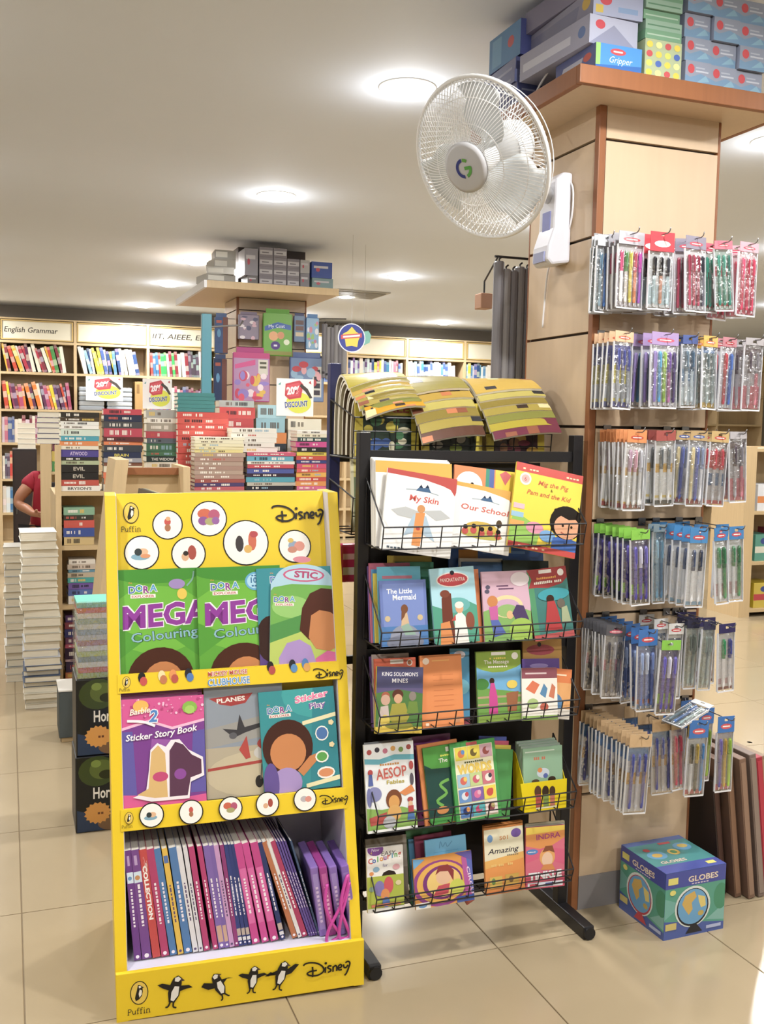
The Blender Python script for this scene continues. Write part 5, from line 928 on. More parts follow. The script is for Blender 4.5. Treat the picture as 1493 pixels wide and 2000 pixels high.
carton('dark_blue_box', 'dark blue carton with a red mark on top of the navy ones', 1.40, 2.67, Z0+.152, .14, .2, .10, '#454f8f', [('r',0,0,1,1,'#485294'),('r',.25,.68,.6,.84,'#b8485c')], [('r',0,0,1,1,'#4f86bc'),('e',.7,.55,.1,.16,'#c2505a'),('r',.1,.1,.4,.9,'#6aa0cc')])

# ------------------------------------------------------------------ wall fan
FANW = mat('fan_white', '#e8e9ea', .3); FANW2 = mat('fan_wire_white', '#eeeff0', .28); FANG = mat('fan_badge_grey', '#b9b9bc', .4); BLADE = mat('fan_blade_clear_white', '#dfe3e4', .25, alpha=.82)
view = ray(940, 312).normalized(); FC = CO+ray(940, 312)*(2.50/FPX)
nrm = (-view*.70+(rt*-.89+up*-.46)*.714).normalized()
zx = nrm; xx = Vector((0, 0, 1)).cross(zx).normalized(); yx = zx.cross(xx)
FM = Matrix(((xx.x, yx.x, zx.x, FC.x), (xx.y, yx.y, zx.y, FC.y), (xx.z, yx.z, zx.z, FC.z), (0, 0, 0, 1)))
fan = thing('wall_fan', 'white oscillating wall fan mounted high on the pillar', 'fan', M=FM)
FR = .197
G().tube([(FR*math.cos(2*math.pi*i/64), FR*math.sin(2*math.pi*i/64), 0) for i in range(64)], .0058, 8, closed=True).build('rim', FANW, fan, smooth=True)
def dome(r, h, p=2.2): return h*(1-(r/FR)**p)
g = G()
NW = 108
for i in range(NW):
    a = 2*math.pi*i/NW; sw = .16
    pts = []
    for k in range(9):
        r = .060+(FR-.060)*k/8; b = a+sw*(1-k/8); pts.append((r*math.cos(b), r*math.sin(b), dome(r, .062)+.002))
    g.tube(pts, .00105, 4, cap=False)
for r in (.10, .155, .19): g.tube([(r*math.cos(2*math.pi*i/48), r*math.sin(2*math.pi*i/48), dome(r, .062)) for i in range(48)], .0013, 5, closed=True)
o = g.build('front_grille', FANW2, fan); o['kind'] = 'stuff'
g = G()
for i in range(84):
    a = 2*math.pi*i/84; pts = [((FR-(FR-.06)*k/7)*math.cos(a), (FR-(FR-.06)*k/7)*math.sin(a), -.004-.085*min(1, (k/7)*2.2)**.8) for k in range(8)]
    g.tube(pts, .00105, 4, cap=False)
for r, z in ((.178, -.052), (.14, -.084), (.1, -.088)): g.tube([(r*math.cos(2*math.pi*i/48), r*math.sin(2*math.pi*i/48), z) for i in range(48)], .0013, 5, closed=True)
o = g.build('rear_grille', FANW2, fan); o['kind'] = 'stuff'
bd = G().lathe([(0, .0735), (.052, .072), (.0615, .068), (.0615, .058), (0, .058)], 32).build('badge', FANG, fan, smooth=True)
p = Print(1, 1)
def arc(r0, r1, a0, a1, n=14): return [(r0*math.cos(R(a0+(a1-a0)*i/n)), r0*math.sin(R(a0+(a1-a0)*i/n))) for i in range(n+1)]+[(r1*math.cos(R(a1-(a1-a0)*i/n)), r1*math.sin(R(a1-(a1-a0)*i/n))) for i in range(n+1)]
for A, c in ((arc(.024, .016, 95, 265), '#24317e'), (arc(.024, .016, 50, 88), '#5a9a3a'), (arc(.024, .016, -75, 5), '#4d9a3c')): p._add(A, [(i, i+1, len(A)-2-i, len(A)-1-i) for i in range(len(A)//2-1)], c)
p.rect(.002, -.004, .022, .004, '#4d9a3c')
lo = p.build('logo', bd, m=PRINT); lo.rotation_euler = (R(-90), 0, 0); lo.location = (0, 0, .0741); 
for k in range(3):
    g = G(); rows = []; a0 = R(120*k+62)
    for i in range(9):
        r = .035+(.182-.035)*i/8; wdt = R(92)*(.55+.45*math.sin(math.pi*min(1, i/6)))
        rows.append([(r*math.cos(a0+wdt*(j/8-.5)+.25*i/8), r*math.sin(a0+wdt*(j/8-.5)+.25*i/8), .012-.045*(j/8)) for j in range(9)])
    g.sheet(rows); b_ = g.build('blade', BLADE, fan, smooth=True); m_ = b_.modifiers.new('solid', 'SOLIDIFY'); m_.thickness = .0025
G().lathe([(0, .03), (.03, .028), (.036, .0), (.036, -.03), (0, -.03)], 24).build('hub', FANW, fan, smooth=True)
G().lathe([(0, -.08), (.058, -.082), (.064, -.12), (.056, -.16), (.03, -.178), (0, -.18)], 28).build('motor_housing', FANW, fan, smooth=True)
FI = FM.inverted()
# bracket on the left face of the pillar, in world axes then brought into the fan's frame
bk = bpy.data.objects.new('wall_bracket', None); COL.objects.link(bk); bk.parent = fan; bk.matrix_parent_inverse = FI
BW = mat('bracket_white', '#dcdde6', .35)
b0 = at(1088, 345, X=1.49); b1 = at(1080, 520, X=1.49); by = (b0.y+b1.y)/2; bt, bb = b0.z+.005, b1.z
print('fan', FC, 'bracket', b0, b1)
xw = PX0
G().prism_y([(xw, bb+.005), (xw, bt), (xw-.03, bt), (xw-.052, bt-.02), (xw-.055, bb+.10), (xw-.072, bb+.05), (xw-.075, bb+.01), (xw-.06, bb-.005)], by-.047, by+.047).build('bracket_body', BW, bk, bevel=.008)
G().box(xw-.0775, by-.03, bb+.006, xw-.070, by+.03, bb+.034).build('control_panel', cm('#9aa0c8', .4), bk)
mp = FM @ Vector((0, 0, -.14))
G().tube([tuple(mp), (mp.x+.03, (mp.y+by)/2, mp.z-.045), (xw-.05, by, bt-.06)], [.028, .022, .024], 14).build('arm', FANW, bk, smooth=True)
G().box(xw-.056, by-.022, bb+.085, xw-.0545, by+.022, bb+.15).build('label_strip', cm('#7f86c4', .4), bk)
def wpx(lst, X): return [tuple(at(x, y, X=X)) for x, y in lst]
pc = smooth_path(wpx([(1065,300),(1040,240),(1045,190),(1065,150),(1092,118)], 1.43), 5)
G().tube(pc[:-3], .0032, 7).build('power_cord', WHITEP, bk, smooth=True)
pc = smooth_path(wpx([(1112,350),(1120,372),(1117,425),(1104,470),(1085,500),(1072,525),(1066,570),(1060,640)], PX0-.006), 5)
G().tube(pc, .0028, 7).build('power_cord', WHITEP, bk, smooth=True)

# ------------------------------------------------------------------ globe carton and leaning boards
gz = R(-2.0); gp = at(1296, 1838, Z=0)
gr_ = (at(1416, 1811, Z=0)-gp).length; gl_ = (at(1208, 1762, Z=0)-gp).length; print('globe', gp, gr_, gl_)
GW, GD, GH = .205, .205, .19
gb = thing('globe_box', 'blue and green cardboard globe box standing at the foot of the pillar', 'box', (gp.x, gp.y, 0), (0, 0, R(1.5)))
G().box(0, 0, 0, GW, GD, GH).build('carton_body', cm('#3d5fa8', .35), gb, bevel=.002)
def globe_face(red):
    return [('r',0,0,1,1,'#4f9a86'),('p',[(0,0),(1,0),(1,.12),(.5,.2),(0,.28)],'#3f56a0'),('p',[(.0,.3),(.3,.5),(0,.62)],'#6aa8a0'),('p',[(.7,.2),(1,.4),(1,.15)],'#7ab0a8'),('r',0,.76,1,1,'#38449a'),('e',.93,.52,.12,.2,'#3f8a6a'),
            ('o','GLOBES',.62 if not red else .52,.82,.085,'#d8d0c0','#9a5a3c',.02,{'wd':.5,'bold':.02}),('b',.6 if not red else .52,.778,.02,.34,'#c9c0d0'),('r',.04,.82,.2,.92,'#d8d06a'),
            ('e',.46,.44,.295,.31,'#cfd8d4',{'n':28}),('e',.46,.43,.265,.285,'#b03040' if red else '#22222c',{'n':28}),('e',.46,.44,.245,.265,'#5a9ac8',{'n':28}),('p',[(.28,.5),(.33,.62),(.48,.67),(.52,.58),(.44,.5),(.46,.4),(.4,.32),(.34,.4)],'#c9a44a'),('p',[(.54,.6),(.66,.56),(.68,.42),(.6,.4),(.56,.5)],'#d8c46a'),('e',.6,.32,.05,.04,'#b9a04a'),
            ('p',[(.36,.04),(.44,.16),(.54,.16),(.64,.04)],'#b8283a' if red else '#26262e'),('r',.02,.14,.2,.24,'#c9b86a'),('e',.12,.7,.05,.04,'#d8d06a'),('r',.7,.06,.95,.11,'#a9b4d8')]
p = Print(GW, GH); p.art(globe_face(False)); p.build('front_print', gb, loc=(0, -.0003, 0), m=GLOSS)
p = Print(GD, GH); p.art(globe_face(True)); p.build('side_print', gb, loc=(-.0003, GD, 0), rot=(0, 0, R(-90)), m=GLOSS)
p = Print(GW, GD); p.art([('r',0,0,1,1,'#4a8f90'),('r',0,0,1,.22,'#4450a0'),('r',0,.88,1,1,'#4a66a8'),('o','GLOBES',.36,.27,.07,'#d8d0c0','#9a5a3c',.02,{'wd':.42,'bold':.02}),('e',.25,.52,.15,.12,'#5a9ac0'),('e',.25,.52,.08,.06,'#c9a44a'),('e',.55,.55,.09,.09,'#d8b44a'),('e',.55,.55,.05,.05,'#4a8a5a'),('e',.78,.66,.14,.12,'#5a9ac0'),('e',.8,.68,.08,.06,'#c9b05a'),('r',.5,.8,.7,.86,'#b8404c'),('e',.2,.7,.05,.05,'#b8303c'),('r',.76,.07,.9,.15,'#d8d06a')]); o = p.build('top_print', gb, loc=(0, 0, GH+.0003), rot=(R(-90), 0, 0), m=GLOSS)
BR1 = mat('brown_board', '#6d5244', .5, vary=.15, scale=8, stretch=(8, 8, .6)); 
for i, (c, x, hgt, yb, lb) in enumerate((('#3a2c28', 1.945, .36, 2.36, 'darkest brown board next to the pillar foot'), ('#6f5444', 1.975, .42, 2.33, 'mid brown board second in the leaning row'), ('#7d6252', 2.008, .44, 2.31, 'wide brown board in the middle of the leaning row'),
                                   ('#7a6a62', 2.045, .45, 2.31, 'grey brown board near the right of the leaning row'), ('#9c2c3c', 2.085, .43, 2.33, 'red edged board at the right of the leaning row'), ('#8f7a64', 2.125, .42, 2.36, 'tan board at the right end of the leaning row'))):
    t = thing('leaning_board', lb+' beside the pillar', 'board', (x+.055, yb, .0016), (0, R(-8), 0), group='boards leaning beside the pillar')
    G().box(0, 0, 0, .024, .34, hgt).build('board_panel', mat('board_%d' % i, c, .5, vary=.15, scale=9, stretch=(8, 8, .6)), t, bevel=.002)
    G().box(.004, -.0012, .012, .020, .001, hgt-.012).build('edge_band', cm(('#5a4038', '#8a6a54', '#8f7462', '#8a7a70', '#b03848', '#a08a70')[i], .5), t)
# ------------------------------------------------------------------ flat-lying books in stacks
UNIT_PAGES = {}
def flat_book(x0, y0, z0, w, d, t, col, label, group, spine='front', deco=None, yaw=0, txt=None, tcol='#efe9df'):
    r = thing('stacked_book', label, 'book', M=Matrix.Translation((x0+w/2, y0+d/2, z0)) @ Matrix.Rotation(yaw, 4, 'Z') @ Matrix.Translation((-w/2, -d/2, 0)), group=group)
    c = min(.0022, t*.12); g = G().box(0, 0, 0, w, d, c).box(0, 0, t-c, w, d, t)
    if spine == 'front': g.box(0, 0, c, w, c, t-c)
    o = g.build('cover', BOOKC, r); o.color = lin(col)
    if spine == 'front': G().box(.003, c*1.01, c*1.01, w-.003, d-.003, t-c*1.01).build('pages', PAGES, r)
    else: G().box(.003, .003, c*1.01, w-.003, d-c, t-c*1.01).build('pages', PAGES, r)
    if spine == 'front':
        p = Print(w, t); k = deco if deco is not None else 2; q = random.Random(hash(label) % 9999 if False else int(x0*9001+z0*7919))
        if txt: p.text(txt, .48, .24, .5, tcol, wd=min(.7, .075*len(txt)), bold=.02)
        elif k:
            x = .08+.1*q.random()
            for i in range(k):
                l_ = .12+.25*q.random(); hh = .16+.12*q.random(); c2 = tcol if q.random() < .7 else ('#d8b84a', '#c24a3a', '#8fb4c8', '#2a2a30')[q.randrange(4)]
                n = int(l_/.035)
                for j in range(n):
                    if q.random() < .85: p.rect(x+j*.035, .5-hh, x+j*.035+.024, .5+hh, c2)
                x += l_+.05
                if x > .8: break
        if p.g.v: p.build('spine_print', r, loc=(0, -.0002, 0))
    return r
def stack(name, x0, x1, Y, z0, ztop, items, grp, depth=.135, spine='front', jit=.006, seed=1):
    """items from the bottom up: (colour, colour word, weight[, text[, text colour]])"""
    q = random.Random(seed); tot = sum(i[2] for i in items); z = z0; n = len(items)
    for k, it in enumerate(items):
        t = (ztop-z0)*it[2]/tot
        flat_book(x0+jit*(q.random()-.5), Y+jit*(q.random()-.2), z, (x1-x0)*(1-.06*q.random()), depth, t-.0006, it[0], '%s book, %s down in %s' % (it[1], ORD[n-1-k], name), grp, spine,
                  txt=it[3] if len(it) > 3 else None, tcol=it[4] if len(it) > 4 else ('#efe9df' if sum(lin(it[0])[:3]) < 1.1 else '#5a4a3a'), yaw=R(4*(q.random()-.5)))
        z += t
    return z
# the two-sided bookcase in the middle of the shop
GY, GTOP = 5.20, 1.035
gx0, gx1 = .218, 1.70
gd = thing('bookcase_island', 'light wooden island bookcase covered with stacked paperbacks behind the yellow stand', 'bookcase')
for x in (gx0, gx1-.028, .72, 1.21):
    top = 1.265 if x == gx0 else GTOP-.02
    G().box(x, GY if x == gx0 else GY+.01, 0, x+.028, GY+.62, top if x != gx0 else GTOP-.02).build('side_panel', WOOD, gd)
G().box(gx0, GY-.001, 0, gx0+.029, GY+.03, 1.265).build('post', WOOD, gd)
for z in (GTOP, .762, .462, .078):
    G().box(gx0+.0285, GY, z-.022, gx1-.028, GY+.60, z).build('shelf_board', WOODH, gd)
G().box(gx0+.03, GY+.27, .08, gx1-.03, GY+.285, GTOP-.025).build('back_panel', WOOD, gd)
def gxp(px, Y=GY): return at(px, 900, Y=Y).x
def gzp(py, Y=GY, px=300): return at(px, py, Y=Y).z
SG = 'paperbacks stacked on the island bookcase'
A = [('#e8e4da','white',1,"BRYSON'S",'#3a3a3a'),('#b8402c','red and orange',1.1),('#22201f','black',1.4,'EVIL','#b9b0a0'),('#24211f','black',1.4,'EVIL','#b9b0a0'),('#a9b58f','pale green',.8),('#2c2a2c','charcoal',.6),('#473a8c','purple',1.4,'ATWOOD','#c9b8dc'),('#e3dcc8','cream',.7),('#d8803c','orange',.9),('#3f9cb0','teal',.9),('#cfdccf','pale mint',1.3),('#eceae4','white',.7),('#e6e6e0','white',.7),('#4a3a28','brown',.7),('#2f2a22','dark',1)]
stack('the left front stack of the island', gxp(118), gxp(196), GY+.012, GTOP+.0006, gzp(808), A, SG, seed=2)
B = [('#d8d0c0','cream',1.2),('#d87a3c','orange',1),('#d8693a','orange',1),('#e0d6bc','cream',1.1,'GRY','#8a4a2a'),('#7a4a34','brown',.6),('#9a9aa0','grey',.8),('#26304f','navy',1,'BRAIN','#d8c84a'),('#3a3f48','slate',1.2),('#d8743a','orange',.6),('#5f2a2c','dark red',.8),('#b8304a','crimson',1.5),('#4a4a4e','charcoal',1.1),('#28304a','navy',1.2),('#c22f44','red',1)]
stack('the second front stack of the island', gxp(203), gxp(281), GY+.016, GTOP+.0006, gzp(800), B, SG, seed=3)
C = [('#8a8a8c','grey',1.6),('#2c3450','navy',1,'REVENANT','#d8d8dc'),('#e3ded0','white',.9),('#2a3a38','dark green',.8,'THE WIDOW','#e0e0dc'),('#4a7a5a','green',.6),('#3f6f54','green',1.1),('#5a6470','slate',.7),('#b83a4c','red',.9),('#a9a294','grey beige',1.1),('#e6e2d8','white',.7),('#a9a9a4','grey',1.1)]
stack('the stack under the left discount card', gxp(286, 5.42), gxp(338, 5.42)+.04, 5.42, GTOP+.0006, gzp(800, 5.42), C, SG, seed=4)
Dd = [('#c8382f','red',1,'EASTERN',  '#f0dcd4')]*0+[('#d0463a' if i % 2 else '#c93c34','red',1) for i in range(13)]
stack('the tall red stack', gxp(347, 5.36), gxp(448, 5.36), 5.36, GTOP+.0006, gzp(803, 5.36), Dd, SG, seed=5, jit=.002)
zt = gzp(803, 5.36)
for i in range(5):
    flat_book(gxp(346, 5.38)+.004*(i % 2), 5.37, zt+.0006+i*.0205, gxp(418, 5.38)-gxp(346, 5.38), .13, .0195, '#3f8a8c', 'teal book, %s from the top of the pile on the red stack' % ORD[4-i], SG, deco=0)
E_ = [('#b8505a','rose',1),('#4a3a6a','violet',1),('#9c4a44','brick',1)]+[(('#a8877a','#b09888')[i % 2],'brown and blue',1.15) for i in range(6)]+[('#e3d48a','pale yellow',.8),('#e6dcae','cream',.8),('#e8e0ba','cream',.8),('#e9e3c4','cream',.9),('#ebe6cc','cream',.8)]
zE = gzp(852)
stack('the cream and brown front stack', gxp(381), gxp(481), GY+.006, GTOP+.0006, zE, E_, SG, seed=6, jit=.003)
F_ = [('#e6e3da','white',1) for i in range(5)]
Gg = [('#2a2a34','black',1.1),('#b8b4a8','pale',.9),('#4a9cb0','teal',1.3),('#3a2a3c','plum',.9),('#44529c','blue',1.3),('#c23a4c','red',1),('#e3dfd6','white',.8),('#5aa4bc','teal',1.3),('#c24a6a','pink',.9)]
zG = stack('the teal and red front stack', gxp(484), gxp(579), GY+.008, GTOP+.0006, gzp(882), Gg, SG, seed=7)
stack('the white stack above the teal and red one', gxp(455), gxp(545), GY+.03, zG, gzp(833), F_, SG, seed=8, jit=.002)
Hh = [('#d05a8a','pink',.9),('#d8893c','orange',1.1),('#c2382f','red',1),('#e0a83c','golden',1.1),('#d04a4a','coral',.9),('#cc3a6a','hot pink',1.2),('#2f3a7c','navy',.8),('#c2402f','red',1),('#d8c83a','yellow',.9),('#2c2a2c','black',1.1),('#c93a8a','magenta',1.3),('#2f4a4c','dark teal',1),('#e3ddc4','cream',.8),('#e8e4da','white',.8)]
stack('the right front stack beside the navy post', gxp(581), gxp(652), GY+.012, GTOP+.0006, gzp(836), Hh, SG, seed=9)
I_ = [('#8a8a88','grey',2.2),('#3a3038','dark',1),('#5a3a44','plum',.8),('#8c3a44','dark red',1.2),('#b8363c','red',1),('#c43c3c','red',1),('#a9b4b0','grey green',.6)]
stack('the back stack behind the red books', gxp(428, 5.5), gxp(498, 5.5), 5.5, GTOP+.0006, gzp(778, 5.5), I_, SG, seed=10)
J_ = [('#9a9a98','grey',3),('#3a4450','slate',.9),('#d8843c','orange',1),('#8fbcc8','pale blue',1.3),('#9fc8d2','pale blue',1.2)]
stack('the pale blue topped back stack', gxp(502, 5.5), gxp(560, 5.5), 5.5, GTOP+.0006, gzp(785, 5.5), J_, SG, seed=11)
K_ = [('#a8a6a0','grey',3),('#b8b6b0','grey',2),('#d8d5c8','pale',1),('#e0dcc8','cream',1.2)]
stack('the grey back stack under the right discount card', gxp(562, 5.5), gxp(628, 5.5), 5.5, GTOP+.0006, gzp(812, 5.5), K_, SG, seed=12)
# discount cards
def discount(px0, px1, py0, py1, Y, label, base=None):
    a, b = at(px0, py1, Y=Y), at(px1, py0, Y=Y); W_, H_ = b.x-a.x, b.z-a.z
    t = thing('discount_card', label, 'sign', (a.x, Y, a.z))
    G().box(0, 0, 0, W_, .003, H_).build('card', cm('#eeeeec', .5), t); G().prism_x([(.003, 0), (.07, 0), (.003, H_*.6)], W_*.42, W_*.58).build('easel_leg', cm('#d8d8d4', .6), t)
    p = Print(W_, H_); p.art([('p',[(.04,.84),(.12,.9),(.1,.82)],'#4a9c9a'),('p',[(.86,.9),(.92,.96),(.94,.86)],'#b8404c'),('e',.60,.36,.34,.28,'#d8dc3a',{'n':24}),('p',[(.22,.55),(.24,.86),(.62,.96),(.72,.85),(.66,.50),(.34,.44)],'#c2303f'),('p',[(.27,.59),(.28,.82),(.60,.90),(.66,.82),(.61,.55),(.36,.50)],'#d04452'),('p',[(.66,.88),(.84,.74),(.97,.5),(.9,.48),(.78,.66),(.62,.80)],'#4a4440'),('t','20%',.46,.60,.19,'#f2eeee',{'wd':.36,'bold':.05,'rot':8}),('o','DISCOUNT',.54,.25,.15,'#2f4a94','#eef0f2',.04,{'wd':.62,'bold':.03,'rot':5})]); p.build('card_print', t, loc=(0, -.0004, 0))
discount(540, 613, 741, 812, 5.5, 'white twenty percent discount card on the right back of the book island')
discount(279, 336, 741, 798, 5.45, 'white twenty percent discount card left of the teal books')
# books inside the island's left bay
SH = 'books inside the island bookcase'
stack('the pile on the upper shelf inside the island', gxp(124), gxp(186), GY+.02, .763, gzp(990), [('#c9b078','tan',1.3),('#2f4a94','blue',1.4),('#c2402f','red',1.2),('#3a3a30','dark',.8),('#7fa88a','green',1.2)], SH, seed=13)
stack('the pile on the middle shelf inside the island', gxp(132), gxp(188), GY+.02, .463, gzp(1090), [('#e3e0dc','white',1.6),('#4a62a4','blue',1.2),('#6a4f9c','purple',1.3),('#3f9c98','teal',1),('#b8a890','beige',1),('#5a8aa0','steel blue',.6),('#c0b0a0','beige',1),('#d8d0c4','cream',.9)], SH, seed=14)
stack('the pile on the lowest shelf inside the island', gxp(124), gxp(180), GY+.02, .079, gzp(1196), [('#c2703c','orange',1),('#3a2a4a','dark violet',1.5),('#c9a8b0','rose',.4),('#3a2440','dark violet',1.6),('#b84a6a','pink',.6),('#6a3a5c','plum',1),('#2f2f6a','indigo',1.2),('#7a2f3c','wine',1),('#4a2a5a','violet',1)], SH, seed=15)
# wooden slanted magazine display between island and yellow stand
WY = 4.35
md = thing('slanted_magazine_display', 'light wooden slanted magazine display half hidden behind the yellow stand', 'display stand')
p0, p1 = at(226, 898, Y=WY), at(160, 1330, Y=WY)
x1 = at(372, 905, Y=WY).x
def slant(g, xa, za, xb, zb, wdt, y0, y1): return g.prism_y([(xa, za), (xa+wdt, za), (xb+wdt, zb), (xb, zb)], y0, y1)
slant(G(), p1.x, 0.0, p0.x, p0.z, .055, WY, WY+.34).build('side_panel', WOOD, md)
slant(G(), x1-.03, 0, x1-.03, p0.z-.03, .03, WY, WY+.34).build('side_panel', WOOD, md)
G().box(p0.x+.05, WY+.16, .3, x1-.03, WY+.175, p0.z-.045).build('back_panel', mat('display_beige', '#cdb38a', .55), md)
G().box(p0.x+.05, WY+.13, p0.z-.07, x1-.02, WY+.17, p0.z-.04).build('top_rail', EDGE, md)
for z in (.85, .55, .2): G().box(p0.x+.03, WY+.01, z, x1-.03, WY+.17, z+.018).build('shelf_board', WOODH, md)
for i in range(3):
    r = thing('magazine', '%s leaning magazine at the left end of the wooden slanted display' % ('dark', 'grey', 'pale')[i], 'magazine', (p0.x+.058+.012*i, WY+.03, .870), (R(-6), R(8), R(-62)))
    book_parts(r, .1, .24, .007, ('#5a544c', '#7f7a72', '#c9c4a4')[i], [('r',0,0,1,1,('#6a625a', '#7f7a72', '#c9c4a4')[i]),('r',.1,.1,.5,.5,'#3a3a44'),('r',.2,.6,.8,.8,'#b86a4a'),('e',.6,.35,.2,.1,'#8fa4b0')])
# plastic-wrapped pile and the two dark cartons in front of the island
HY = 3.42
hx = at(148, 1628, Z=0).x
for i in range(2):
    t = thing('story_carton', '%s black book carton with a white title and orange starburst, left of the yellow stand' % ('lower', 'upper')[i], 'carton', (hx+.004*i, HY+.008*i, .0006+.2635*i), group='black cartons beside the yellow stand')
    G().box(0, 0, 0, .24, .2, .262).build('carton_body', cm('#15161a', .4), t, bevel=.004)
    p = Print(.24, .262); p.art([('r',.02,.01,.99,.99,'#181c1e'),('e',.3,.80,.26,.2,'#3a4a20'),('e',.36,.82,.17,.13,'#5a6a2a'),('e',.28,.9,.07,.05,'#7a8f3a'),('e',.42,.75,.1,.06,'#2a3014'),('p',[(0.02,.01),(.99,.01),(.99,.25),(.5,.16),(.02,.3)],'#233a5c'),('e',.5,.1,.2,.1,'#7a5a3a'),('e',.6,.63,.1,.055,'#a82a34'),('t','Hor',.24,.44,.15,'#ece8de',{'align':'l','wd':.23,'bold':.02})])
    P_ = []
    for k in range(32): a_ = 2*math.pi*k/32; r_ = .19 if k % 2 else .16; P_.append((.30+r_*math.cos(a_), .245+r_*.78*math.sin(a_)))
    p.poly(P_, '#d8932a'); p.bars(.30, .225, .035, .18, '#6a3a14'); p.build('front_print', t, loc=(0, -.0003, 0), m=GLOSS)
zz = .0006+.2635*2
t = thing('wrapped_book_bundle', 'plastic wrapped bundle of slim books with a turquoise top, on the black cartons', 'book bundle', (hx+.012, HY+.02, zz))
for i in range(13):
    g = G().box(0, 0, 0, .2, .16, .0175).mesh('slim_book', BOOKC); o = ob('slim_book', g, t, loc=(.002*(i % 2), 0, .0185*i)); o.color = lin(('#8fae5c', '#b8453f', '#cfd4d0', '#6f8f96', '#a8c07a', '#c9d0d2', '#9a6a7a', '#b4bcc0', '#7f9aa8', '#c9cfc4', '#8faa9a', '#d8d4c4', '#c24a48')[i])
o = G().box(-.001, -.001, .2408, .2, .161, .2575).build('top_book', BOOKC, t); o.color = lin('#5fb8a8')
g = G(); rows = [[(-.006-.002*math.sin(3*i+j), -.006-.003*math.sin(2*i+1.7*j), .262*i/8) if j == 0 else (-.006+.21*(j-0)/6, -.006-.004*math.sin(1.9*i+2.3*j), .262*i/8) for j in range(7)] for i in range(9)]
g.sheet(rows); g.add([(-.006, -.006, 0), (-.006, -.006, .262), (-.006, .165, .262), (-.006, .165, 0)], [(0, 1, 2, 3)]); g.build('plastic_wrap', clear_plastic('bundle_wrap', .92, .28), t, smooth=True)
a = at(116, 1452, Z=0)
t = thing('dark_grey_carton', 'dark grey carton standing on the floor left of the black cartons', 'carton', (a.x, a.y, .0006)); G().box(0, 0, .02, .2, .2, .225).build('carton_body', mat('slate_card', '#4a5254', .6, vary=.1), t, bevel=.004); G().box(.01, .01, 0, .19, .19, .02).build('pallet', WOOD, t); G().box(-.002, -.002, .225, .202, .2, .231).build('lid', cm('#d8d6d0', .6), t)
# white paged piles on the floor at the left of the island
q = random.Random(21); z = .0006; k = 0
cols = ['#d8d2c0']*4+['#4a5a74']*4+['#b9bcc2']*3+['#c9c6b8']*4+['#dcd8c8']*4+['#c4c2b6']*2+['#e3e0d6']*3+['#e8e6de']*3
for i, c in enumerate(cols):
    t_ = (.024 if i < 8 else .034)*(1.0+.25*q.random())
    if z+t_ > .86: break
    flat_book(.055+.012*q.random()-(.01 if i > 14 else 0), 4.99+.02*q.random(), z, .165, .22, t_-.0006, c, 'pale paged book, %s up in the tall floor pile beside the island' % ORD[i], 'tall pile on the floor', spine='back', yaw=R(5*(q.random()-.5))); z += t_
z = .0006
for i in range(18):
    t_ = .036*(1+.2*q.random())
    flat_book(-.03+.012*q.random(), 5.55+.02*q.random(), z, .13, .2, t_-.0006, ('#c4c0b4', '#b0ada4', '#9aa0a4', '#cac6b4')[i % 4], 'greyish book, %s from the floor in the pile behind the tall one' % ORD[i], 'second pile on the floor', spine='back', yaw=R(5*(q.random()-.5))); z += t_
# the next bookcase behind, its end posts and books
nb = thing('rear_bookcase', 'light wooden bookcase end behind the book island', 'bookcase')
nx = at(79, 900, Y=7.2).x
G().box(nx, 7.2, 0, nx+.07, 7.26, 1.22).build('post', WOOD, nb); G().box(nx+.07, 7.45, 0, nx+.9, 7.47, 1.18).build('back_panel', WOOD, nb)
for z in (.1, .42, .74, 1.03): G().box(nx+.07, 7.22, z-.02, nx+.9, 7.45, z).build('shelf_board', WOODH, nb)
for s_, (z, c) in enumerate(((1.03, ['#4a8a4a', '#c9b04a', '#7a3a4c']), (.74, ['#c2603a', '#5a3f7a', '#2c2a30']), (.42, ['#8fae8a', '#3a3a44', '#c9c0a8']))):
    stack('the end pile on the %s shelf of the rear bookcase' % ('top', 'middle', 'low')[s_], nx+.075, nx+.26, 7.225, z+.0006, z+.21, [(x, ('green', 'ochre', 'wine', 'orange', 'violet', 'black', 'mint', 'charcoal', 'cream')[s_*3+i], 1) for i, x in enumerate(c)], 'rear bookcase books', seed=30+s_)
for i in range(6):
    flat_book(nx-.02+.004*(i % 3), 7.21, 1.2206+.03*i if False else 1.221+.036*i, .17, .22, .034, ('#c0bcc4', '#6a6f8a', '#b4aeb8', '#8a8794', '#5a6288', '#cdc8b8')[i], '%s book, %s up in the pile on the rear bookcase post' % (('pale', 'blue grey', 'lilac', 'grey', 'slate blue', 'cream')[i], ORD[i]), 'pile on the rear bookcase', spine='back')
# ------------------------------------------------------------------ wall bookcases along the back
SPINE = bpy.data.materials.new('shelf_book_spine'); SPINE.use_nodes = True
nt = SPINE.node_tree; b = nt.nodes['Principled BSDF']; b.inputs['Roughness'].default_value = .5
oi = nt.nodes.new('ShaderNodeObjectInfo'); tc = nt.nodes.new('ShaderNodeTexCoord'); sp = nt.nodes.new('ShaderNodeSeparateXYZ'); nt.links.new(tc.outputs['Generated'], sp.inputs[0])
def node(t, **k):
    n = nt.nodes.new(t)
    for a_, v in k.items(): setattr(n, a_, v)
    return n
def mathn(op, a_, b_):
    n = node('ShaderNodeMath', operation=op)
    for i, v in enumerate((a_, b_)):
        if isinstance(v, (int, float)): n.inputs[i].default_value = v
        else: nt.links.new(v, n.inputs[i])
    return n.outputs[0]
lo_ = mathn('MULTIPLY_ADD', oi.outputs['Random'], .35); lo_.node.inputs[2].default_value = .25
hi_ = mathn('ADD', lo_, .22)
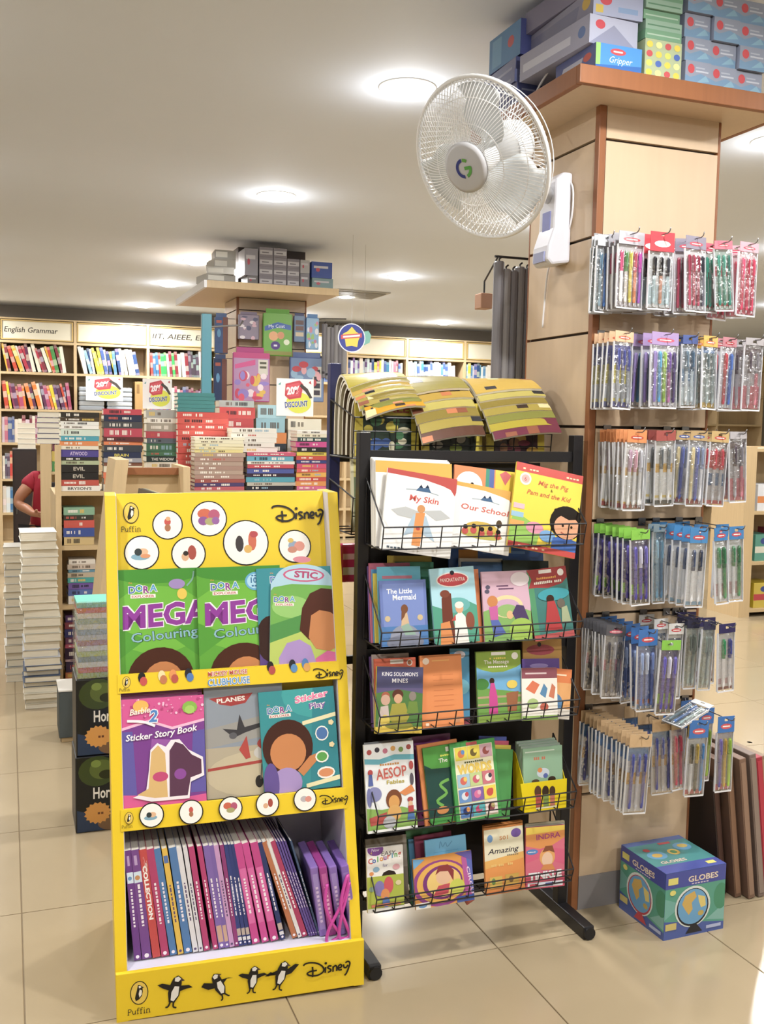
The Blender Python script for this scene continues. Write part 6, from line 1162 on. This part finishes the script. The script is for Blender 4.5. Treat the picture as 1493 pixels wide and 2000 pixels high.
band = mathn('MULTIPLY', mathn('GREATER_THAN', sp.outputs['Z'], lo_), mathn('LESS_THAN', sp.outputs['Z'], hi_))
band2 = mathn('GREATER_THAN', sp.outputs['Z'], .88); band3 = mathn('LESS_THAN', sp.outputs['Z'], .1)
bandA = mathn('MULTIPLY', mathn('MAXIMUM', band, mathn('MULTIPLY', mathn('MAXIMUM', band2, band3), .5)), .4)
wn = node('ShaderNodeTexWhiteNoise', noise_dimensions='1D'); nt.links.new(mathn('MULTIPLY', oi.outputs['Random'], 77.3), wn.inputs['W'])
mx = node('ShaderNodeMix', data_type='RGBA', blend_type='MIX'); nt.links.new(bandA, mx.inputs['Factor']); nt.links.new(oi.outputs['Color'], mx.inputs['A'])
mw = node('ShaderNodeMix', data_type='RGBA', blend_type='MIX'); mw.inputs['Factor'].default_value = .6; nt.links.new(wn.outputs['Color'], mw.inputs['A']); mw.inputs['B'].default_value = (.9, .88, .8, 1); nt.links.new(mw.outputs['Result'], mx.inputs['B'])
nt.links.new(mx.outputs['Result'], b.inputs['Base Color'])
def up_mesh():
    g = G(); g.box(0, 0, 0, 1, 1, 1)          # spine toward -y; top shows the pages
    g.m = [0, 1, 0, 0, 0, 0]; return g.mesh('upright_book', [SPINE, PAGEV])
UPM = up_mesh()
WARM = ['#b8442f', '#d8a43a', '#c23a3c', '#7a2f3a', '#d87a34', '#8a4a2c', '#e0d8c4', '#a83446', '#d8c23a', '#4a8a4a', '#5a2a4a', '#e3dccb']
COOL = ['#4a62a0', '#e3e3dc', '#5a8ab4', '#d8c84a', '#2f4a7c', '#cfd8dc', '#8fb4c8', '#e0dccf', '#3f7f9c', '#b8bcc4']
MIXD = ['#c2443c', '#e3ddd0', '#3fae5a', '#d8a83c', '#5a4a5c', '#8a2f3a', '#cfc8bc', '#4a3f4c', '#3f6f9c']
PLUM = ['#8a3a5a', '#6a4a8c', '#a84a6a', '#c27a8c', '#5a3f6a', '#c9b8c0', '#7a3040', '#b4687c', '#4a5a8c', '#d8cdbc']
CN = {'#b8442f':'rust red','#d8a43a':'golden','#c23a3c':'red','#7a2f3a':'wine red','#d87a34':'orange','#8a4a2c':'brown','#e0d8c4':'cream','#a83446':'crimson','#d8c23a':'yellow','#4a8a4a':'green','#5a2a4a':'plum','#e3dccb':'ivory','#4a62a0':'blue','#e3e3dc':'white','#5a8ab4':'light blue','#d8c84a':'yellow','#2f4a7c':'navy','#cfd8dc':'pale grey','#8fb4c8':'pale blue','#e0dccf':'off-white','#3f7f9c':'teal blue','#b8bcc4':'grey','#c2443c':'red','#e3ddd0':'ivory','#3fae5a':'bright green','#d8a83c':'golden','#5a4a5c':'dusky','#8a2f3a':'wine red','#cfc8bc':'pale','#4a3f4c':'dark','#3f6f9c':'blue','#8a3a5a':'plum','#6a4a8c':'violet','#a84a6a':'rose','#c27a8c':'dusty pink','#5a3f6a':'purple','#c9b8c0':'pale pink','#7a3040':'maroon','#b4687c':'pink','#4a5a8c':'slate blue','#d8cdbc':'beige'}
def shelf_row(x0, x1, Y, z, pal, where, h=(.24, .30), t=(.022, .042), lean=0, seed=0, d=.18, fill=1.0, cat='book'):
    q = random.Random(seed); x = x0; k = 0; xe = x0+(x1-x0)*fill
    while True:
        w_ = t[0]+(t[1]-t[0])*q.random(); hh = h[0]+(h[1]-h[0])*q.random(); c = pal[q.randrange(len(pal))]; L_ = lean*(.5+.8*q.random())
        ext = w_/math.cos(L_)
        if x+ext+hh*math.sin(max(0, -L_))*.0 > xe-(math.sin(abs(L_))*hh if lean else 0): break
        o = bpy.data.objects.new('upright_book', UPM); COL.objects.link(o); o.scale = (w_-.001, d, hh); o.color = lin(c)
        o.location = (x+(hh*math.sin(L_) if False else 0), Y+.01*q.random(), z+.0006+(0 if L_ <= 0 else w_*math.sin(L_)*0)); o.rotation_euler = (0, -L_, 0)
        if L_ > 0: o.location.x = x+hh*math.sin(L_)
        tag(o, '%s book, %s from left, %s' % (CN[c], ORD[k] if k < len(ORD) else 'last', where), cat, 'books on the wall shelves')
        x += ext; k += 1
BY, BD = 11.5, .30
posts = [-.855, -.075, .705, 1.485, 2.265, 3.045, 3.825, 4.605, 5.385, 6.165, 6.945, 7.725, 8.505, 9.285, 10.065]
SHZ = [.05, .368, .733, 1.124, 1.485, 1.883]
SIGNM = mat('sign_board', '#ded9c6', .35); SIGNF = mat('sign_frame', '#c4a86c', .4)
signs = {1: 'English Grammar', 3: 'IIT, AIEEE, Ent'}
names = ['cut off at the left edge', 'under the English Grammar sign', 'under the blank lit sign', 'under the IIT, AIEEE sign', 'behind the far pillar', 'right of the far pillar', 'left of the lit signboard', 'under the wide lit signboard', 'beside the hanging grey charts', 'right of the pen pillar, first', 'right of the pen pillar, second', 'right of the pen pillar, third', 'right of the pen pillar, fourth', 'right of the pen pillar, fifth', 'at the far right']
for i in range(0, len(posts)-1):
    bc = thing('wall_bookcase', 'light wooden wall bookcase %s' % names[i], 'bookcase', (posts[i], BY, 0), group='bookcases along the back wall')
    Wd = posts[i+1]-posts[i]
    for x in (0, Wd-.0155): G().box(x, 0, 0, x+.015, BD, 2.44).build('side_panel', WOOD, bc)
    G().box(.015, BD-.012, .03, Wd-.0155, BD, 2.44).build('back_panel', WOOD, bc)
    for z in SHZ+[2.215]: G().box(.015, .0, z-.026, Wd-.0155, BD-.012, z).build('shelf_board', WOODH, bc)
    G().box(0, 0, 2.44, Wd-.0005, BD, 2.455).build('top_board', WOODH, bc)
    sg = G().box(.03, .012, 2.235, Wd-.03, .022, 2.420).build('sign_panel', SIGNM, bc)
    for (a_, c_, e_, f_) in ((.02, 2.222, Wd-.02, 2.235), (.02, 2.420, Wd-.02, 2.433), (.02, 2.235, .034, 2.420), (Wd-.034, 2.235, Wd-.02, 2.420)): G().box(a_, .002, c_, e_, .02, f_).build('sign_frame', SIGNF, bc)
    if i in signs:
        p = Print(Wd, .19); p.text(signs[i], .42 if i == 1 else .46, .36, .30, '#3f3a33', wd=.70 if i == 1 else .80, shear=.18, bold=.01); p.build('sign_lettering', bc, loc=(0, .0115, 2.235))
def bay(i): return posts[i]+.02, posts[i+1]-.02
for (i, s_, pal, lean, fill, sd) in ((1, 5, WARM, .28, .98, 1), (1, 4, WARM[::2]+PLUM[:5], .20, .98, 2), (1, 3, PLUM, 0, .95, 3), (1, 2, MIXD, 0, .5, 4), (1, 1, COOL+MIXD, 0, .5, 5), (2, 5, COOL, .22, .92, 6), (3, 5, MIXD, .08, .98, 7), (3, 4, PLUM, 0, .95, 8),
                                   (5, 5, COOL, 0, .98, 9), (6, 5, COOL+PLUM, 0, .98, 10), (7, 5, COOL, .05, .9, 11), (8, 5, COOL, 0, .5, 16), (11, 5, COOL, 0, .95, 17), (12, 5, WARM, 0, .95, 18)):
    a_, c_ = bay(i); shelf_row(a_, c_, BY+.012, SHZ[s_], pal, '%s shelf %s' % (('lowest', 'fifth', 'fourth', 'third', 'second', 'top')[s_], names[i]), lean=lean, seed=sd, fill=fill, h=(.24, .30) if s_ < 5 else (.25, .31))
# bay two: folded stock, a card box and another discount card
for i in range(5):
    for j in range(2):
        x = .74+.30*j
        t = thing('folded_shirt', 'pale grey folded shirt, %s up in the %s pile under the blank sign' % (ORD[i], ('left', 'right')[j]), 'folded shirt', (x, BY+.012, SHZ[4]+.0006+.052*i), group='folded shirts on the wall shelf')
        G().box(0, 0, 0, .27, .2, .050).build('folded_cloth', mat('shirt_grey%d' % (i % 2), ('#aeb6c0', '#c2c8ce')[i % 2], .8), t, bevel=.012)
t = thing('tall_carton', 'plain tan carton standing right of the folded shirts', 'carton', (1.34, BY+.01, SHZ[4]+.0006)); G().box(0, 0, 0, .12, .18, .33).build('carton_body', mat('tan_card', '#b8935f', .6, vary=.08), t, bevel=.004); G().box(.02, -.0012, .2, .05, .001, .3).build('tape', cm('#8a6a40', .5), t)
discount(168, 240, 737, 782, BY-.08, 'small twenty percent discount card in front of the folded shirts')
# dark cabinet and the seated person at the left edge
t = thing('dark_cabinet', 'tall dark brown cabinet behind the person in red', 'cabinet', (at(26, 1000, Y=9.3).x, 9.3, 0)); G().box(0, 0, .06, .20, .4, 1.12).build('cabinet_body', mat('dark_brown', '#231b1a', .5), t, bevel=.004); G().box(.01, .01, 0, .19, .39, .06).build('plinth', BLACK, t); G().box(.012, -.006, .08, .188, 0, 1.1).build('cabinet_door', mat('dark_brown_door', '#2a2120', .45), t); G().tube([(.03, -.012, .55), (.03, -.012, .68)], .005, 8).build('door_handle', CHROME, t)
for i in range(5):
    flat_book(at(28, 900, Y=9.28).x+.03, 9.32, 1.1215+.045*i, .15, .2, .044, ('#d8d5cc', '#c8c6c0', '#dcd8cc', '#cfcfca', '#e0dcd0')[i], 'white book, %s from the bottom of the pile on the dark cabinet' % ORD[i], 'pile on the dark cabinet', spine='back')

# person seated, leaning toward the right, mostly hidden by the bookcase post
PYD = 8.0
S = at(62, 935, Y=PYD); 
def skin(name, verts, edges, m, parent=None, sub=2):
    me = bpy.data.meshes.new(name); me.from_pydata([v[:3] for v in verts], edges, []); me.materials.append(m)
    o = ob(name, me, parent); sk = o.modifiers.new('skin', 'SKIN'); sk.use_smooth_shade = True
    for i, v in enumerate(verts): me.skin_vertices[0].data[i].radius = (v[3], v[4] if len(v) > 4 else v[3])
    me.skin_vertices[0].data[0].use_root = True
    ss = o.modifiers.new('sub', 'SUBSURF'); ss.levels = sub; ss.render_levels = sub
    return o
SKINM = mat('skin_tone', '#a9765a', .5, vary=.05); REDT = mat('red_cotton', '#9c1f34', .8, vary=.1, scale=40, bump=.2); JEAN = mat('dark_trousers', '#23242c', .8); HAIR = mat('black_hair', '#17120f', .5)
pr_ = thing('person', 'person in a red t-shirt sitting and bending over work behind the bookcase post', 'person', (S.x+.13, PYD, 0))
def L(p): return (p.x-S.x-.13, p.y-PYD, p.z)
sh = L(S); el = L(at(33, 985, Y=PYD-.05)); hd = L(at(72, 1003, Y=PYD-.24))
zs_ = sh[2]; hipz = zs_-.47
V = [(0, .06, hipz, .15, .12), (0, .05, hipz+.16, .14, .10), (.0, .02, zs_-.06, .15, .10), (.01, 0, zs_+.04, .07, .06), (.03, -.03, zs_+.11, .055, .055), (.05, -.05, zs_+.20, .085, .095), (.06, -.055, zs_+.28, .075, .085),   # hips, waist, chest, neck base, neck, head
     (sh[0]+.02, .0, zs_, .062), (sh[0], .0, zs_-.03, .056), (el[0]+.02, el[1], el[2]+.06, .046), (el[0]+.005, el[1], el[2], .041), ((el[0]*.45+hd[0]*.55), (el[1]*.45+hd[1]*.55), (el[2]*.45+hd[2]*.55), .036), (hd[0]-.03, hd[1]+.02, hd[2], .026),   # left arm to wrist
     (.18, .0, zs_-.01, .062), (.22, -.02, zs_-.12, .05), (.23, -.05, zs_-.26, .042), (.17, -.2, zs_-.24, .034), (.12, -.28, zs_-.22, .026),
     (-.09, -.02, hipz-.02, .09), (-.10, -.40, hipz, .072), (-.10, -.42, hipz-.22, .055), (-.10, -.40, .07, .04), (-.10, -.52, .035, .035),
     (.09, -.02, hipz-.02, .09), (.11, -.40, hipz, .072), (.11, -.42, hipz-.22, .055), (.11, -.40, .07, .04), (.11, -.52, .035, .035)]
Ed = [(0,1),(1,2),(2,3),(3,4),(4,5),(5,6),(2,7),(7,8),(8,9),(9,10),(10,11),(11,12),(2,13),(13,14),(14,15),(15,16),(16,17),(0,18),(18,19),(19,20),(20,21),(21,22),(0,23),(23,24),(24,25),(25,26),(26,27)]
for w_ in (12, 17):                       # palms, fingers and thumbs
    bx, by_, bz = V[w_][:3]; s_ = 1 if w_ == 12 else -1
    V.append((bx+.035*s_, by_-.04, bz-.008, .024, .014)); p_i = len(V)-1; Ed.append((w_, p_i))
    for f in range(4):
        V.append((bx+(.05+.004*f)*s_, by_-.075-.004*(1.5-abs(f-1.5)), bz+.014-.012*f, .0085)); V.append((bx+(.062)*s_, by_-.105+.006*abs(f-1.2), bz+.004-.013*f, .0075)); Ed += [(p_i, len(V)-2), (len(V)-2, len(V)-1)]
    V.append((bx+.022*s_, by_-.055, bz+.026, .010)); V.append((bx+.03*s_, by_-.085, bz+.03, .0085)); Ed += [(p_i, len(V)-2), (len(V)-2, len(V)-1)]
skin('body', V, Ed, SKINM, pr_)
sv = [(0, .06, hipz-.06, .17, .14), (0, .05, hipz+.16, .158, .118), (.0, .02, zs_-.06, .168, .118), (.01, 0, zs_+.035, .082, .072), (sh[0]+.02, 0, zs_, .078), (sh[0], 0, zs_-.03, .073), ((sh[0]+el[0])/2, el[1]*.5, (zs_+el[2])/2+.02, .066), (.18, 0, zs_-.01, .078), (.205, -.01, zs_-.09, .068)]
skin('t_shirt', sv, [(0,1),(1,2),(2,3),(2,4),(4,5),(5,6),(2,7),(7,8)], REDT, pr_)
tv = [(0, .06, hipz-.02, .17, .14), (-.09, -.02, hipz-.02, .105), (-.10, -.40, hipz, .086), (-.10, -.42, hipz-.22, .068), (-.10, -.40, .10, .056), (.09, -.02, hipz-.02, .105), (.11, -.40, hipz, .086), (.11, -.42, hipz-.22, .068), (.11, -.40, .10, .056)]
skin('trousers', tv, [(0,1),(1,2),(2,3),(3,4),(0,5),(5,6),(6,7),(7,8)], JEAN, pr_)
skin('hair', [(.05, -.02, zs_+.23, .09, .10), (.06, -.03, zs_+.30, .082, .09), (.05, .03, zs_+.2, .07, .06)], [(0,1),(0,2)], HAIR, pr_)
fz = zs_+.21
for s_ in (-1, 1):
    G().lathe([(0, -.007), (.007, 0), (0, .007)], 10, Matrix.Translation((.055+.03*s_, -.138, fz+.02))).build('eye', cm('#1a1412', .3), pr_)
    G().lathe([(0, -.025), (.014, 0), (0, .025)], 8, Matrix.Translation((.05+.088*s_, -.045, fz))).build('ear', SKINM, pr_, smooth=True)
G().tube([(.055, -.135, fz+.02), (.055, -.158, fz-.015), (.055, -.14, fz-.022)], [.006, .011, .008], 8).build('nose', SKINM, pr_, smooth=True)
G().tube([(.033, -.136, fz-.05), (.055, -.142, fz-.053), (.077, -.136, fz-.05)], .005, 6).build('mouth', cm('#7a3f38', .5), pr_)
t = thing('stool', 'plain dark stool under the person in red', 'stool', (S.x+.13, PYD+.06, 0)); G().lathe([(0, hipz-.20), (.16, hipz-.20), (.165, hipz-.175), (.15, hipz-.165), (0, hipz-.165)], 24).build('seat', BLACK, t)
for a_ in range(4): G().tube([(.1*math.cos(a_*1.57+.78), .1*math.sin(a_*1.57+.78), hipz-.20), (.15*math.cos(a_*1.57+.78), .15*math.sin(a_*1.57+.78), 0)], .011, 8).build('leg', BLACK, t)

# ------------------------------------------------------------------ stock on and around the far pillar
Z2 = PTOP+.046
def px_box(name, label, x0, x1, y0, y1, Y, d, col, art=None, group=None, zmin=Z2):
    a_, b_ = at(x0, y1, Y=Y), at(x1, y0, Y=Y)
    return carton(name, label, a_.x, Y, max(zmin, a_.z), b_.x-a_.x-.004, d, b_.z-max(zmin, a_.z)-.001, col, art, group=group)
GREYA = [('r',0,0,1,1,'#8d8890'),('r',.05,.25,.95,.7,'#c2bfc4'),('r',.2,.4,.7,.52,'#7d7880')]
for c, (x0, x1) in enumerate(((506, 534), (534, 561), (561, 586))):
    x_a, x_b = at(x0, 540, Y=6.75).x, at(x1, 540, Y=6.75).x
    for r_ in range(4 if c < 2 else 3):
        carton('stock_box', 'grey stock box, %s from the bottom of the %s column on the far pillar ledge' % (ORD[r_], ORD[c]), x_a+.001, 6.75, Z2+.0006+.064*r_, x_b-x_a-.004, .2, .0632, '#6f6870', GREYA, group='grey boxes on the far pillar ledge')
for i, (x0, x1, h0, h1, c, lb) in enumerate(((587, 606, 0, .10, '#8a8890', 'lower grey'), (587, 606, .1006, .19, '#b4b2b4', 'upper pale'), (610, 652, 0, .075, '#7f9a9c', 'grey green'), (609, 650, .0756, .185, '#3450a0', 'blue'), (484, 505, 0, .06, '#7f7c7e', 'small grey'), (478, 505, .0606, .24, '#9a98a2', 'tall lilac grey'))):
    a_, b_ = at(x0, 540, Y=6.74).x, at(x1, 540, Y=6.74).x
    carton('stock_box', '%s stock box on the far pillar ledge' % lb, a_, 6.74, Z2+.0006+h0, b_-a_-.004, .2, h1-h0-.001, c, [('r',0,0,1,1,c),('r',.1,.6,.8,.75,'#c9c6cc'),('e',.3,.5,.1,.12,'#b8485c')], group='grey boxes on the far pillar ledge')
for i, (x, y, z, w_, d_, h_, c, lb) in enumerate(((1.245, 6.70, 0, .20, .22, .05, '#a6a39c', 'lowest'), (1.25, 6.72, .0505, .18, .2, .045, '#c9c7c0', 'second'), (1.30, 6.74, .096, .15, .2, .06, '#b4b1aa', 'third'), (1.31, 6.76, .1565, .14, .18, .06, '#9c9992', 'top'))):
    carton('paper_ream', '%s white grey paper carton at the left corner of the far pillar ledge' % lb, x, y, Z2+.0006+z, w_, d_, h_-.0005, c, [('r',0,0,1,1,c),('r',.05,.2,.6,.8,'#dedcd4')], yaw=R((8, -10, 4, -4)[i]), group='paper cartons on the far pillar ledge')
def hang_pack(label, x0, x1, y0, y1, Y, base, art):
    a_, b_ = at(x0, y1, Y=Y), at(x1, y0, Y=Y); W_, H_ = b_.x-a_.x, b_.z-a_.z
    t = thing('hanging_pack', label, 'pack', (a_.x, Y, a_.z), group='packs hanging on the far pillar')
    G().box(0, 0, 0, W_, .03, H_*.9).build('pack_body', cm(base, .35), t, bevel=.006); G().box(W_*.1, .01, H_*.88, W_*.9, .014, H_).build('header_card', cm(base, .35), t); G().tube([(W_/2, .012, H_*.96), (W_/2, 7.079-Y, H_*.96+.01)] if a_.x+W_/2 > QX0 else [(W_/2, .012, H_*.96), (W_/2, 7.15-Y, H_*.96), (QX0-a_.x, 7.15-Y, H_*.96)], .003, 6).build('hook_wire', CHROME, t)
    p = Print(W_, H_); p.art(art); p.build('pack_print', t, loc=(0, -.0005, 0), m=GLOSS)
def blobs(sd, bg, cs, n=14, lo=.05, hi=.85): 
    q = random.Random(sd); return [('r',.03,.02,.97,.88,bg)]+[('e', .12+.76*q.random(), lo+(hi-lo)*q.random(), .05+.1*q.random(), .03+.07*q.random(), cs[i % len(cs)]) for i in range(n)]
hang_pack('grey pink toy pack at the upper left of the far pillar', 466, 507, 610, 662, 6.98, '#7a6f84', blobs(1, '#8d8296', ['#c9a4b4', '#5a5a78', '#d8d0d8']))
hang_pack('green and blue coat set pack in the middle of the far pillar', 514, 572, 605, 694, 6.94, '#5f9a3c', [('r',.03,.02,.97,.9,'#6aa544'),('p',[(.05,.62),(.5,.72),(.95,.66),(.95,.56),(.5,.6),(.05,.52)],'#2f5aa8'),('t','My Coat',.46,.60,.07,'#e3ecf4',{'wd':.55,'rot':3}),('e',.35,.42,.16,.1,'#d8a070'),('e',.6,.44,.12,.08,'#c98a60'),('e',.42,.22,.16,.09,'#4a2f80'),('r',.36,.2,.48,.24,'#d8d8e8'),('e',.8,.3,.1,.06,'#d8e0c8'),('r',.03,.02,.97,.1,'#8a8a4a')])
hang_pack('small brown and blue card pack right of the coat set', 574, 597, 612, 668, 6.98, '#4a4f74', [('r',.05,.02,.95,.9,'#5f7a9c'),('r',.15,.6,.85,.75,'#5a3a34'),('r',.15,.4,.85,.55,'#6a463c'),('r',.15,.2,.85,.34,'#c9b89c')])
hang_pack('light blue toy pack at the upper right of the far pillar', 598, 624, 614, 682, 6.96, '#5a82b4', blobs(4, '#7fa8cc', ['#d8dce4', '#8fb86a', '#c27a8c']))
hang_pack('pink princess sticker pack low on the far pillar', 455, 528, 680, 784, 6.93, '#a8447c', [('r',.02,.02,.98,.9,'#b088b0'),('r',.02,.8,.98,.9,'#b8387a'),('r',.68,.5,.94,.78,'#d0ccc0'),('r',.72,.7,.9,.74,'#5a5a4a'),('r',.72,.62,.9,.66,'#5a5a4a'),('p',[(.05,.68),(.6,.78),(.6,.68),(.05,.6)],'#c9488a')]+blobs(5, '#b088b0', ['#d8b04a', '#d84a6a', '#8f7ac4', '#e6d4dc', '#c23a5c'], 20, .05, .5)[1:])
hang_pack('blue and red toy pack low at the right of the far pillar', 566, 634, 690, 784, 6.95, '#5a6a94', [('r',.03,.02,.97,.88,'#6f86ac'),('r',.66,.1,.92,.72,'#c9c8c0')]+[('r',.7,.14+.14*i,.88,.24+.14*i,'#4a4650') for i in range(4)]+blobs(6, '#6f86ac', ['#b8404c', '#8fb0cc', '#d8a0a8'], 12, .1, .8)[1:])
# teal upright and dark packs beside the far pillar
t = thing('teal_rack', 'teal blue upright pole of a rack left of the far pillar', 'rack', (at(403, 700, Y=6.5).x, 6.5, 0)); G().box(-.032, -.02, 0, .032, .02, 2.08).build('post', mat('teal_metal', '#4a8290', .4), t, bevel=.004); G().box(-.12, -.12, 0, .12, .12, .03).build('base_plate', BLACK, t); G().tube([(.03, 0, 2.0), (.22, 0, 2.02), (.24, 0, 2.05)], .006, 8).build('arm', CHROME, t)
for i, (x0, x1, y0, y1, c, lb) in enumerate(((420, 446, 612, 690, '#2f4a78', 'navy pack with a rust edge hanging left of the far pillar'), (418, 444, 692, 784, '#23365c', 'lower navy pack hanging left of the far pillar'))):
    hang_pack(lb, x0, x1, y0, y1, 6.9, c, [('r',.03,.02,.6,.9,c),('r',.6,.02,.97,.9,'#6a3f38'),('e',.3,.5,.14,.1,'#4f86ac'),('r',.1,.75,.5,.82,'#a04a3a')])
# hanging grey charts
def charts(cx, cy, ztop, zbot, n, r, step, where):
    g_ = mat('chart_grey', '#77757a', .5, vary=.12, scale=12, stretch=(6, 6, .5)); g2 = mat('chart_grey_b', '#8d8b8d', .5, vary=.1, scale=12, stretch=(6, 6, .5))
    for i in range(n):
        t = thing('hanging_chart', 'grey rolled chart, %s from the left %s' % (ORD[i], where), 'rolled chart', (cx+step[0]*i, cy+step[1]*i, zbot-.01*(i % 2)), group='grey charts '+where)
        hh = ztop-zbot-.012*(i % 3)
        G().lathe([(r*.82, 0), (r, .004), (r, hh), (r*.82, hh+.004)], 12).build('roll', (g_, g2)[i % 2], t, smooth=False); G().tube([(0, 0, hh), (0, 0, hh+.012), (.008, .0, hh+.018)], .003, 5).build('hanger', BLACK, t)
        G().box(-r*1.02, -r*1.02, hh*.08, -r*.1, -r*.7, hh*.12).build('clip', BLACK, t)
charts(1.468, 2.90, 1.915, 1.44, 5, .017, (.027, .004), 'behind the pen pillar')
G_ = thing('chart_rail', 'thin dark rail carrying the grey charts behind the pen pillar', 'rail', (0, 0, 0)); G().tube([(1.455, 2.905, 1.935), (1.60, 2.905, 1.935), (1.60, 2.80, 1.935)], .004, 6).build('rail_bar', BLACK, G_)
charts(2.14, 6.95, 2.10, 1.72, 6, .02, (.026, -.012), 'right of the far pillar')
G_ = thing('chart_rail', 'thin dark rail carrying the grey charts beside the far pillar', 'rail', (0, 0, 0)); G().tube([(2.03, 7.085, 2.14), (2.13, 6.95, 2.14), (2.28, 6.88, 2.14)], .004, 6).build('rail_bar', BLACK, G_)
a_ = at(951, 588, Y=3.0); t = thing('small_orange_box', 'small tan orange box left of the hanging grey charts', 'box', (a_.x-.02, 3.0, a_.z-.024)); G().box(0, 0, 0, .042, .05, .05).build('carton_body', cm('#b4886c', .5), t, bevel=.003); G().tube([(.02, .02, .05), (.02, .02, .09), (1.46-a_.x+.025, 2.9-3.0, 1.936-a_.z+.024)], .003, 6).build('hanger', BLACK, t)
# round blue sign
a_ = at(687, 660, Y=6.3); t = thing('round_shop_sign', 'round blue hanging sign with a yellow star and red band', 'sign', a_)
G().lathe([(0, -.004), (.094, -.004), (.094, .004), (0, .004)], 36, Matrix.Rotation(R(90), 4, 'X')).build('sign_disc', cm('#e4e6ee', .4), t); p = Print(1, 1, clip=False); p.circ(0, 0, .088, '#27378c', 32)
p.poly([((.066 if k % 2 == 0 else .048)*math.cos(R(90+36*k)), (.072 if k % 2 == 0 else .052)*math.sin(R(90+36*k))) for k in range(10)], '#d8c03a'); p.poly([(-.075, -.012), (.07, .006), (.07, .034), (-.075, .016)], '#b83a44'); p.poly([(-.06, -.002), (.056, .012), (.056, .024), (-.06, .010)], '#f0dede'); p.build('sign_print', t, loc=(0, -.0045, 0)); G().tube([(0, 0, .09), (0, 0, CEIL-a_.z)], .0007, 5).build('hanging_wire', CHROME, t)
a_ = at(712, 660, Y=6.6); t = thing('teal_fish_sign', 'small teal hanging cut-out beside the round blue sign', 'sign', a_); G().prism_y([(-.05, 0), (-.02, .04), (.03, .05), (.05, .02), (.04, -.03), (0, -.05), (-.03, -.04)], 0, .004).build('cutout', cm('#7fb8ac', .5), t); G().tube([(0, .002, .045), (0, .002, CEIL-a_.z)], .0007, 5).build('hanging_wire', CHROME, t)

# ------------------------------------------------------------------ far right: bookcase end, step, boxes
rb = thing('side_bookcase', 'light wooden bookcase end at the right edge beyond the pen pillar', 'bookcase', (5.12, 6.0, 0))
G().box(0, 0, 0, .10, .36, 1.28).build('side_panel', WOOD, rb); G().box(.10, .34, 0, 1.2, .36, 1.28).build('back_panel', WOOD, rb)
for z in (.06, .42, .80, 1.27): G().box(.10, 0, z-.025, 1.2, .34, z).build('shelf_board', WOODH, rb)
for i, (x, z, w_, h_, c, c2, lb) in enumerate(((.16, .061, .2, .19, '#c8b03a', '#b8303c', 'red and yellow carton on the low shelf'), (.4, .061, .2, .16, '#4a8ab4', '#dcdcdc', 'blue carton on the low shelf'), (.15, .4206, .16, .2, '#5a9a8a', '#d8d8c8', 'green carton on the middle shelf'), (.34, .4206, .2, .24, '#8a3a44', '#d8b04a', 'dark red carton on the middle shelf'), (.15, .8006, .22, .2, '#dfe3ea', '#d8823c', 'white and orange carton on the upper shelf'), (.4, .8006, .18, .24, '#6a7a9c', '#c9c9d0', 'grey blue carton on the upper shelf'))):
    carton('stock_carton', lb+' of the right edge bookcase', 5.12+x, 6.03, z, w_, .2, h_, c, [('r',0,0,1,1,c),('r',0,.3,1,.55,c2),('e',.5,.75,.2,.12,'#3a4a8a')])
sx = thing('low_display_step', 'low black display step with white top at the right edge', 'step', (at(1461, 1495, Y=3.5).x, 3.5, 0)); sz = at(1470, 1511, Y=3.5).z; G().box(0, 0, sz, .5, .4, sz+.05).build('step_body', BLACK, sx, bevel=.004); G().box(.004, .004, sz+.05, .496, .396, sz+.058).build('white_top', cm('#e3e2de', .4), sx)
for (x, y) in ((.04, .04), (.46, .04), (.04, .36), (.46, .36)): G().tube([(x, y, 0), (x, y, sz)], .012, 8).build('leg', BLACK, sx)
shelf_row(2.30, 2.30, 3, 0, COOL, '', seed=1) if False else None
